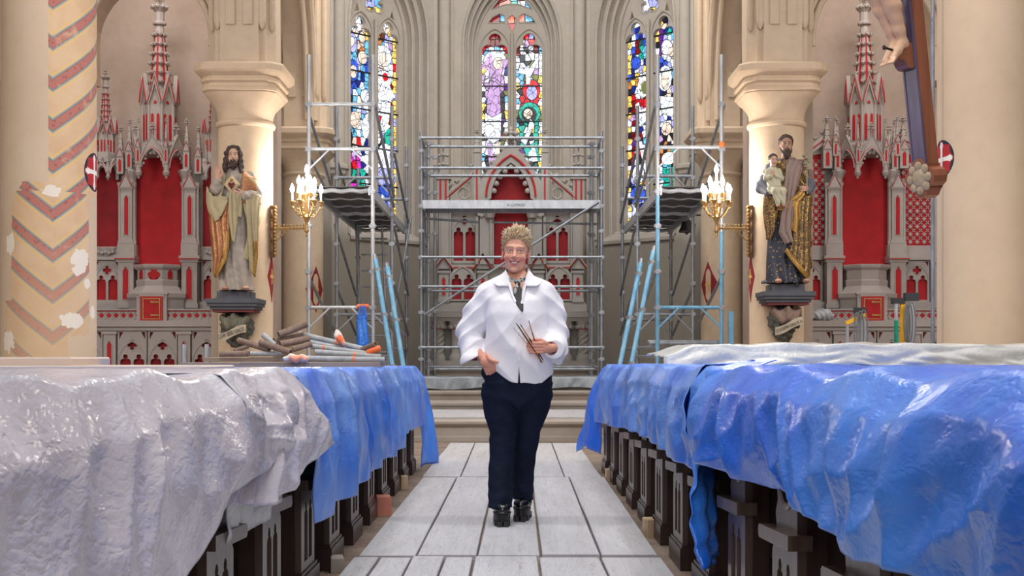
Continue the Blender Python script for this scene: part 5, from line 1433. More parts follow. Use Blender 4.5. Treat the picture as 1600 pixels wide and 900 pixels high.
# her right hand (left in the picture) hooked in the pocket, thumb outside
FR = []
for i in range(4):
    bx = -.192+.019*i; FR.append(([(bx, -.135, .912), (bx+.012, -.122, .880), (bx+.02, -.105, .855)], [.0115, .0105, .009]))
FR.append(([(-.165, -.140, .955), (-.150, -.165, .935), (-.130, -.176, .926), (-.112, -.176, .922)], [.014, .012, .0105, .008]))
PRM = [((-.176, -.138, .922), (.033, .018, .030), None), ((-.190, -.115, .945), (.027, .022, .026), None)]
def rh(X, Y, Z):
    d = hand_parts(X, Y, Z, PRM, FR, .010)
    return smin(d, cap(X, Y, Z, (-.200, -.100, .950), (-.262, .01, 1.03), .022, .026), .012)
def torso(X, Y, Z):
    d = loftz(X, Y, Z, [(.72, 0, .0, .17, .12), (.95, 0, -.01, .165, .13), (1.1, 0, 0, .15, .125), (1.24, 0, -.005, .15, .13), (1.34, 0, .015, .16, .09), (1.40, 0, .02, .10, .07), (1.44, 0, .02, .06, .055)])
    d = smin(d, ell(X, Y, Z, (0, -.035, 1.345), (.085, .055, .07)), .03)
    d = smin(d, chain(X, Y, Z, [(-.15, .02, 1.34), (-.26, .04, 1.1), (-.24, -.03, 1.02)], [.05, .045, .03]), .02)
    d = smin(d, chain(X, Y, Z, [(.15, .02, 1.34), (.21, .02, 1.08), (.215, -.11, 1.01)], [.05, .045, .03]), .02)
    d = smin(d, chain(X, Y, Z, [(-.09, 0, .75), (-.08, -.03, .5), (-.092, -.08, .12)], [.08, .055, .035]), .03)
    d = smin(d, chain(X, Y, Z, [(.09, 0, .75), (.06, .05, .5), (.035, .14, .12)], [.08, .055, .035]), .03)
    d = smin(d, cap(X, Y, Z, (0, .03, 1.36), (-.004, .028, 1.47), .058, .05), .02)
    return d
def fhead(X, Y, Z):
    x, y, z = tohead(X, Y, Z); d = head_sdf(x, y, z)
    return smin(d, cap(X, Y, Z, (0, .030, 1.35), (-.004, .028, 1.50), .058, .052), .012)
skinc = lambda X, Y, Z: np.tile(np.array(SK), (len(X), 1))
def handc(X, Y, Z):
    c = np.tile(np.array(SK), (len(X), 1)); return blend(c, .35+.3*vn(X, Y, Z, 60, 3), SKR)
body = joinmesh('body', [(*surf(torso, (-.34, -.2, .1), (.32, .26, 1.5), .014), skinc),
                         (*surf(fhead, (-.11, -.14, 1.34), (.10, .13, 1.70), .0026), head_col),
                         (*surf(lh, (.045, -.27, .95), (.25, -.09, 1.07), .0024), handc),
                         (*surf(rh, (-.28, -.20, .84), (-.095, .02, 1.06), .0026), handc)], M_SKIN, person)
# eyes, teeth
M_EYEW = mat('eye_white', 'f2eeea', .15, var=0); M_IRIS = mat('iris', '4f6f86', .15, var=0); M_PUP = mat('pupil', '0a0a0c', .1, var=0); M_TEETH = mat('teeth', 'f4efe6', .2, var=0)
for s in (-1, 1):
    e = MB().sphere(fromhead((s*.030, -.0700, -.001)), .0125, (1, 1, 1), 16, 10).build('eye', M_EYEW, person, True)
    MB().sphere(fromhead((s*.0305+.001, -.0800, .000)), .0058, (1, .5, 1), 14, 8).build('iris', M_IRIS, e, True)
    MB().sphere(fromhead((s*.0305+.001, -.0823, .000)), .0030, (1, .5, 1), 10, 6).build('pupil', M_PUP, e, True)
q = [(.0255*sin(a), -.070-.0145*cos(a), -.0662+(.0255*sin(a)/.03)**2*.010) for a in [(-1.3+2.6*i/12) for i in range(13)]]
tv = [fromhead((a, b, c+dz)) for a, b, c in q for dz in (-.0042, .0046)]
tb = [fromhead((a, b+.006, c+dz)) for a, b, c in q for dz in (-.0042, .0046)]
MB().add(tv+tb, [(2*i, 2*i+2, 2*i+3, 2*i+1) for i in range(12)]+[(26+2*i, 26+2*i+1, 26+2*i+3, 26+2*i+2) for i in range(12)]+[(0, 1, 27, 26), (24, 50, 51, 25)]+[(2*i+1, 2*i+3, 29+2*i, 27+2*i) for i in range(12)]+[(2*i, 26+2*i, 28+2*i, 2*i+2) for i in range(12)]).build('teeth', M_TEETH, person)
for s in (-1, 1): MB().sphere(fromhead((s*.082, .008, -.044)), .004, (1, 1, 1.3), 8, 6).build('earring', mat('earring', 'd8d4cc', .2, .9), person, True)
# hair: short cap plus swept spikes
def hair_cap(X, Y, Z):
    x, y, z = tohead(X, Y, Z)
    d = ell(x, y, z, (0, .017, .040), (.081, .099, .088))
    front = z-(.062+.014*np.cos(x/.05))+(y+.03)*.9      # hairline
    side = np.maximum(.004-z-(y-.0)*.65, -(z+.045))
    low = smax(-(z-.052+ (y+.055)*1.15), -(z+.07), .01)
    d = smax(d, low, .008)
    return d+.0022*vn(x, y, z, 130, 4)+.001*np.sin(x*700)
rnd = np.random.RandomState(5); TV = []; TF = []; TC = []
HA = np.array(lin('9a7a58')); HB = np.array(lin('e8d0a6')); HCc = np.array(lin('f8eed8'))
def spike(p, d, L, r, c0, c1):
    d = d/np.linalg.norm(d); a = np.cross(d, [.3, .8, .5]); a /= np.linalg.norm(a); b = np.cross(d, a); base = len(TV)
    bend = rnd.randn(3)*.25*L
    for i, (t, rr) in enumerate(((0, 1), (.45, .8), (.8, .45))):
        for k in range(4):
            q = k*PI/2; TV.append(p+d*L*t+bend*t*t+(a*cos(q)+b*sin(q))*r*rr); TC.append(c0*(1-t)+c1*t)
    TV.append(p+d*L+bend); TC.append(c1)
    for i in range(2):
        for k in range(4): TF.append((base+i*4+k, base+i*4+(k+1) % 4, base+i*4+4+(k+1) % 4, base+i*4+4+k))
    for k in range(4): TF.append((base+8+k, base+8+(k+1) % 4, base+12))
cnt = 0
while cnt < 900:
    v = rnd.randn(3); v /= np.linalg.norm(v); x, y, z = v[0]*.079, .017+v[1]*.097, .040+v[2]*.086
    if z-.056+(y+.055)*1.15 < 0 or z < -.06: continue
    cnt += 1
    topw = np.clip((z-.055)/.05, 0, 1); n = np.array([v[0], v[1], v[2]])
    d = n*(1-.2*topw)+np.array([.05, -.30*topw, .75*topw+.1])+rnd.randn(3)*.22
    L = .010+.026*topw*rnd.uniform(.6, 1.15); r = .0042 if topw > .3 else .003
    w_ = rnd.uniform(0, 1); c1 = HB*(1-w_)+HCc*w_; c1 = c1*(topw*.6+.4)+HA*(.6-topw*.6)*1.0
    p = np.array(fromhead((x, y, z))); spike(p, RH @ d, L, r, HA*1.0, c1)
Pc, Qc = surf(hair_cap, (-.12, -.13, 1.45), (.11, .14, 1.72), .0035)
me = bpy.data.meshes.new('hair'); nP = len(Pc)
me.from_pydata([tuple(p) for p in Pc]+[tuple(p) for p in TV], [], [tuple(q) for q in Qc]+[tuple(i+nP for i in f) for f in TF])
ca = me.color_attributes.new('Col', 'FLOAT_COLOR', 'POINT')
zc = (tohead(Pc[:, 0], Pc[:, 1], Pc[:, 2])[2]); wz = np.clip((zc-.03)/.08, 0, 1)[:, None]
C = np.ones((nP+len(TV), 4), np.float32); C[:nP, :3] = HA*(1-wz)+(HA*.45+HB*.55)*wz; C[nP:, :3] = np.array(TC); ca.data.foreach_set('color', C.ravel())
me.polygons.foreach_set('use_smooth', [True]*len(me.polygons)); me.materials.append(vcol_mat('hair', .5, spec=.4)); me.update()
link('hair', me, person)
# ---- shirt
def shirt_mat():
    t = MT('white_cotton'); n = t.noise(9, 5, .6, .5); n2 = t.noise((22, 22, 12), 4, .6, .8)
    t.base('efeef4'); t.set(Roughness=.85); t.b.inputs['Specular IOR Level'].default_value = .2
    t.b.inputs['Sheen Weight'].default_value = .1
    t.bump(n*1.0+n2*.25, .35, .012); return t.m
M_SHIRT = shirt_mat()
def shirt(X, Y, Z):
    T = loftz(X, Y, Z, [(.70, .012, -.0, .200, .160), (.82, .012, -.005, .204, .165), (.91, .008, -.012, .203, .170), (1.0, .004, -.014, .198, .174), (1.10, .0, -.012, .190, .170), (1.20, -.003, -.012, .185, .168), (1.28, -.003, -.004, .186, .150), (1.345, -.003, .012, .165, .112), (1.395, -.003, .02, .118, .088), (1.43, -.003, .02, .075, .07), (1.455, -.003, .02, .066, .064)])
    T = T-.010*(.5-np.abs(np.sin(X*17+Z*9+np.sin(Z*7)*1.2)))*np.clip((1.34-Z)*4, 0, 1)+.007*vn(X, Y, Z, 17, 8)-.008*(.5-np.abs(np.sin((X*.7-Z*.8)*24+1.0+.8*np.sin(X*14))))*np.clip((1.30-Z)*5, 0, 1)*np.clip((Z-.95)*5, 0, 1)
    folds = .011*(np.abs(np.sin((X*.9+Z*.55)*24+1.0*np.sin(Z*12)))-.5)*np.clip(1-np.abs(Z-1.0)/.16, 0, 1)*np.clip((X+.05)*6, 0, 1)
    T = T+folds
    A1 = chain(X, Y, Z, [(-.120, .02, 1.345), (-.165, .02, 1.315), (-.222, .03, 1.21), (-.272, .04, 1.10), (-.266, .0, 1.02), (-.245, -.035, .955)], [.052, .066, .080, .078, .066, .060], .035)
    A2 = chain(X, Y, Z, [(.115, .02, 1.345), (.150, .02, 1.318), (.196, .03, 1.21), (.214, .02, 1.08), (.214, -.06, 1.015), (.205, -.125, 1.0)], [.052, .068, .080, .078, .068, .056], .035)
    A2 = smin(A2, ell(X, Y, Z, (.238, -.06, .955), (.040, .055, .042)), .03)
    w1 = .012*(np.abs(np.sin((Z*.85-X*.7)*34+1.2*np.sin(Y*18+Z*6)))-.5)+.005*vn(X, Y, Z, 30, 5)
    A1 = A1+w1; A2 = A2+.012*(np.abs(np.sin((Z*.9+X*.6)*33+1.2*np.sin(Y*20+Z*5)))-.5)+.005*vn(X, Y, Z, 30, 6)
    c1 = cap(X, Y, Z, (-.248, -.01, .998), (-.255, -.050, .925), .058, .074); A1 = smin(A1, c1, .012)
    c2 = cap(X, Y, Z, (.222, -.10, 1.0), (.207, -.155, .995), .054, .058); A2 = smin(A2, c2, .012)
    # cuff openings
    A1 = smax(A1, (.897+.49*(X+.34))-Z, .004)
    A1 = smax(A1, -cap(X, Y, Z, (-.240, -.035, .945), (-.195, -.10, .88), .030, .036), .006)
    A2 = smax(A2, -(Y+.178-(X-.2)*.3), .006); A2 = smax(A2, -cap(X, Y, Z, (.20, -.13, .998), (.18, -.2, .998), .032, .042), .006)
    d = smin(T, smin(A1, A2, .004), .014+.07*np.clip((Z-1.18)/.12, 0, 1))
    # curved shirt tail hem
    u = X-.012
    hem = np.interp(X, [-.25, -.17, -.125, -.085, -.04, .007, .1, .14, .2, .25], [.96, .90, .868, .84, .815, .800, .800, .806, .845, .88])+.004*np.sin(X*40)
    d = np.where(np.abs(X) < .235, smax(d, hem-Z, .004), d)
    # open neck (V) and open lower edge
    v = np.abs(X-.008)-(Z-1.235)*.40
    d = smax(d, -np.maximum(np.maximum(v, 1.235-Z), Y-.02), .004)
    slit = np.abs(X-.010)-(.905-Z)*.06
    d = smax(d, -np.maximum(np.maximum(slit, Z-.905), Y), .003)
    d = smax(d, -cap(X, Y, Z, (0, .02, 1.42), (0, .02, 1.6), .062, .062), .004)
    return d
sh = sdfobj('shirt', shirt, (-.37, -.26, .77), (.34, .20, 1.49), .0048, M_SHIRT, person)
# placket, buttons, collar
def sfront(x, z):
    """front surface of the shirt at (x,z)"""
    ys = np.linspace(-.25, 0, 126); v = shirt(np.full(126, x), ys, np.full(126, z)); i = np.argmax(v < 0); return ys[i] if v[i] < 0 else -.1
zz = [1.22-.02*i for i in range(16)]
prs = [(.012, sfront(.012, z)-.004, z) for z in zz]
vs_ = [(x+dx, y, z) for x, y, z in prs for dx in (-.017, .017)]+[(x+dx, y+.008, z) for x, y, z in prs for dx in (-.017, .017)]
n_ = len(prs); o_ = 2*n_
pk = MB().add(vs_, [(2*i, 2*i+1, 2*i+3, 2*i+2) for i in range(n_-1)]+[(o_+2*i, o_+2*i+2, o_+2*i+3, o_+2*i+1) for i in range(n_-1)]+[(2*i, 2*i+2, o_+2*i+2, o_+2*i) for i in range(n_-1)]+[(2*i+1, o_+2*i+1, o_+2*i+3, 2*i+3) for i in range(n_-1)]+[(0, o_, o_+1, 1), (o_-2, o_-1, 2*o_-1, 2*o_-2)]).build('placket', M_SHIRT, sh, True, 50)
for z in (1.17, 1.09, .94): MB().lathe([(.0055, 0), (.0055, .0025), (.003, .003)], 10).xf(Matrix.Translation((.012, sfront(.012, z)-.004, z)) @ Matrix.Rotation(PI/2, 4, 'X')).build('button', M_TEETH, sh, True)
def flap(name, pts, th, m, parent):
    """thin bent patch from a grid of points (rows of equal length)"""
    R = len(pts); C_ = len(pts[0]); P = [Vector(p) for r in pts for p in r]
    f = [(i*C_+j, i*C_+j+1, (i+1)*C_+j+1, (i+1)*C_+j) for i in range(R-1) for j in range(C_-1)]
    o = MB().add(P, f).build(name, m, parent, True, 70)
    md = o.modifiers.new('subd', 'SUBSURF'); md.levels = md.render_levels = 2
    md = o.modifiers.new('thickness', 'SOLIDIFY'); md.thickness = th; md.offset = 1
    return o
for s in (-1, 1):
    flap('collar', [[(s*.046, .085, 1.462), (s*.068, .03, 1.466), (s*.064, -.022, 1.452), (s*.050, -.060, 1.412), (s*.036, -.100, 1.352)],
                    [(s*.054, .092, 1.440), (s*.080, .03, 1.442), (s*.084, -.03, 1.428), (s*.090, -.072, 1.400), (s*.062, -.108, 1.352)],
                    [(s*.060, .096, 1.424), (s*.088, .03, 1.424), (s*.098, -.034, 1.408), (s*.138, -.078, 1.384), (s*.100, -.112, 1.354)],
                    [(s*.061, .097, 1.421), (s*.090, .03, 1.420), (s*.100, -.035, 1.404), (s*.146, -.080, 1.378), (s*.108, -.112, 1.350)]], .004, M_SHIRT, sh)
    flap('front_facing', [[(s*.040, -.080, 1.385), (s*.030, -.115, 1.33), (s*.012+.008, -.150, 1.245)], [(s*.058, -.098, 1.380), (s*.044, -.132, 1.33), (s*.024+.008, -.164, 1.245)]], .004, M_SHIRT, sh)
# scarf: folded band, knot and two tails
def scarf_mat():
    t = MT('patterned_scarf'); x, y, z = t.xyz()
    a = (x.atan2(y*-1.0)*9.0+z*120).mod(1.0).lt(.45); n = t.noise(60, 2).gt(.48)
    c = t.mix(a*n, '17171b', 'e9e6e6'); t.base(c); t.set(Roughness=.6); return t.m
M_SCARF = scarf_mat(); M_SCARFD = mat('scarf_dark', '15161c', .6, var=.2)
def scarf(X, Y, Z):
    x = X-(-.002); a = np.arctan2(x, -(Y-.012)); front = np.cos(a)
    R = .066+.018*np.clip(front, 0, 1); zc = 1.446-.072*np.clip(front, 0, 1)**1.3
    r = np.sqrt(x**2+(Y-.012)**2)
    d = np.sqrt(((r-R)/.75)**2+((Z-zc)/1.5)**2)-.0165+.002*np.sin(a*14+Z*90)
    return smin(d, ell(X, Y, Z, (.004, -.082, 1.366), (.015, .014, .019)), .012)
sc = sdfobj('scarf', scarf, (-.12, -.12, 1.33), (.12, .12, 1.50), .004, M_SCARF, person)
flap('scarf_tail', [[(-.006, -.082, 1.372), (.010, -.086, 1.368)], [(-.032, -.116, 1.325), (.036, -.116, 1.318)], [(-.022, -.146, 1.270), (.034, -.148, 1.262)], [(.024, -.190, 1.205), (.034, -.190, 1.200)]], .004, M_SCARFD, sc)
flap('scarf_tail', [[(-.004, -.088, 1.372), (.008, -.090, 1.372)], [(-.020, -.118, 1.345), (.004, -.120, 1.34)], [(-.024, -.128, 1.308), (-.010, -.128, 1.300)]], .004, M_SCARF, sc)
# ---- jeans
def denim():
    t = MT('dark_denim'); n = t.noise(5, 5, .6); n2 = t.noise((300, 300, 60), 2); x, y, z = t.xyz()
    c = t.mix(t.ramp(n, .35, .7), '090f20', '121c34'); c = t.mix(t.ramp(n2, .45, .7)*.22, c, '263858')
    t.base(c); t.set(Roughness=.85); t.b.inputs['Specular IOR Level'].default_value = .25; t.bump(t.noise((24, 24, 30), 4, .6, .6), .4, .01); return t.m
M_DENIM = denim()
def jeans(X, Y, Z):
    hips = loftz(X, Y, Z, [(.62, -.008, .0, .195, .14), (.70, -.008, .0, .205, .145), (.80, -.008, .0, .208, .150), (.88, -.008, .0, .200, .150), (.95, 0, 0, .18, .14)])
    hips = smax(hips, .64-Z+np.abs(X-.01)*.9, .03)
    A = loftz(X, Y, Z, [(.095, -.096, -.095, .068, .092), (.16, -.096, -.085, .070, .087), (.26, -.094, -.065, .072, .080), (.36, -.090, -.05, .072, .078), (.46, -.083, -.04, .076, .080), (.52, -.080, -.035, .082, .086), (.62, -.088, -.015, .100, .105), (.72, -.102, 0, .108, .13), (.80, -.10, 0, .105, .14)])
    B = loftz(X, Y, Z, [(.11, .034, .14, .062, .088), (.18, .034, .13, .062, .085), (.26, .036, .115, .062, .078), (.38, .046, .085, .066, .076), (.48, .056, .06, .074, .08), (.56, .068, .04, .084, .09), (.66, .092, .02, .100, .115), (.74, .10, .005, .105, .135), (.80, .10, 0, .105, .14)])
    d = smin(smin(A, B, .006), hips, .03)
    d = d+.0045*vn(X, Y, Z*1.6, 22, 9)+.0035*np.sin(Z*85+X*25+np.sin(X*30)*1.5)*np.clip(1-np.abs(Z-.14)/.12, 0, 1)+.003*np.sin(Z*70+X*18)*(np.clip(1-np.abs(Z-.5)/.07, 0, 1)+np.clip(1-np.abs(Z-.72)/.1, 0, 1)*.8)
    # hollow hems
    d = smax(d, -np.maximum(cap(X, Y, Z, (-.092, -.095, .05), (-.092, -.09, .125), .052, .052), Z-.13), .004)
    return d
sdfobj('jeans', jeans, (-.24, -.21, .07), (.23, .25, .95), .0055, M_DENIM, person)
# ---- platform boots
M_LEATHER = mat('black_leather', '0c0c0e', .25, var=.2, spec=.7); M_SOLE = mat('black_rubber', '111113', .45, var=.15)
def boot(cx, cy, rz, nm):
    b = link(nm, None, person, (cx, cy, 0)); b.rotation_euler = (0, 0, rz); b.empty_display_size = .05
    def up(X, Y, Z):
        d = ell(X, Y, Z, (0, -.075, .092), (.046, .07, .042)); d = smin(d, ell(X, Y, Z, (0, .06, .09), (.040, .06, .05)), .04)
        d = smin(d, cap(X, Y, Z, (0, .05, .10), (0, .05, .19), .045, .045), .03)
        d = smax(d, .055-Z, .004)
        return smin(d, np.sqrt((np.sqrt(((X)/.044)**2+((Y+.085)/.066)**2)-.93)**2*.002+(Z-.075)**2)-.004, .004)
    sdfobj('boot_upper', up, (-.07, -.17, .04), (.07, .14, .2), .004, M_LEATHER, b)
    out = []
    for i in range(28):
        a = 2*PI*i/28; x = .049*cos(a); y = -.02+.135*sin(a)
        if sin(a) > 0: x *= .88
        out.append((x*(1.0 if abs(sin(a)) < .9 else .95), y))
    mb = MB().prism(out, .028, .066); mb.prism([(x*1.03, y*1.0) for x, y in out], .060, .068)
    mb.build('platform_sole', M_SOLE, b)
    for k, (y0, y1) in enumerate(((-.155, -.115), (-.105, -.075), (-.065, -.035), (.035, .11))):
        for sx in (-1, 1):
            if k == 3 and sx > 0: continue
            x0, x1 = (-.043, .043) if k == 3 else (min(sx*.006, sx*.044), max(sx*.006, sx*.044))
            if k == 0: x0 *= .75; x1 *= .75
            MB().boxb(x0, x1, y0, y1, .0, .030).build('tread_lug', M_SOLE, b)
    MB().tube([(.049*cos(a)*1.0, -.06+.095*sin(a), .074) for a in [PI+PI*i/14 for i in range(15)]], .0035, 6).build('welt', M_SOLE, b, True)
boot(-.090, -.085, .06, 'boot'); boot(.034, .145, -.12, 'boot')
# ring
MB().tube([(.098+.0*k, -.246+.0108*cos(2*PI*k/14), 1.011+.0108*sin(2*PI*k/14)) for k in range(14)], .0022, 6, closed=True).build('ring', mat('silver', 'e4e4e8', .15, 1, var=0), person, True)
# ---- brushes in the hand
def brush(label, p_tip, p_end, cols, r=.0035):
    # p_tip upper end (bristle or handle end), p_end lower end, person space
    t = thing('paintbrush', label, 'paintbrush', Vector(p_end)+person.location, 0, 'paintbrushes in the hand')
    a = Vector(p_end)-Vector(p_end); b = Vector(p_tip)-Vector(p_end)
    for k, (f0, f1, r0, r1, m, nm) in enumerate(cols): MB().tube([a+(b-a)*f0, a+(b-a)*((f0+f1)/2), a+(b-a)*f1], [r*r0, r*(r0+r1)/2, r*r1], 8).build(nm, m, t, True)
BB = mat('handle_black', '14110f', .3, var=.1); BW = mat('handle_walnut', '6a3a26', .35); BR = mat('handle_red', '7d2230', .3); BO = mat('handle_ochre', 'c08a3a', .35); BM = mat('ferrule', 'c9b98e', .3, .8); BH = mat('bristle', '3a2c26', .8)
def pb(px, py, y): return ((px-800)/2000*(7.4+y)-.03, y, .95-(py-558)/2000*(7.4+y))
e1 = pb(845.6, 567.5, -.245); e2 = pb(848.6, 565, -.232)
brush('thin pale paintbrush, outermost on the left of the bunch', pb(801.6, 511.5, -.262), pb(846.5, 566, -.238), [(0, .06, .4, .9, BW, 'handle_end'), (.06, .82, .9, .75, BO, 'handle'), (.82, .94, .7, .6, BM, 'ferrule'), (.94, 1, .6, .2, BH, 'bristle')], .0024)
brush('black paintbrush with walnut grip, second from the left of the bunch', pb(806, 504, -.270), pb(848, 567, -.246), [(0, .05, .4, .9, BR, 'handle_end'), (.05, .55, .9, 1.2, BW, 'handle'), (.55, .9, 1.2, 1, BB, 'handle'), (.9, 1, 1, .35, BH, 'bristle')], .0034)
brush('black paintbrush with ochre tip, third from the left of the bunch', pb(812.6, 506, -.262), pb(850, 565, -.236), [(0, .05, .4, .9, BO, 'handle_end'), (.05, .62, .9, 1.2, BB, 'handle'), (.62, .92, 1.2, 1, BO, 'handle'), (.92, 1, 1, .4, BH, 'bristle')], .0034)
brush('dark red paintbrush standing apart on the right of the bunch', pb(826, 500.5, -.262), pb(845.6, 568, -.232), [(0, .06, .4, .9, BR, 'handle_end'), (.06, .72, .9, 1.1, BR, 'handle'), (.72, .93, 1.0, .9, BO, 'ferrule'), (.93, 1, .9, .5, BH, 'bristle')], .0032)
# ======================= polychrome statues on corbels
def fold(X, Y, k, ph=0, cx=0, cy=0): return np.sin(np.arctan2(X-cx, -(Y-cy))*k+ph)
GOLDC = lin('a8763a'); CREAM = lin('d8cdb4'); TAUPE = lin('a89888')
M_STAT = vcol_mat('painted_plaster', .45, spec=.45)
def gild_mat(name, a, b, c, sc=16):
    t = MT(name); v = t.vor(sc); n = t.noise(30, 3); ring = (v*6.28*2.2).sin().gt(.25)
    col = t.mix(ring*t.ramp(n, .3, .6), a, b); col = t.mix(t.ramp(t.noise(5, 4), .5, .7)*.5, col, c)
    t.base(col); t.set(Roughness=.38, Metallic=.35); t.bump(v, .25, .004); return t.m
M_BROC = gild_mat('copper_brocade', '96603c', 'c48c5c', '74482c', 34)
M_BROC2 = gild_mat('brown_gold_brocade', '5a4630', 'b08a48', '4a3826', 20)
M_LINING = mat('cream_lining', 'a99a78', .55, var=.15); M_GREYROBE = mat('grey_robe', '9e9388', .6, var=.2, scale=14); M_MAUVE = mat('mauve_cloak', '8a746c', .6, var=.15)
M_NAVY = None
def navy():
    t = MT('navy_starred_robe'); v = t.vor(26); c = t.mix(v.lt(.22), '2c3040', 'b0894a'); t.base(c); t.set(Roughness=.5); return t.m
M_NAVY = navy()
M_GILD = mat('gold_border', '9c7638', .42, .45, var=.3, scale=30)
M_HAIRB = mat('brown_hair', '3e2c24', .6, var=.25, scale=40, bump=.4, bscale=60); M_SFACE = vcol_mat('painted_face', .5); M_SLATE = mat('slate_plinth', '50525a', .6, var=.15)
M_SKIN2 = mat('painted_skin', 'bd8f78', .5, var=.08)
def small_head(root, c, s, hairf, beard, name, skin='c4967e', yaw=0, pitch=0):
    """face, beard and hair of a carved head, s = scale relative to life size"""
    R = np.array(Matrix.Rotation(yaw, 3, 'Z') @ Matrix.Rotation(pitch, 3, 'X')).T
    def loc(X, Y, Z):
        x, y, z = (X-c[0])/s, (Y-c[1])/s, (Z-c[2])/s
        return R[0, 0]*x+R[0, 1]*y+R[0, 2]*z, R[1, 0]*x+R[1, 1]*y+R[1, 2]*z, R[2, 0]*x+R[2, 1]*y+R[2, 2]*z
    def f(X, Y, Z):
        x, y, z = loc(X, Y, Z)
        d = ell(x, y, z, (0, .015, .035), (.072, .09, .08)); d = smin(d, ell(x, y, z, (0, -.022, -.04), (.054, .062, .078)), .03)
        d = smin(d, ell(x, y, z, (0, -.07, .020), (.048, .018, .012)), .016)
        for q in (-1, 1):
            d = smax(d, -ell(x, y, z, (q*.029, -.095, .0), (.018, .017, .010)), .010); d = smin(d, ell(x, y, z, (q*.029, -.072, -.002), (.014, .012, .010)), .003)
            d = smin(d, ell(x, y, z, (q*.034, -.055, -.035), (.022, .02, .02)), .02)
        d = smin(d, cap(x, y, z, (0, -.084, .01), (0, -.106, -.034), .007, .011), .008)
        d = smin(d, ell(x, y, z, (0, -.084, -.068), (.022, .01, .006)), .004); d = smin(d, ell(x, y, z, (0, -.072, -.105), (.022, .018, .016)), .02)
        d = smin(d, cap(x, y, z, (0, .02, -.06), (0, .025, -.2), .05, .055), .02)
        return d*s
    def col(X, Y, Z):
        x, y, z = loc(X, Y, Z); cc = np.tile(np.array(lin(skin)), (len(x), 1))
        cc = blend(cc, (np.abs(z+.068) < .007)*(np.abs(x) < .022)*(y < -.06)*.7, lin('8a4038'))
        for q in (-1, 1):
            cc = blend(cc, (np.abs(z-.022) < .004)*(np.abs(x-q*.03) < .02)*(y < -.05)*.8, lin('3a281e')); cc = blend(cc, (np.abs(z) < .0045)*(np.abs(x-q*.029) < .012)*(y < -.07)*.8, lin('2a2020'))
        return cc
    r = .16*s; lo = (c[0]-r*.8, c[1]-r*.95, c[2]-.17*s); hi = (c[0]+r*.8, c[1]+r*.95, c[2]+.14*s)
    h = sdfobj('head', f, lo, hi, .0055*s if s > .6 else .006*s, M_SFACE, root, {'Col': col})
    def hf(X, Y, Z):
        x, y, z = loc(X, Y, Z); return hairf(x, y, z)*s
    r = .30*s; sdfobj('hair', hf, (c[0]-.15*s, c[1]-.15*s, c[2]-.26*s), (c[0]+.15*s, c[1]+.17*s, c[2]+.16*s), .0065*s, M_HAIRB, root)
    if beard:
        def bf(X, Y, Z):
            x, y, z = loc(X, Y, Z)
            d = ell(x, y, z, (0, -.055, -.105), (.045, .036, .045)); d = smin(d, ell(x, y, z, (0, -.055, -.135), (.026, .028, .035)), .02)
            for q in (-1, 1): d = smin(d, cap(x, y, z, (q*.056, -.01, -.03), (q*.04, -.045, -.09), .012, .016), .015); d = smin(d, cap(x, y, z, (0, -.094, -.055), (q*.026, -.082, -.068), .006, .005), .006)
            d = smax(d, -ell(x, y, z, (0, -.1, -.071), (.018, .02, .006)), .004)
            return (d+.003*np.sin(x*160+z*60)+.002*np.sin(z*200))*s
        sdfobj('beard', bf, (c[0]-.09*s, c[1]-.13*s, c[2]-.20*s), (c[0]+.09*s, c[1]+.06*s, c[2]+.01*s), .005*s, M_HAIRB, root)
    return h
def long_hair(x, y, z):
    d = ell(x, y, z, (0, .018, .045), (.082, .098, .085)); d = smax(d, -(z-.055+(y+.05)*1.3), .01)
    for q in (-1, 1):
        d = smin(d, chain(x, y, z, [(q*.05, -.05, .095), (q*.074, -.03, .03), (q*.080, -.015, -.06), (q*.088, -.03, -.13), (q*.085, -.06, -.19)], [.016, .024, .030, .032, .018], .02), .02)
    return d+.0035*np.sin(z*95+x*40)+.003*np.sin(x*150+y*130)
def short_hair(x, y, z):
    d = ell(x, y, z, (0, .022, .048), (.082, .096, .082)); d = smax(d, -(z-.045+(y+.045)*1.2), .01)
    return d+.004*np.sin(z*110+x*60)*np.sin(x*90+y*50)+.003*np.sin(y*140)
def hand(root, p, d1, up, s, m, curl=.3, thumb=1, name='hand'):
    """small open hand: p wrist, d1 finger direction, up = across the knuckles"""
    d1 = np.array(d1, float); d1 /= np.linalg.norm(d1); up = np.array(up, float); up -= d1*up.dot(d1); up /= np.linalg.norm(up); n = np.cross(d1, up); p = np.array(p)
    fing = []
    for i in range(4):
        o = (i-1.5)*.020*s; L = (.068, .078, .074, .056)[i]*s; b = p+d1*.085*s+up*o
        fing.append((b, b+d1*L*.5+n*curl*.02*s, b+d1*L*.85+n*curl*.06*s))
    th = (p+d1*.02*s+up*thumb*.035*s, p+d1*.055*s+up*thumb*.055*s, p+d1*.085*s+up*thumb*.055*s)
    def f(X, Y, Z):
        d = cap(X, Y, Z, p-d1*.05*s, p, .022*s, .022*s)
        for k in (-1, 0, 1): d = smin(d, cap(X, Y, Z, p+d1*.01*s+up*k*.014*s, p+d1*.085*s+up*k*.022*s, .017*s, .013*s), .012*s)
        for q in fing: d = smin(d, chain(X, Y, Z, q, [.0095*s, .009*s, .007*s], .004*s), .005*s)
        return smin(d, chain(X, Y, Z, th, [.013*s, .011*s, .008*s], .004*s), .008*s)
    pts = np.array([p-d1*.08*s, p+d1*.19*s, th[2], th[1]]+[q[2] for q in fing]); r = .04*s
    return sdfobj(name, f, tuple(pts.min(0)-r), tuple(pts.max(0)+r), .0052*s+.0006, m, root)
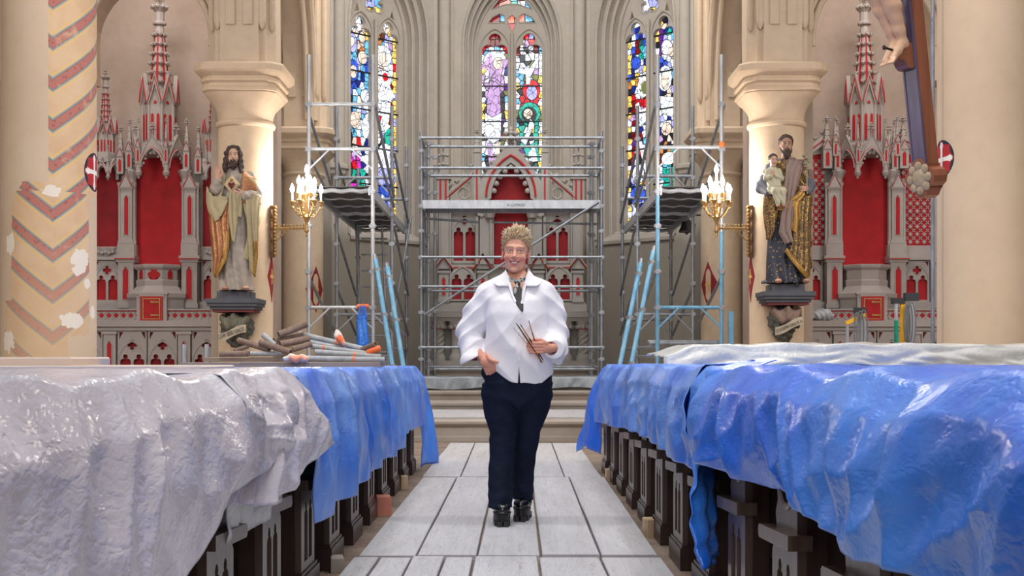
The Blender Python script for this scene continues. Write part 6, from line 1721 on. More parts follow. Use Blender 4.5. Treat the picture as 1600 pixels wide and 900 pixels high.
def corbel(col_x, s, label):
    """console with carved figure and inscribed scroll under the statue"""
    t = thing('statue_console', label, 'corbel', (col_x, 14.52, 1.25 if s < 0 else 1.33))
    MB().prism([(-.40, -.22), (.40, -.22), (.40, .24), (-.40, .24)], .30, .335).prism([(-.42, -.24), (.42, -.24), (.42, .24), (-.42, .24)], .335, .385).prism([(-.36, -.19), (.36, -.19), (.36, .24), (-.36, .24)], .265, .30).build('shelf', M_SLATE, t)
    MB().prism([(-.33, -.17), (.33, -.17), (.33, .22), (-.33, .22)], .235, .265).build('red_band', mat('console_red', '6d2a2a', .6), t)
    MB().boxb(-.26, .26, -.16, .2, .385, .47).boxb(-.27, .27, -.17, .2, .385, .405).build('plinth', M_SLATE, t)
    def leaf(X, Y, Z):
        d = ell(X, Y, Z, (0, .06, .08), (.27, .20, .17)); d = smin(d, ell(X, Y, Z, (0, .1, -.08), (.16, .12, .10)), .05)
        return d+.018*np.sin(X*48+Z*30)*np.sin(Z*52-X*18)+.010*vn(X, Y, Z, 60, 2)
    sdfobj('carved_leaves', leaf, (-.32, -.2, -.2), (.32, .24, .245), .012, mat('dark_leaves', '55564f', .7, var=.3, scale=25), t)
    def fig(X, Y, Z):
        d = ell(X, Y, Z, (.0, -.10, .12), (.15, .09, .085)); d = smin(d, ell(X, Y, Z, (.0, -.14, .17), (.055, .06, .055)), .03); d = smin(d, cap(X, Y, Z, (-.2, -.06, .17), (-.08, -.14, .06), .05, .04), .03); d = smin(d, cap(X, Y, Z, (.2, -.06, .17), (.08, -.14, .06), .05, .04), .03)
        return d+.006*vn(X, Y, Z, 50, 7)
    sdfobj('carved_figure', fig, (-.3, -.24, -.02), (.3, .06, .25), .011, mat('faded_figure', '8a7266' if s > 0 else '6e6a5c', .7, var=.3, scale=12), t)
    n = 12; tilt = .10 if s < 0 else .12
    vs = []
    for i in range(n+1):
        x = -.22+.44*i/n; y = -.20-.03*cos(x*6); z = .0+tilt*x/.22*.5+.012*sin(x*14)
        vs += [(x, y, z-.045), (x, y, z+.045), (x, y+.02, z+.045), (x, y+.02, z-.045)]
    scr = MB().add(vs, [(i*4+k, i*4+(k+1) % 4, i*4+4+(k+1) % 4, i*4+4+k) for i in range(n) for k in range(4)]+[(3, 2, 1, 0), (n*4, n*4+1, n*4+2, n*4+3)]).build('inscribed_scroll', mat('scroll', 'b5a894', .7, var=.15), t, True)
    for ch in t.children: ch.scale = (.70, 1, 1)
    lettering('scroll_lettering', 'COR IESU SACR.' if s < 0 else 'O IOSEPH ORA P. N.', .062 if s < 0 else .05, mat('scroll_ink', '4a4038', .7), scr, (0, -.236, -.018), (PI/2, -math.atan2(tilt*.5, .22), 0))
    return t
corbel(-3.13, -1, 'dark carved console with scroll under the statue with the gilt mantle')
corbel(3.10, 1, 'dark carved console with scroll under the statue holding a child')
def ribbon(root, name, m, L, R, prof, off=.012, pleats=3, amp=.012, th=.012, nu=44, nv=26, curl=0, ph=0):
    """cloth panel between two edge lines (x,z), lying on a body profile prof(z)->(cx,cy,rx,ry)"""
    La = np.array(L, float); Ra = np.array(R, float)
    def samp(A, t):
        k = np.linspace(0, 1, len(A)); return np.interp(t, k, A[:, 0]), np.interp(t, k, A[:, 1])
    vs = []
    for i in range(nu+1):
        t = i/nu; ts = t*t*(3-2*t)*.3+t*.7
        lx, lz = samp(La, ts); rx_, rz_ = samp(Ra, ts)
        for j in range(nv+1):
            u = j/nv; x = lx+(rx_-lx)*u; z = lz+(rz_-lz)*u-.03*sin(u*PI)*curl
            cx, cy, rx, ry = prof(z); q = max(.06, 1-((x-cx)/rx)**2)
            p = abs(sin((u*pleats+.25*sin(t*5+ph))*PI))**.7
            y = cy-ry*math.sqrt(q)-off-amp*p
            vs.append((x, y, z+.006*sin(u*23+t*9)))
    n = nv+1
    o = MB().add(vs, [(i*n+j, i*n+j+1, (i+1)*n+j+1, (i+1)*n+j) for i in range(nu) for j in range(nv)]).build(name, m, root, True, 80)
    md = o.modifiers.new('thickness', 'SOLIDIFY'); md.thickness = th; md.offset = 0
    return o
def prof1(z): return (0, .01, float(np.interp(z, [0, .4, .8, 1.1, 1.3, 1.4], [.26, .25, .29, .31, .25, .14])), float(np.interp(z, [0, .4, .8, 1.1, 1.3, 1.4], [.18, .165, .16, .17, .13, .09])))
def prof2(z): return (0, .01, float(np.interp(z, [0, .4, .8, 1.1, 1.3, 1.45], [.28, .27, .28, .31, .26, .14])), float(np.interp(z, [0, .4, .8, 1.1, 1.3, 1.45], [.19, .185, .19, .185, .14, .09])))
# ---- statue with gilt mantle (left)
S1 = thing('saint_statue', 'painted statue with long hair, gilt mantle and heart on the chest, left column', 'statue', (-3.13, 14.45, 1.72))
H1 = 1.68
def robe1(X, Y, Z):
    d = loftz(X, Y, Z, [(0, .02, 0, .205, .17), (.05, .02, 0, .195, .16), (.4, .02, 0, .175, .14), (.8, .01, 0, .175, .13), (1.0, .0, 0, .17, .125), (1.2, 0, .01, .19, .125), (1.32, 0, .015, .18, .10), (1.40, 0, .02, .08, .07)])
    d = d+.016*np.sin(X*58+Z*4+2*np.sin(Z*3))*np.clip(1-Z/1.1, 0, 1)+.008*np.sin(X*95+Z*9)*np.clip((Z-.1), 0, 1)*np.clip(1.3-Z, 0, 1)
    # right sleeve raised (picture left), left sleeve across
    a = chain(X, Y, Z, [(-.16, .02, 1.29), (-.23, .0, 1.10), (-.17, -.13, 1.14), (-.15, -.17, 1.22)], [.07, .075, .062, .045], .03)
    b = chain(X, Y, Z, [(.16, .02, 1.29), (.23, .0, 1.10), (.15, -.14, 1.06)], [.07, .078, .058], .03)
    w = .004*np.sin((X+Z)*60); return smin(d, smin(a+w, b+w, .01), .025)
sdfobj('robe', robe1, (-.34, -.26, 0), (.34, .2, 1.44), .010, M_GREYROBE, S1)
def mantle(X, Y, Z):
    base = loftz(X, Y, Z, [(.2, .0, .015, .235, .175), (.5, .0, .015, .25, .185), (.9, 0, .01, .285, .19), (1.15, 0, .01, .29, .175), (1.28, 0, .015, .24, .135), (1.36, 0, .02, .13, .09)])
    sh_ = base+.02+.006*np.sin(X*36+Z*8); shell = np.maximum(base+.004*np.sin(Z*30+X*22), -(base+.026))
    # open in the middle; falls lower on the picture's left
    left = np.maximum(X-(-.10+.05*np.sin(Z*6)-.06*(Z-.8)), .42-Z*1.0+(X+.1)*-.45)
    right = np.maximum(.135-X-.03*np.sin(Z*7), .33-Z-(X-.2)*.4)
    back = .02-Y+0*X
    region = np.minimum(np.minimum(left, right), np.maximum(back, .3-Z))
    return smax(shell, region, .01)
sdfobj('mantle', mantle, (-.36, -.24, .18), (.36, .24, 1.40), .010, M_LINING, S1)
ribbon(S1, 'brocade_fold', M_BROC, [(-.27, 1.02), (-.27, .80), (-.25, .60), (-.23, .40), (-.22, .22)], [(-.01, 1.04), (-.03, .80), (-.02, .55), (-.06, .38), (-.17, .16)], prof1, .012, 3, .020, curl=1)
ribbon(S1, 'cream_swag', M_LINING, [(-.30, 1.18), (-.30, 1.0), (-.27, .88), (-.22, .82)], [(-.10, 1.06), (-.04, 1.04), (-.03, 1.0), (-.10, .86)], prof1, .035, 2, .018, curl=2)
ribbon(S1, 'hanging_fold', M_LINING, [(-.01, 1.10), (-.02, .95), (-.02, .75), (.02, .56)], [(.05, 1.10), (.09, .95), (.07, .75), (.04, .54)], prof1, .045, 2, .022)
ribbon(S1, 'hanging_fold', M_LINING, [(.05, 1.08), (.05, .95), (.06, .84)], [(.11, 1.08), (.12, .95), (.11, .82)], prof1, .03, 1, .02)
ribbon(S1, 'mantle_end', M_LINING, [(.15, 1.10), (.17, .80), (.18, .50), (.20, .22)], [(.30, 1.08), (.28, .80), (.27, .50), (.25, .16)], prof1, .012, 2, .022)
ribbon(S1, 'gold_border', M_GILD, [(.235, .56), (.235, .40), (.225, .20)], [(.275, .56), (.275, .40), (.245, .16)], prof1, .04, 1, .008)
ribbon(S1, 'gold_border', M_GILD, [(-.055, .66), (-.06, .52), (-.08, .38), (-.19, .19)], [(-.015, .66), (-.02, .50), (-.05, .34), (-.165, .15)], prof1, .042, 1, .008)
def cape_s(X, Y, Z):
    base = loftz(X, Y, Z, [(.95, .0, .01, .30, .19), (1.15, 0, .01, .295, .178), (1.28, 0, .015, .245, .138), (1.36, 0, .02, .14, .095)])
    sh = np.maximum(base, -(base+.02)); return smax(sh, np.maximum(np.maximum(.10-X, .98-Z), Y-.12), .01)
sdfobj('brocade_shoulder', cape_s, (.05, -.22, .94), (.34, .2, 1.40), .009, M_BROC, S1)
small_head(S1, (-.01, -.01, 1.525), 1.0, long_hair, True, 'head', 'c09a82', .12, -.12)
hand(S1, (-.155, -.185, 1.25), (.05, .0, 1), (1, .2, 0), .95, M_SKIN2, -.1, 1)
hand(S1, (.13, -.165, 1.065), (-1, -.15, .25), (0, 0, 1), .95, M_SKIN2, .4, 1)
MB().add([(-.095, 0, 0), (0, 0, -.10), (.095, 0, 0), (0, 0, .11), (0, -.02, 0), (0, .03, 0)], [(4, 0, 1), (4, 1, 2), (4, 2, 3), (4, 3, 0), (5, 1, 0), (5, 2, 1), (5, 3, 2), (5, 0, 3)]).xf(Matrix.Translation((.0, -.150, 1.19))).build('ray_plate', mat('pale_gilding', 'b9a27c', .45, .2, var=.2, scale=30), S1)
MB().sphere((0, -.17, 1.235), .018, (1, .7, 1), 8, 6).build('flame', M_GILD, S1, True)
MB().add([(0, -.03, -.05), (.04, -.02, .01), (.03, -.02, .035), (0, -.03, .02), (-.03, -.02, .035), (-.04, -.02, .01), (0, -.05, 0), (0, 0, 0)], [(6, 0, 1), (6, 1, 2), (6, 2, 3), (6, 3, 4), (6, 4, 5), (6, 5, 0), (7, 1, 0), (7, 2, 1), (7, 3, 2), (7, 4, 3), (7, 5, 4), (7, 0, 5)]).xf(Matrix.Translation((.0, -.15, 1.18))).build('heart', mat('dark_heart', '6a1f26', .4), S1, True)
MB().tube([(-.10, -.14, .995), (0, -.165, 1.0), (.1, -.14, .995)], .016, 8).build('belt', M_GILD, S1, True)
for sx in (-.07, .16): MB().sphere((sx, -.175, .03), .05, (.8, 1.3, .55), 10, 6).build('foot', M_SKIN2, S1, True)
# ---- statue with child (right)
S2 = thing('saint_statue', 'painted bearded statue in brown and gold carrying a child, right column', 'statue', (3.09, 14.45, 1.80))
def robe2(X, Y, Z):
    d = loftz(X, Y, Z, [(0, -.01, 0, .25, .17), (.06, -.01, 0, .235, .165), (.4, 0, 0, .20, .15), (.8, .01, 0, .19, .14), (1.1, .0, .01, .20, .135), (1.3, 0, .015, .19, .11), (1.42, 0, .02, .08, .07)])
    return d+.016*np.sin(X*52+2*np.sin(Z*4))*np.clip(1-Z/1.2, 0, 1)
sdfobj('robe', robe2, (-.3, -.24, 0), (.3, .2, 1.46), .010, M_NAVY, S2)
def cloak2(X, Y, Z):
    base = loftz(X, Y, Z, [(.1, .05, .015, .24, .18), (.5, .04, .015, .245, .19), (.9, .02, .01, .265, .20), (1.15, 0, .01, .285, .185), (1.3, 0, .015, .235, .14), (1.40, 0, .02, .12, .09)])
    sh = np.maximum(base+.012*np.sin((X*.8+Z*.55)*48), -(base+.030))
    low = .62-Z-(X+.05)*2.1        # hem climbs to the picture's left
    return smax(sh, np.maximum(low, .08-Z), .01)
sdfobj('cloak', cloak2, (-.34, -.26, .06), (.36, .24, 1.44), .010, M_BROC2, S2)
def drape(pts, wid, th, nm, m, y0=-.20, h=.010):
    P = np.array(pts)
    def f(X, Y, Z):
        d = None
        for i in range(len(P)-1):
            a, b = P[i], P[i+1]; q = cap(X, Y*2.2, Z, (a[0], a[1]*2.2, a[2]), (b[0], b[1]*2.2, b[2]), wid[i], wid[i+1]); d = q if d is None else smin(d, q, .03)
        return (d+.008*np.sin((X-Z*.5)*80))*.55
    r = max(wid)+.03; return sdfobj(nm, f, tuple(P.min(0)-r), tuple(P.max(0)+r), h, m, S2)
ribbon(S2, 'mauve_sash', M_MAUVE, [(.02, 1.38), (-.03, 1.30), (-.06, 1.10), (-.09, .85), (-.08, .70)], [(.20, 1.40), (.13, 1.22), (.06, 1.0), (.02, .80), (.0, .68)], prof2, .03, 3, .016)
ribbon(S2, 'mauve_fold', M_MAUVE, [(-.06, .92), (-.10, .74), (-.12, .56), (-.06, .44)], [(.04, .92), (.03, .74), (.01, .58), (.03, .46)], prof2, .045, 2, .022)
ribbon(S2, 'gold_fold', M_GILD, [(-.13, .92), (-.04, .90), (.06, .98), (.14, 1.06)], [(-.14, .82), (.0, .80), (.10, .90), (.17, 1.0)], prof2, .05, 2, .010)
ribbon(S2, 'gold_fold', M_GILD, [(.03, .92), (.04, .75), (.01, .60)], [(.12, .90), (.11, .72), (.06, .56)], prof2, .045, 1, .018)
ribbon(S2, 'brocade_front', M_BROC2, [(.08, .95), (.06, .70), (.03, .45), (-.02, .30)], [(.27, 1.0), (.27, .70), (.26, .40), (.24, .08)], prof2, .014, 3, .022)
ribbon(S2, 'gold_hem', M_GILD, [(-.06, .36), (.02, .25), (.12, .13), (.20, .05)], [(-.03, .39), (.05, .29), (.15, .17), (.23, .09)], prof2, .04, 1, .008)
ribbon(S2, 'cloak_edge', M_BROC2, [(-.27, 1.0), (-.27, .80), (-.25, .62), (-.24, .50)], [(-.10, .96), (-.13, .80), (-.16, .62), (-.20, .50)], prof2, .02, 2, .022)
ribbon(S2, 'cloak_side', M_MAUVE, [(.24, 1.30), (.27, 1.10), (.26, .92)], [(.30, 1.28), (.33, 1.05), (.30, .88)], lambda z: (0, .06, .36, .14), .0, 2, .02)
def sleeves2(X, Y, Z):
    a = chain(X, Y, Z, [(-.16, .02, 1.31), (-.27, .0, 1.10), (-.22, -.14, 1.02)], [.07, .072, .05], .03)
    b = chain(X, Y, Z, [(.16, .02, 1.31), (.255, .0, 1.12), (.225, -.13, 1.05)], [.07, .075, .052], .03); w = .004*np.sin((X+Z)*60); return smin(a, b, .01)+w
sdfobj('sleeves', sleeves2, (-.38, -.24, .94), (.36, .12, 1.40), .010, mat('slate_sleeve', '5c5f6c', .6, var=.15), S2)
def collar2(X, Y, Z):
    base = loftz(X, Y, Z, [(1.2, 0, .01, .22, .16), (1.3, 0, .015, .20, .13), (1.42, 0, .02, .10, .085)]); return smax(np.maximum(base-.012, -(base+.02)), np.maximum(1.24-Z-np.abs(X)*.0, -(X+.02)*1.0-.0), .01)
sdfobj('mauve_shoulder', collar2, (-.05, -.22, 1.2), (.3, .2, 1.46), .009, M_MAUVE, S2)
small_head(S2, (.0, -.02, 1.565), 1.02, short_hair, True, 'head', 'a37c68', -.1, -.14)
hand(S2, (-.20, -.17, 1.03), (.9, -.35, .2), (0, 0, 1), .95, M_SKIN2, .4, 1)
hand(S2, (.215, -.15, 1.055), (-.6, -.8, .0), (0, 0, 1), .85, M_SKIN2, .8, 1)
mb = MB()
for k in range(6): mb.sphere((.195+.02*cos(k*2), -.16+.02*sin(k*3), 1.28+.03*k), .026, (1, 1, .8), 7, 5)
mb.tube([(.20, -.17, 1.0), (.20, -.16, 1.45)], .010, 6).build('lily_staff', mat('staff', '8d8468', .6), S2, True)
for sx in (-.12, .19): MB().sphere((sx, -.185, .03), .05, (.8, 1.3, .55), 10, 6).build('foot', M_SKIN2, S2, True)
# the child held on the arm
def child(X, Y, Z):
    d = loftz(X, Y, Z, [(1.0, -.15, -.18, .07, .06), (1.1, -.165, -.17, .082, .07), (1.2, -.17, -.16, .078, .06), (1.27, -.175, -.155, .065, .05), (1.31, -.175, -.155, .035, .035)])
    for q, sx in ((0, -1), (1, 1)):
        d = smin(d, chain(X, Y, Z, [(-.17+sx*.03, -.19, 1.05), (-.13+sx*.035, -.27, 1.02), (-.115+sx*.03, -.27, .88)], [.045, .042, .028], .02), .02)
        d = smin(d, chain(X, Y, Z, [(-.175+sx*.06, -.155, 1.26), (-.175+sx*.085, -.19, 1.17), (-.175+sx*.03, -.235, 1.19)], [.03, .03, .02], .02), .012)
    return d+.004*np.sin((X+Z*.6)*110)
sdfobj('child_robe', child, (-.31, -.33, .84), (-.03, -.07, 1.33), .008, mat('child_robe', 'b5b096', .6, var=.15), S2)
small_head(S2, (-.175, -.165, 1.375), .62, short_hair, False, 'head', 'c49a84', .1, -.05)
hand(S2, (-.215, -.235, 1.19), (.4, -.2, 1), (1, 0, 0), .5, M_SKIN2, .1, 1)
for k in (0, 1): MB().sphere((-.145+.06*k, -.285, .855), .03, (.8, 1.4, .6), 8, 5).build('child_foot', M_SKIN2, S2, True)
# ======================= wall candelabra
M_BRASS = mat('brass', 'b9965e', .36, .6, var=.25, scale=30)
M_WOODB = mat('brown_backplate', '6b4a30', .5, .1, var=.2)
M_CANDLE = mat('candle_tube', 'f2ead8', .5, var=0)
def bulb_mat():
    t = MT('lit_bulb'); t.base((.9, .9, .9)); t.b.inputs['Emission Color'].default_value = (1, .95, .88, 1); t.b.inputs['Emission Strength'].default_value = 60; return t.m
M_BULB = bulb_mat()
def candelabrum(s, x0, y, z, label):
    t = thing('wall_candelabrum', label, 'wall lamp', (x0, y, z))
    bp = MB()
    for k, zz in enumerate((-.26, -.12, .02, .16)): bp.sphere((0, 0, zz-.0), .075, (.35, 1, 1), 12, 8)
    bp.boxb(-.02, .02, -.05, .05, -.34, .26); bp.build('backplate', M_WOODB, t, True)
    gp = MB()
    for k in range(14):
        zz = -.30+k*.042; gp.sphere((s*.035, -.035+.01*(k % 2), zz), .016, (1, 1, 1), 6, 4); gp.sphere((s*.035, .035, zz), .016, (1, 1, 1), 6, 4)
    gp.tube([(s*.03, 0, -.33), (s*.03, 0, .27)], .02, 8); gp.build('gilt_border', M_BRASS, t, True)
    L = .40
    arm = MB().tube([(s*.03, 0, 0), (s*L, 0, 0)], .011, 8)
    arm.tube([(s*.03, 0, -.16), (s*.08, 0, -.12), (s*.13, 0, -.06), (s*.16, 0, -.01)], .008, 6)
    arm.tube([(s*(.10+.035*cos(a)), 0, -.055+.035*sin(a)) for a in [i*.5 for i in range(12)]], .006, 6)
    arm.tube([(s*(.17+.025*cos(a)), 0, -.035+.022*sin(a)) for a in [i*.5 for i in range(11)]], .005, 6)
    for k in range(9):
        arm.lathe([(.012, 0), (.004, .012), (.012, .028), (.002, .045)], 6, (s*(.06+.038*k), 0, .008)); arm.sphere((s*(.06+.038*k), 0, -.014), .008, (1, 1, 1), 6, 4)
    arm.build('arm', M_BRASS, t, True)
    cx = s*L
    MB().lathe([(.002, -.10), (.018, -.085), (.012, -.06), (.03, -.03), (.02, .0), (.016, .06), (.035, .10), (.045, .13), (.02, .16), (.014, .36), (.03, .40), (.012, .43)], 12, (cx, 0, 0)).build('stem', M_BRASS, t, True)
    n = 6
    for ring, (rr, zz, nn, off) in enumerate(((.165, .31, 6, .2), (.10, .40, 4, .6), (.0, .54, 1, 0))):
        for k in range(nn):
            a = 2*PI*k/nn+off; ex, ey = cx+rr*cos(a), rr*sin(a)
            br = link('branch', None, t, (0, 0, 0)); br.empty_display_size = .03
            mb = MB()
            if rr > 0:
                mb.tube([(cx+rr*f*cos(a), rr*f*sin(a), .16+(zz-.20)*f**2-.05*sin(f*PI)) for f in [i/6 for i in range(7)]], .007, 6)
                for q in range(3): mb.sphere((cx+rr*(.5+.25*q)*cos(a+.12), rr*(.5+.25*q)*sin(a+.12), .13+(zz-.2)*(.5+.25*q)**2), .016, (1, 1, .6), 6, 4)
                mb.tube([(ex+.02*cos(q), ey+.02*sin(q), zz-.075+.0*q) for q in [i*.8 for i in range(8)]], .005, 5)
            else: mb.tube([(cx, 0, .38), (cx, 0, zz)], .008, 6)
            mb.lathe([(.01, -.05), (.03, -.012), (.038, 0), (.03, .004)], 8, (ex, ey, zz))
            mb.build('bracket', M_BRASS, br, True)
            MB().lathe([(.012, 0), (.012, .10)], 8, (ex, ey, zz)).build('candle', M_CANDLE, br, True)
            MB().lathe([(.01, 0), (.022, .02), (.025, .042), (.016, .075), (.002, .105)], 10, (ex, ey, zz+.10)).build('bulb', M_BULB, br, True)
    l = bpy.data.lights.new('lamp_glow', 'POINT'); l.energy = 34; l.color = (1, .93, .84); l.shadow_soft_size = .12
    lo = bpy.data.objects.new('lamp_glow', l); COL.objects.link(lo); lo.parent = t; lo.location = (cx, -.02, .62)
candelabrum(1, -2.79, 14.9, 2.48, 'lit brass candelabrum on the left column beside the left scaffold tower')
candelabrum(-1, 2.78, 14.9, 2.48, 'lit brass candelabrum on the right column beside the right scaffold tower')

# ======================= crucifix on the right pillar (lower half in view)
M_CROSS = wood('cross_wood', '7a4630', '96583a', .3, .6, (20, 20, 1.5)); M_CROSSD = wood('cross_front_lit', '4e4560', '655a74', .3, .6, (20, 20, 1.5))  # front copy is purple: the light on that face is put into the colour
CR = thing('crucifix', 'large wooden crucifix leaning from the right pillar, foot of the carved figure visible', 'crucifix', (2.60, 8.0, 2.02))
tilt = Matrix.Rotation(-.105, 4, 'Y') @ Matrix.Rotation(.02, 4, 'X'); RZ = Matrix.Rotation(-1.12, 4, 'Z')   # front (local -y) faces the nave
XF = tilt @ RZ
def crp(mb): return mb.xf(XF)
crp(MB().boxb(-.045, .062, -.04, .05, .16, 2.3)).build('beam', M_CROSS, CR)
crp(MB().boxb(-.05, .05, -.052, -.04, .16, 2.3)).build('beam_front', M_CROSSD, CR)
for sx in (-1, 1): crp(MB().boxb(sx*.052-.006, sx*.052+.006, -.058, -.03, .16, 2.3)).build('edge_moulding', M_CROSSD, CR)
q = quatrefoil(0, .08, .125, 6, 4, 0); crp(MB().plate([q], -.06, .05)).build('end_quatrefoil', M_CROSS, CR)
rl = MB().sphere((0, -.06, .08), .06, (1, .35, 1), 12, 8)
for k in range(8): a = k*PI/4; rl.sphere((.075*cos(a), -.062, .08+.075*sin(a)), .03, (1, .5, 1), 8, 5)
crp(rl).build('carved_roundel', mat('carved_cream', 'a8957a', .6, var=.25, scale=30), CR, True)
crp(yz([[(-.05, .78), (-.05, .92), (-.17, .84), (-.175, .82), (-.13, .805), (-.12, .78), (-.10, .76), (-.07, .755)]], -.05, .05)).build('foot_rest', M_CROSS, CR)
def legs(X, Y, Z):
    d = None; Z = Z+.14
    for sx in (-1, 1):
        knee = (sx*.05, -.24, 1.40); ank = (sx*.028, -.12, 1.065)
        q = chain(X, Y, Z, [(sx*.07, -.06, 1.75), knee, (sx*.045, -.185, 1.28), (sx*.034, -.14, 1.14), ank], [.085, .056, .052, .036, .030], .02)
        q = smin(q, ell(X, Y, Z, (sx*.028, -.105, 1.05), (.028, .035, .034)), .02)
        q = smin(q, chain(X, Y, Z, [ank, (sx*.030, -.165, 1.005), (sx*.032, -.215, .955)], [.032, .028, .020], .015), .015)
        for k in range(5):
            o = (k-2)*.0105+sx*.032; q = smin(q, cap(X, Y, Z, (o, -.212, .958), (o, -.240+.003*abs(k-2), .932), .0085, .0075), .004)
        d = q if d is None else np.minimum(d, q)
    return d+.0015*np.sin(Z*70+X*40)
lg = sdfobj('figure_legs', legs, (-.18, -.33, .76), (.18, .05, 1.66), .0055, mat('carved_skin', 'd9ae8c', .45, var=.08, scale=20), CR); lg.data.transform(XF)
crp(MB().tube([(0.02, -.175, .87), (0.02, -.26, .89)], .008, 8).sphere((.02, -.26, .89), .016, (1, .5, 1), 8, 5)).build('nail', mat('iron_nail', '3a3430', .5, .6), CR, True)
cond = MB().tube([(2.80, 8.52, .0), (2.80, 8.52, 4.0)], .014, 8).build('conduit_pipe', M_STEEL, None, True); tag(cond, 'grey conduit pipe running up the right pillar behind the crucifix', 'pipe')

# ======================= material stacked on the left pews
M_OLDW = wood('old_board', '8c7d73', 'a5968b', .85, .2, (3, 30, 30)); M_RUSTW = wood('rusty_tube', '7d675a', '9a8577', .8, .2, (25, 25, 25)); M_DUSTP = metal('dusty_tube', '94989c', 'b2b3b4', .65, .2)
def board(x0, x1, y, w, z, th, rz, label):
    mb = MB(); L = x1-x0; n = 8; vs = []
    for i in range(n+1):
        x = -L/2+L*i/n; j = random.uniform(-.004, .004)
        vs += [(x, -w/2+j, 0), (x, w/2+j, 0), (x, w/2+j, th-.004), (x, w/2-.006+j, th), (x, -w/2+.006+j, th), (x, -w/2+j, th-.004)]
    mb.add(vs, [(i*6+k, i*6+(k+1) % 6, i*6+6+(k+1) % 6, i*6+6+k) for i in range(n) for k in range(6)]+[tuple(range(5, -1, -1)), tuple(n*6+k for k in range(6))])
    o = mb.build('board', M_OLDW); tag(o, label, 'board', 'boards under the tube pile'); o.location = ((x0+x1)/2, y, z); o.rotation_euler = (0, 0, rz)
board(-2.18, -1.30, 8.55, .22, .915, .03, .02, 'short weathered board, lowest on the left under the tube pile')
board(-1.78, -.86, 8.50, .22, .916, .032, -.02, 'long weathered board, lowest on the right under the tube pile')
board(-2.08, -1.38, 8.72, .24, .949, .03, .03, 'thick weathered board lying on top, left under the tube pile')
def pt(px, py, d): return at(px, py, d)
tubes = [((372.7, 531.6), (420.5, 546.5), 8.75, 8.6, .021, 'R', 'rusty tube tilted down, far left of the pile'), ((406.7, 534.8), (454.5, 550.7), 8.62, 8.5, .022, 'R', 'rusty tube with a broken end pointing to the camera'),
         ((435.4, 523), (479, 506), 8.7, 8.8, .024, 'R', 'rusty tube lying topmost, pointing up to the right'), ((428, 532.7), (476, 523), 8.72, 8.85, .022, 'R', 'rusty tube directly below the topmost one'), ((437.5, 538), (483, 529.5), 8.6, 8.7, .024, 'R', 'thick rusty tube in the middle of the pile'),
         ((458, 546), (487, 537), 8.58, 8.62, .020, 'R', 'short rusty tube end beside the steel tubes'), ((343, 553), (389.7, 552.6), 8.55, 8.55, .021, 'R', 'rusty tube lying flat, lowest on the left'), ((391, 552.8), (442, 553), 8.6, 8.6, .017, 'G', 'grey tube lying flat beside the rusty one'),
         ((366, 548), (388, 541), 8.8, 8.85, .014, 'R', 'thin stick at the back left of the pile'), ((412, 524), (430, 540), 8.68, 8.62, .020, 'G', 'short grey tube pointing up to the left'),
         ((467, 522), (566, 545.4), 8.85, 8.75, .021, 'G', 'long steel tube sloping down across the back of the pile'), ((480, 534), (540, 546), 8.75, 8.75, .018, 'G', 'steel tube second from the top of the right bundle'), ((486, 541), (576, 553), 8.66, 8.66, .019, 'G', 'steel tube third from the top of the right bundle'),
         ((492, 550), (595, 557.5), 8.55, 8.6, .020, 'G', 'steel tube fourth from the top of the right bundle'), ((480, 560), (601, 562.5), 8.45, 8.45, .020, 'G', 'lowest long steel tube of the right bundle'), ((566, 546), (587, 537.5), 8.7, 8.6, .018, 'R', 'short rusty tube crossing at the right end of the pile')]
for a, b, da, db, r, k, lab in tubes:
    p0, p1 = pt(*a, da), pt(*b, db); t = thing('tube', lab, 'tube', p0, 0, 'tubes piled on the left pews')
    m = M_RUSTW if k == 'R' else M_DUSTP; v = (p1-p0).normalized()
    u = v.cross(Vector((0, 0, 1))).normalized(); w_ = u.cross(v); n = 14; rr = []
    mb = MB(); L = (p1-p0).length
    prof = [(r*.7, .012), (r*.72, 0), (r, 0), (r, L), (r*.72, L), (r*.7, L-.012)]
    mb.lathe(prof, n); Mx = Matrix(((u.x, w_.x, v.x, 0), (u.y, w_.y, v.y, 0), (u.z, w_.z, v.z, 0), (0, 0, 0, 1))); mb.xf(Mx).build('barrel', m, t, True)
    if k == 'G' and L > .35:
        for f in ((.22,) if len(lab) % 2 else (.6,)): MB().tube([tuple(v*(L*f+q)) for q in (-.006, .006)], r*1.12, 12).build('orange_tape', M_ORANGE, t, True)
# rags, orange cap
def blob(name, label, c, r, m, seed, n=.3, freq=26):
    def f(X, Y, Z): return ell(X, Y, Z, (0, 0, 0), r)+min(r)*n*vn(X, Y, Z, freq, seed)+min(r)*.15*np.sin(X*90+Z*50)
    k = 1.5; o = sdfobj(name, f, tuple(-q*k for q in r), tuple(q*k for q in r), min(r)*.16, m); o.location = c; tag(o, label, 'cloth'); return o
def rag_mat(name, a, b):
    t = MT(name); c = t.mix(t.ramp(t.noise(9, 3), .48, .58), a, b); t.base(c); t.set(Roughness=.8); return t.m
blob('rag', 'white and orange rag bundled at the front of the tube pile', pt(463, 560, 8.36), (.085, .04, .028), rag_mat('rag', 'e8ddd2', 'ee9a78'), 4)
gl = blob('work_glove', 'white and orange glove standing upright behind the steel tubes', pt(531, 528, 8.72), (.028, .03, .062), rag_mat('glove', 'f0e8dc', 'f0764a'), 9); gl.rotation_euler = (0, -.5, 0)
cp = MB().lathe([(.016, 0), (.022, .01), (.022, .09), (.018, .1)], 12).build('orange_cap', M_ORANGE, None, True); cp.location = pt(573, 552, 8.6); cp.rotation_euler = (0, 1.2, 0); tag(cp, 'orange plastic cap at the right end of the tube pile', 'cap')
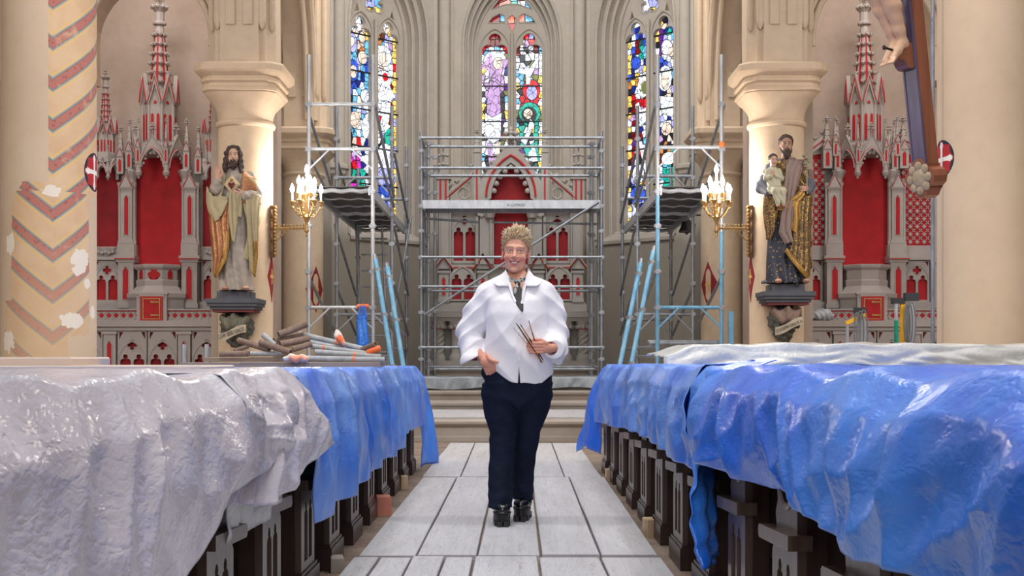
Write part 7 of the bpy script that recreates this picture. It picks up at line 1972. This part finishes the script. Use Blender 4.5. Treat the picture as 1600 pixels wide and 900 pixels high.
# blue carrier bag on the left tower
bg_ = thing('carrier_bag', 'blue plastic carrier bag hanging from the left scaffold tower', 'bag', (-1.86, 15.93, 1.09))
def bagf(X, Y, Z):
    d = loftz(X, Y, Z, [(0, 0, 0, .075, .05), (.04, 0, 0, .088, .065), (.2, 0, 0, .078, .055), (.34, 0, 0, .062, .03), (.40, 0, 0, .056, .02)]); return d+.006*np.sin(X*70+Z*9)+.004*vn(X, Y, Z, 60, 3)
sdfobj('bag_body', bagf, (-.12, -.1, -.02), (.12, .1, .42), .008, film_mat('bag_film', '1a6fe0', '3d8cf0', .3, crink=.3), bg_)
for sx in (-1, 0.1, 1): MB().tube([(sx*.042, -.01, .37), (sx*.036, -.015, .46), (sx*.026, .0, .53)], [.020, .013, .010], 8).build('bag_handle', M_TARP, bg_, True)
MB().tube([(-.075, .06, .52), (.075, .06, .525)], .032, 10).build('orange_wrap', M_ORANGE, bg_, True)
# beige slabs and grey foil on the near left pews
M_SLAB = mat('beige_panel', 'cdbcb0', .8, var=.08)
for (x0, x1, y0, y1, z, th, rz, lab) in ((-2.75, -1.85, 5.35, 5.9, .945, .035, .02, 'pale panel lying on the left pews, nearest the painted column'), (-2.35, -1.25, 5.2, 5.75, .918, .027, -.02, 'pale panel lying on the left pews, just behind the white plastic')):
    o = MB().prism([(-(x1-x0)/2, -(y1-y0)/2), ((x1-x0)/2, -(y1-y0)/2), ((x1-x0)/2, (y1-y0)/2), (-(x1-x0)/2, (y1-y0)/2)], 0, th*.8).prism([(-(x1-x0)/2, -(y1-y0)/2), ((x1-x0)/2, -(y1-y0)/2), ((x1-x0)/2, (y1-y0)/2), (-(x1-x0)/2, (y1-y0)/2)], th*.8, th, .985).build('panel', M_SLAB)
    o.location = ((x0+x1)/2, (y0+y1)/2, z); o.rotation_euler = (0, 0, rz); tag(o, lab, 'panel')
for k, px in enumerate((288, 323)):
    p = pt(px, 535, 13.5); o = MB().lathe([(.024, 0), (.026, .01), (.026, p.z-.03), (.022, p.z-.02)], 14).build('steel_post', M_STEEL, None, True); o.location = (p.x, p.y, .001); tag(o, 'short steel post standing in front of the left side altar, the %s one' % ('left' if k == 0 else 'right'), 'post')
# ======================= wrapped crate on the right pews
M_CARD = mat('cardboard', 'b99a7c', .85, var=.08)
cr_ = thing('wrapped_crate', 'long cardboard crate under clear plastic lying across the right pews', 'crate', (2.45, 7.35, .925), 0)
MB().boxb(-1.45, 1.9, -.3, .55, 0.0, .115).build('crate_body', M_CARD, cr_)
vs_ = []; nu, nv = 130, 30
for i in range(nu+1):
    for j in range(nv+1):
        x = -1.62+3.6*i/nu; v = j/nv
        w1 = abs(mnoise.noise((x*3.1+v*2, v*2.2, 1.3)))*3-1+abs(mnoise.noise((x*7-v*3, v*4, 5.3)))*1.6-.6
        if v < .35: y = .6-(.95)*v/.35; z = .128+.008*w1
        else: q = (v-.35)/.65; y = -.34-.05*q-.022*w1*q; z = .128-(.14+.02*sin(x*3))*q+.006*w1*(1-q)
        e = max(0, (-1.45-x)/.17); z -= e*.06
        z += .006*sin(x*17+y*21); vs_.append((x, y, z))
o = MB().add(vs_, [(i*(nv+1)+j, (i+1)*(nv+1)+j, (i+1)*(nv+1)+j+1, i*(nv+1)+j+1) for i in range(nu) for j in range(nv)]).build('plastic_wrap', film_mat('wrap_film', 'dcdcda', 'eeeeea', .2, .78, crink=.5), cr_, True, 80)
o.modifiers.new('thickness', 'SOLIDIFY').thickness = .003
# ======================= cloth and tools by the right altar
o = blob('cloth_bundle', 'crumpled pale grey cloth left on the right side altar table', (4.10, 16.95, 1.535), (.19, .12, .075), mat('grey_cloth', 'b9bcc4', .85, var=.15), 11, .5, 16)
M_GREENH = mat('green_handle', '0f8a6c', .4); M_YEL = mat('yellow_paint', 'f0b428', .45); M_CABLE = mat('grey_cable', '70747a', .5); M_DARKP = mat('dark_plastic', '2c2e33', .5)
def tool(px, top, label, var):
    d = 13.0; p = pt(px, top, d); h = p.z
    t = thing('site_tool', label, 'tool', (p.x, d, 0.001))
    if var == 0:
        MB().bar((.02, 0, h), (.13, 0, 0), .075, .03, (0, 1, 0)).build('alu_profile', M_ALU, t); MB().bar((-.14, -.03, h-.10), (.06, -.03, h-.01), .03, .035).build('yellow_bar', M_YEL, t)
        MB().lathe([(.02, 0), (.02, h-.38)], 10, (-.12, -.02, 0)).build('green_handle', M_GREENH, t, True); MB().lathe([(.018, h-.38), (.015, h-.11)], 10, (-.12, -.02, 0)).build('metal_rod', M_ALU, t, True)
        MB().boxb(-.05, .07, -.03, .03, h, h+.06).build('tool_head', M_DARKP, t)
    else:
        MB().lathe([(.022, 0), (.022, h-.15)], 10, (-.07, -.02, 0)).build('green_handle', M_GREENH, t, True); MB().lathe([(.018, h-.15), (.018, h+.02)], 10, (-.07, -.02, 0)).build('metal_rod', M_ALU, t, True)
        MB().boxb(-.02, .02, -.02, .02, 0, h+.02).build('yellow_bar', M_YEL, t); MB().boxb(.05, .12, -.02, .02, 0, h+.02).build('alu_profile', M_ALU, t)
        MB().boxb(-.11, .02, -.03, .03, h+.02, h+.08).boxb(.02, .16, -.04, .04, h+.05, h+.13).build('tool_head', M_DARKP, t)
    for k in range(3):
        c = (-.03+.03*k) if var == 0 else (.03+.022*k)
        MB().tube([(c+(.05+.008*k)*cos(a)*.6, -.05-.008*k, h-.18+(.19+.012*k)*sin(a)) for a in [2*PI*i/20 for i in range(20)]], .007, 6, closed=True).build('cable', M_CABLE, t, True)
tool(1342, 490, 'aluminium profile tool with green handle and hanging cable, right of the grey cloth', 0)
tool(1410, 478, 'bundle of green, yellow and grey tools with looped cables near the right pillar', 1)
# tubes stored in the right tower and grey foil on the altar step
for k in range(4):
    o = MB().tube([(0, 0, 0), (.95, .05, .0)], .024, 10).build('scaffold_tube', M_STEEL, None, True); o.location = (1.75, 16.3+.07*k, 1.155+.02*(k % 2)); tag(o, 'spare scaffold tube stored across the right tower, %s of four' % ('frontmost', 'second', 'third', 'rearmost')[k], 'tube', 'spare tubes in the right tower')
for k in (0, 1): tub(tr_, 'ledger', (1.82 if k else 2.62, 16.0, 1.11), (1.82 if k else 2.62, 18.5, 1.11), .022)
M_FOIL = film_mat('grey_foil', '6a7078', '8b929a', .35, crink=.4)
for s, lab in ((-1, 'left'), (1, 'right')):
    vs_ = []; nu, nv = 60, 24
    for i in range(nu+1):
        for j in range(nv+1):
            x = s*(.28+1.15*i/nu); v = j/nv; w1 = .02*sin(x*14)+.012*sin(x*31+v*5)
            if v < .4: y = 19.85-.5*v/.4; z = .675+.008*sin(x*11+v*9)+.006
            else: q = (v-.4)/.6; y = 19.33-.03*q+w1*q*.7; z = .675-(.17+.02*sin(x*5))*q
            vs_.append((x, y, z))
    o = MB().add(vs_, [(i*(nv+1)+j, (i+1)*(nv+1)+j, (i+1)*(nv+1)+j+1, i*(nv+1)+j+1) for i in range(nu) for j in range(nv)]).build('grey_foil', M_FOIL, None, True, 80); o.modifiers.new('thickness', 'SOLIDIFY').thickness = .004
    tag(o, 'crumpled grey foil draped on the altar step, %s of the person' % lab, 'foil')
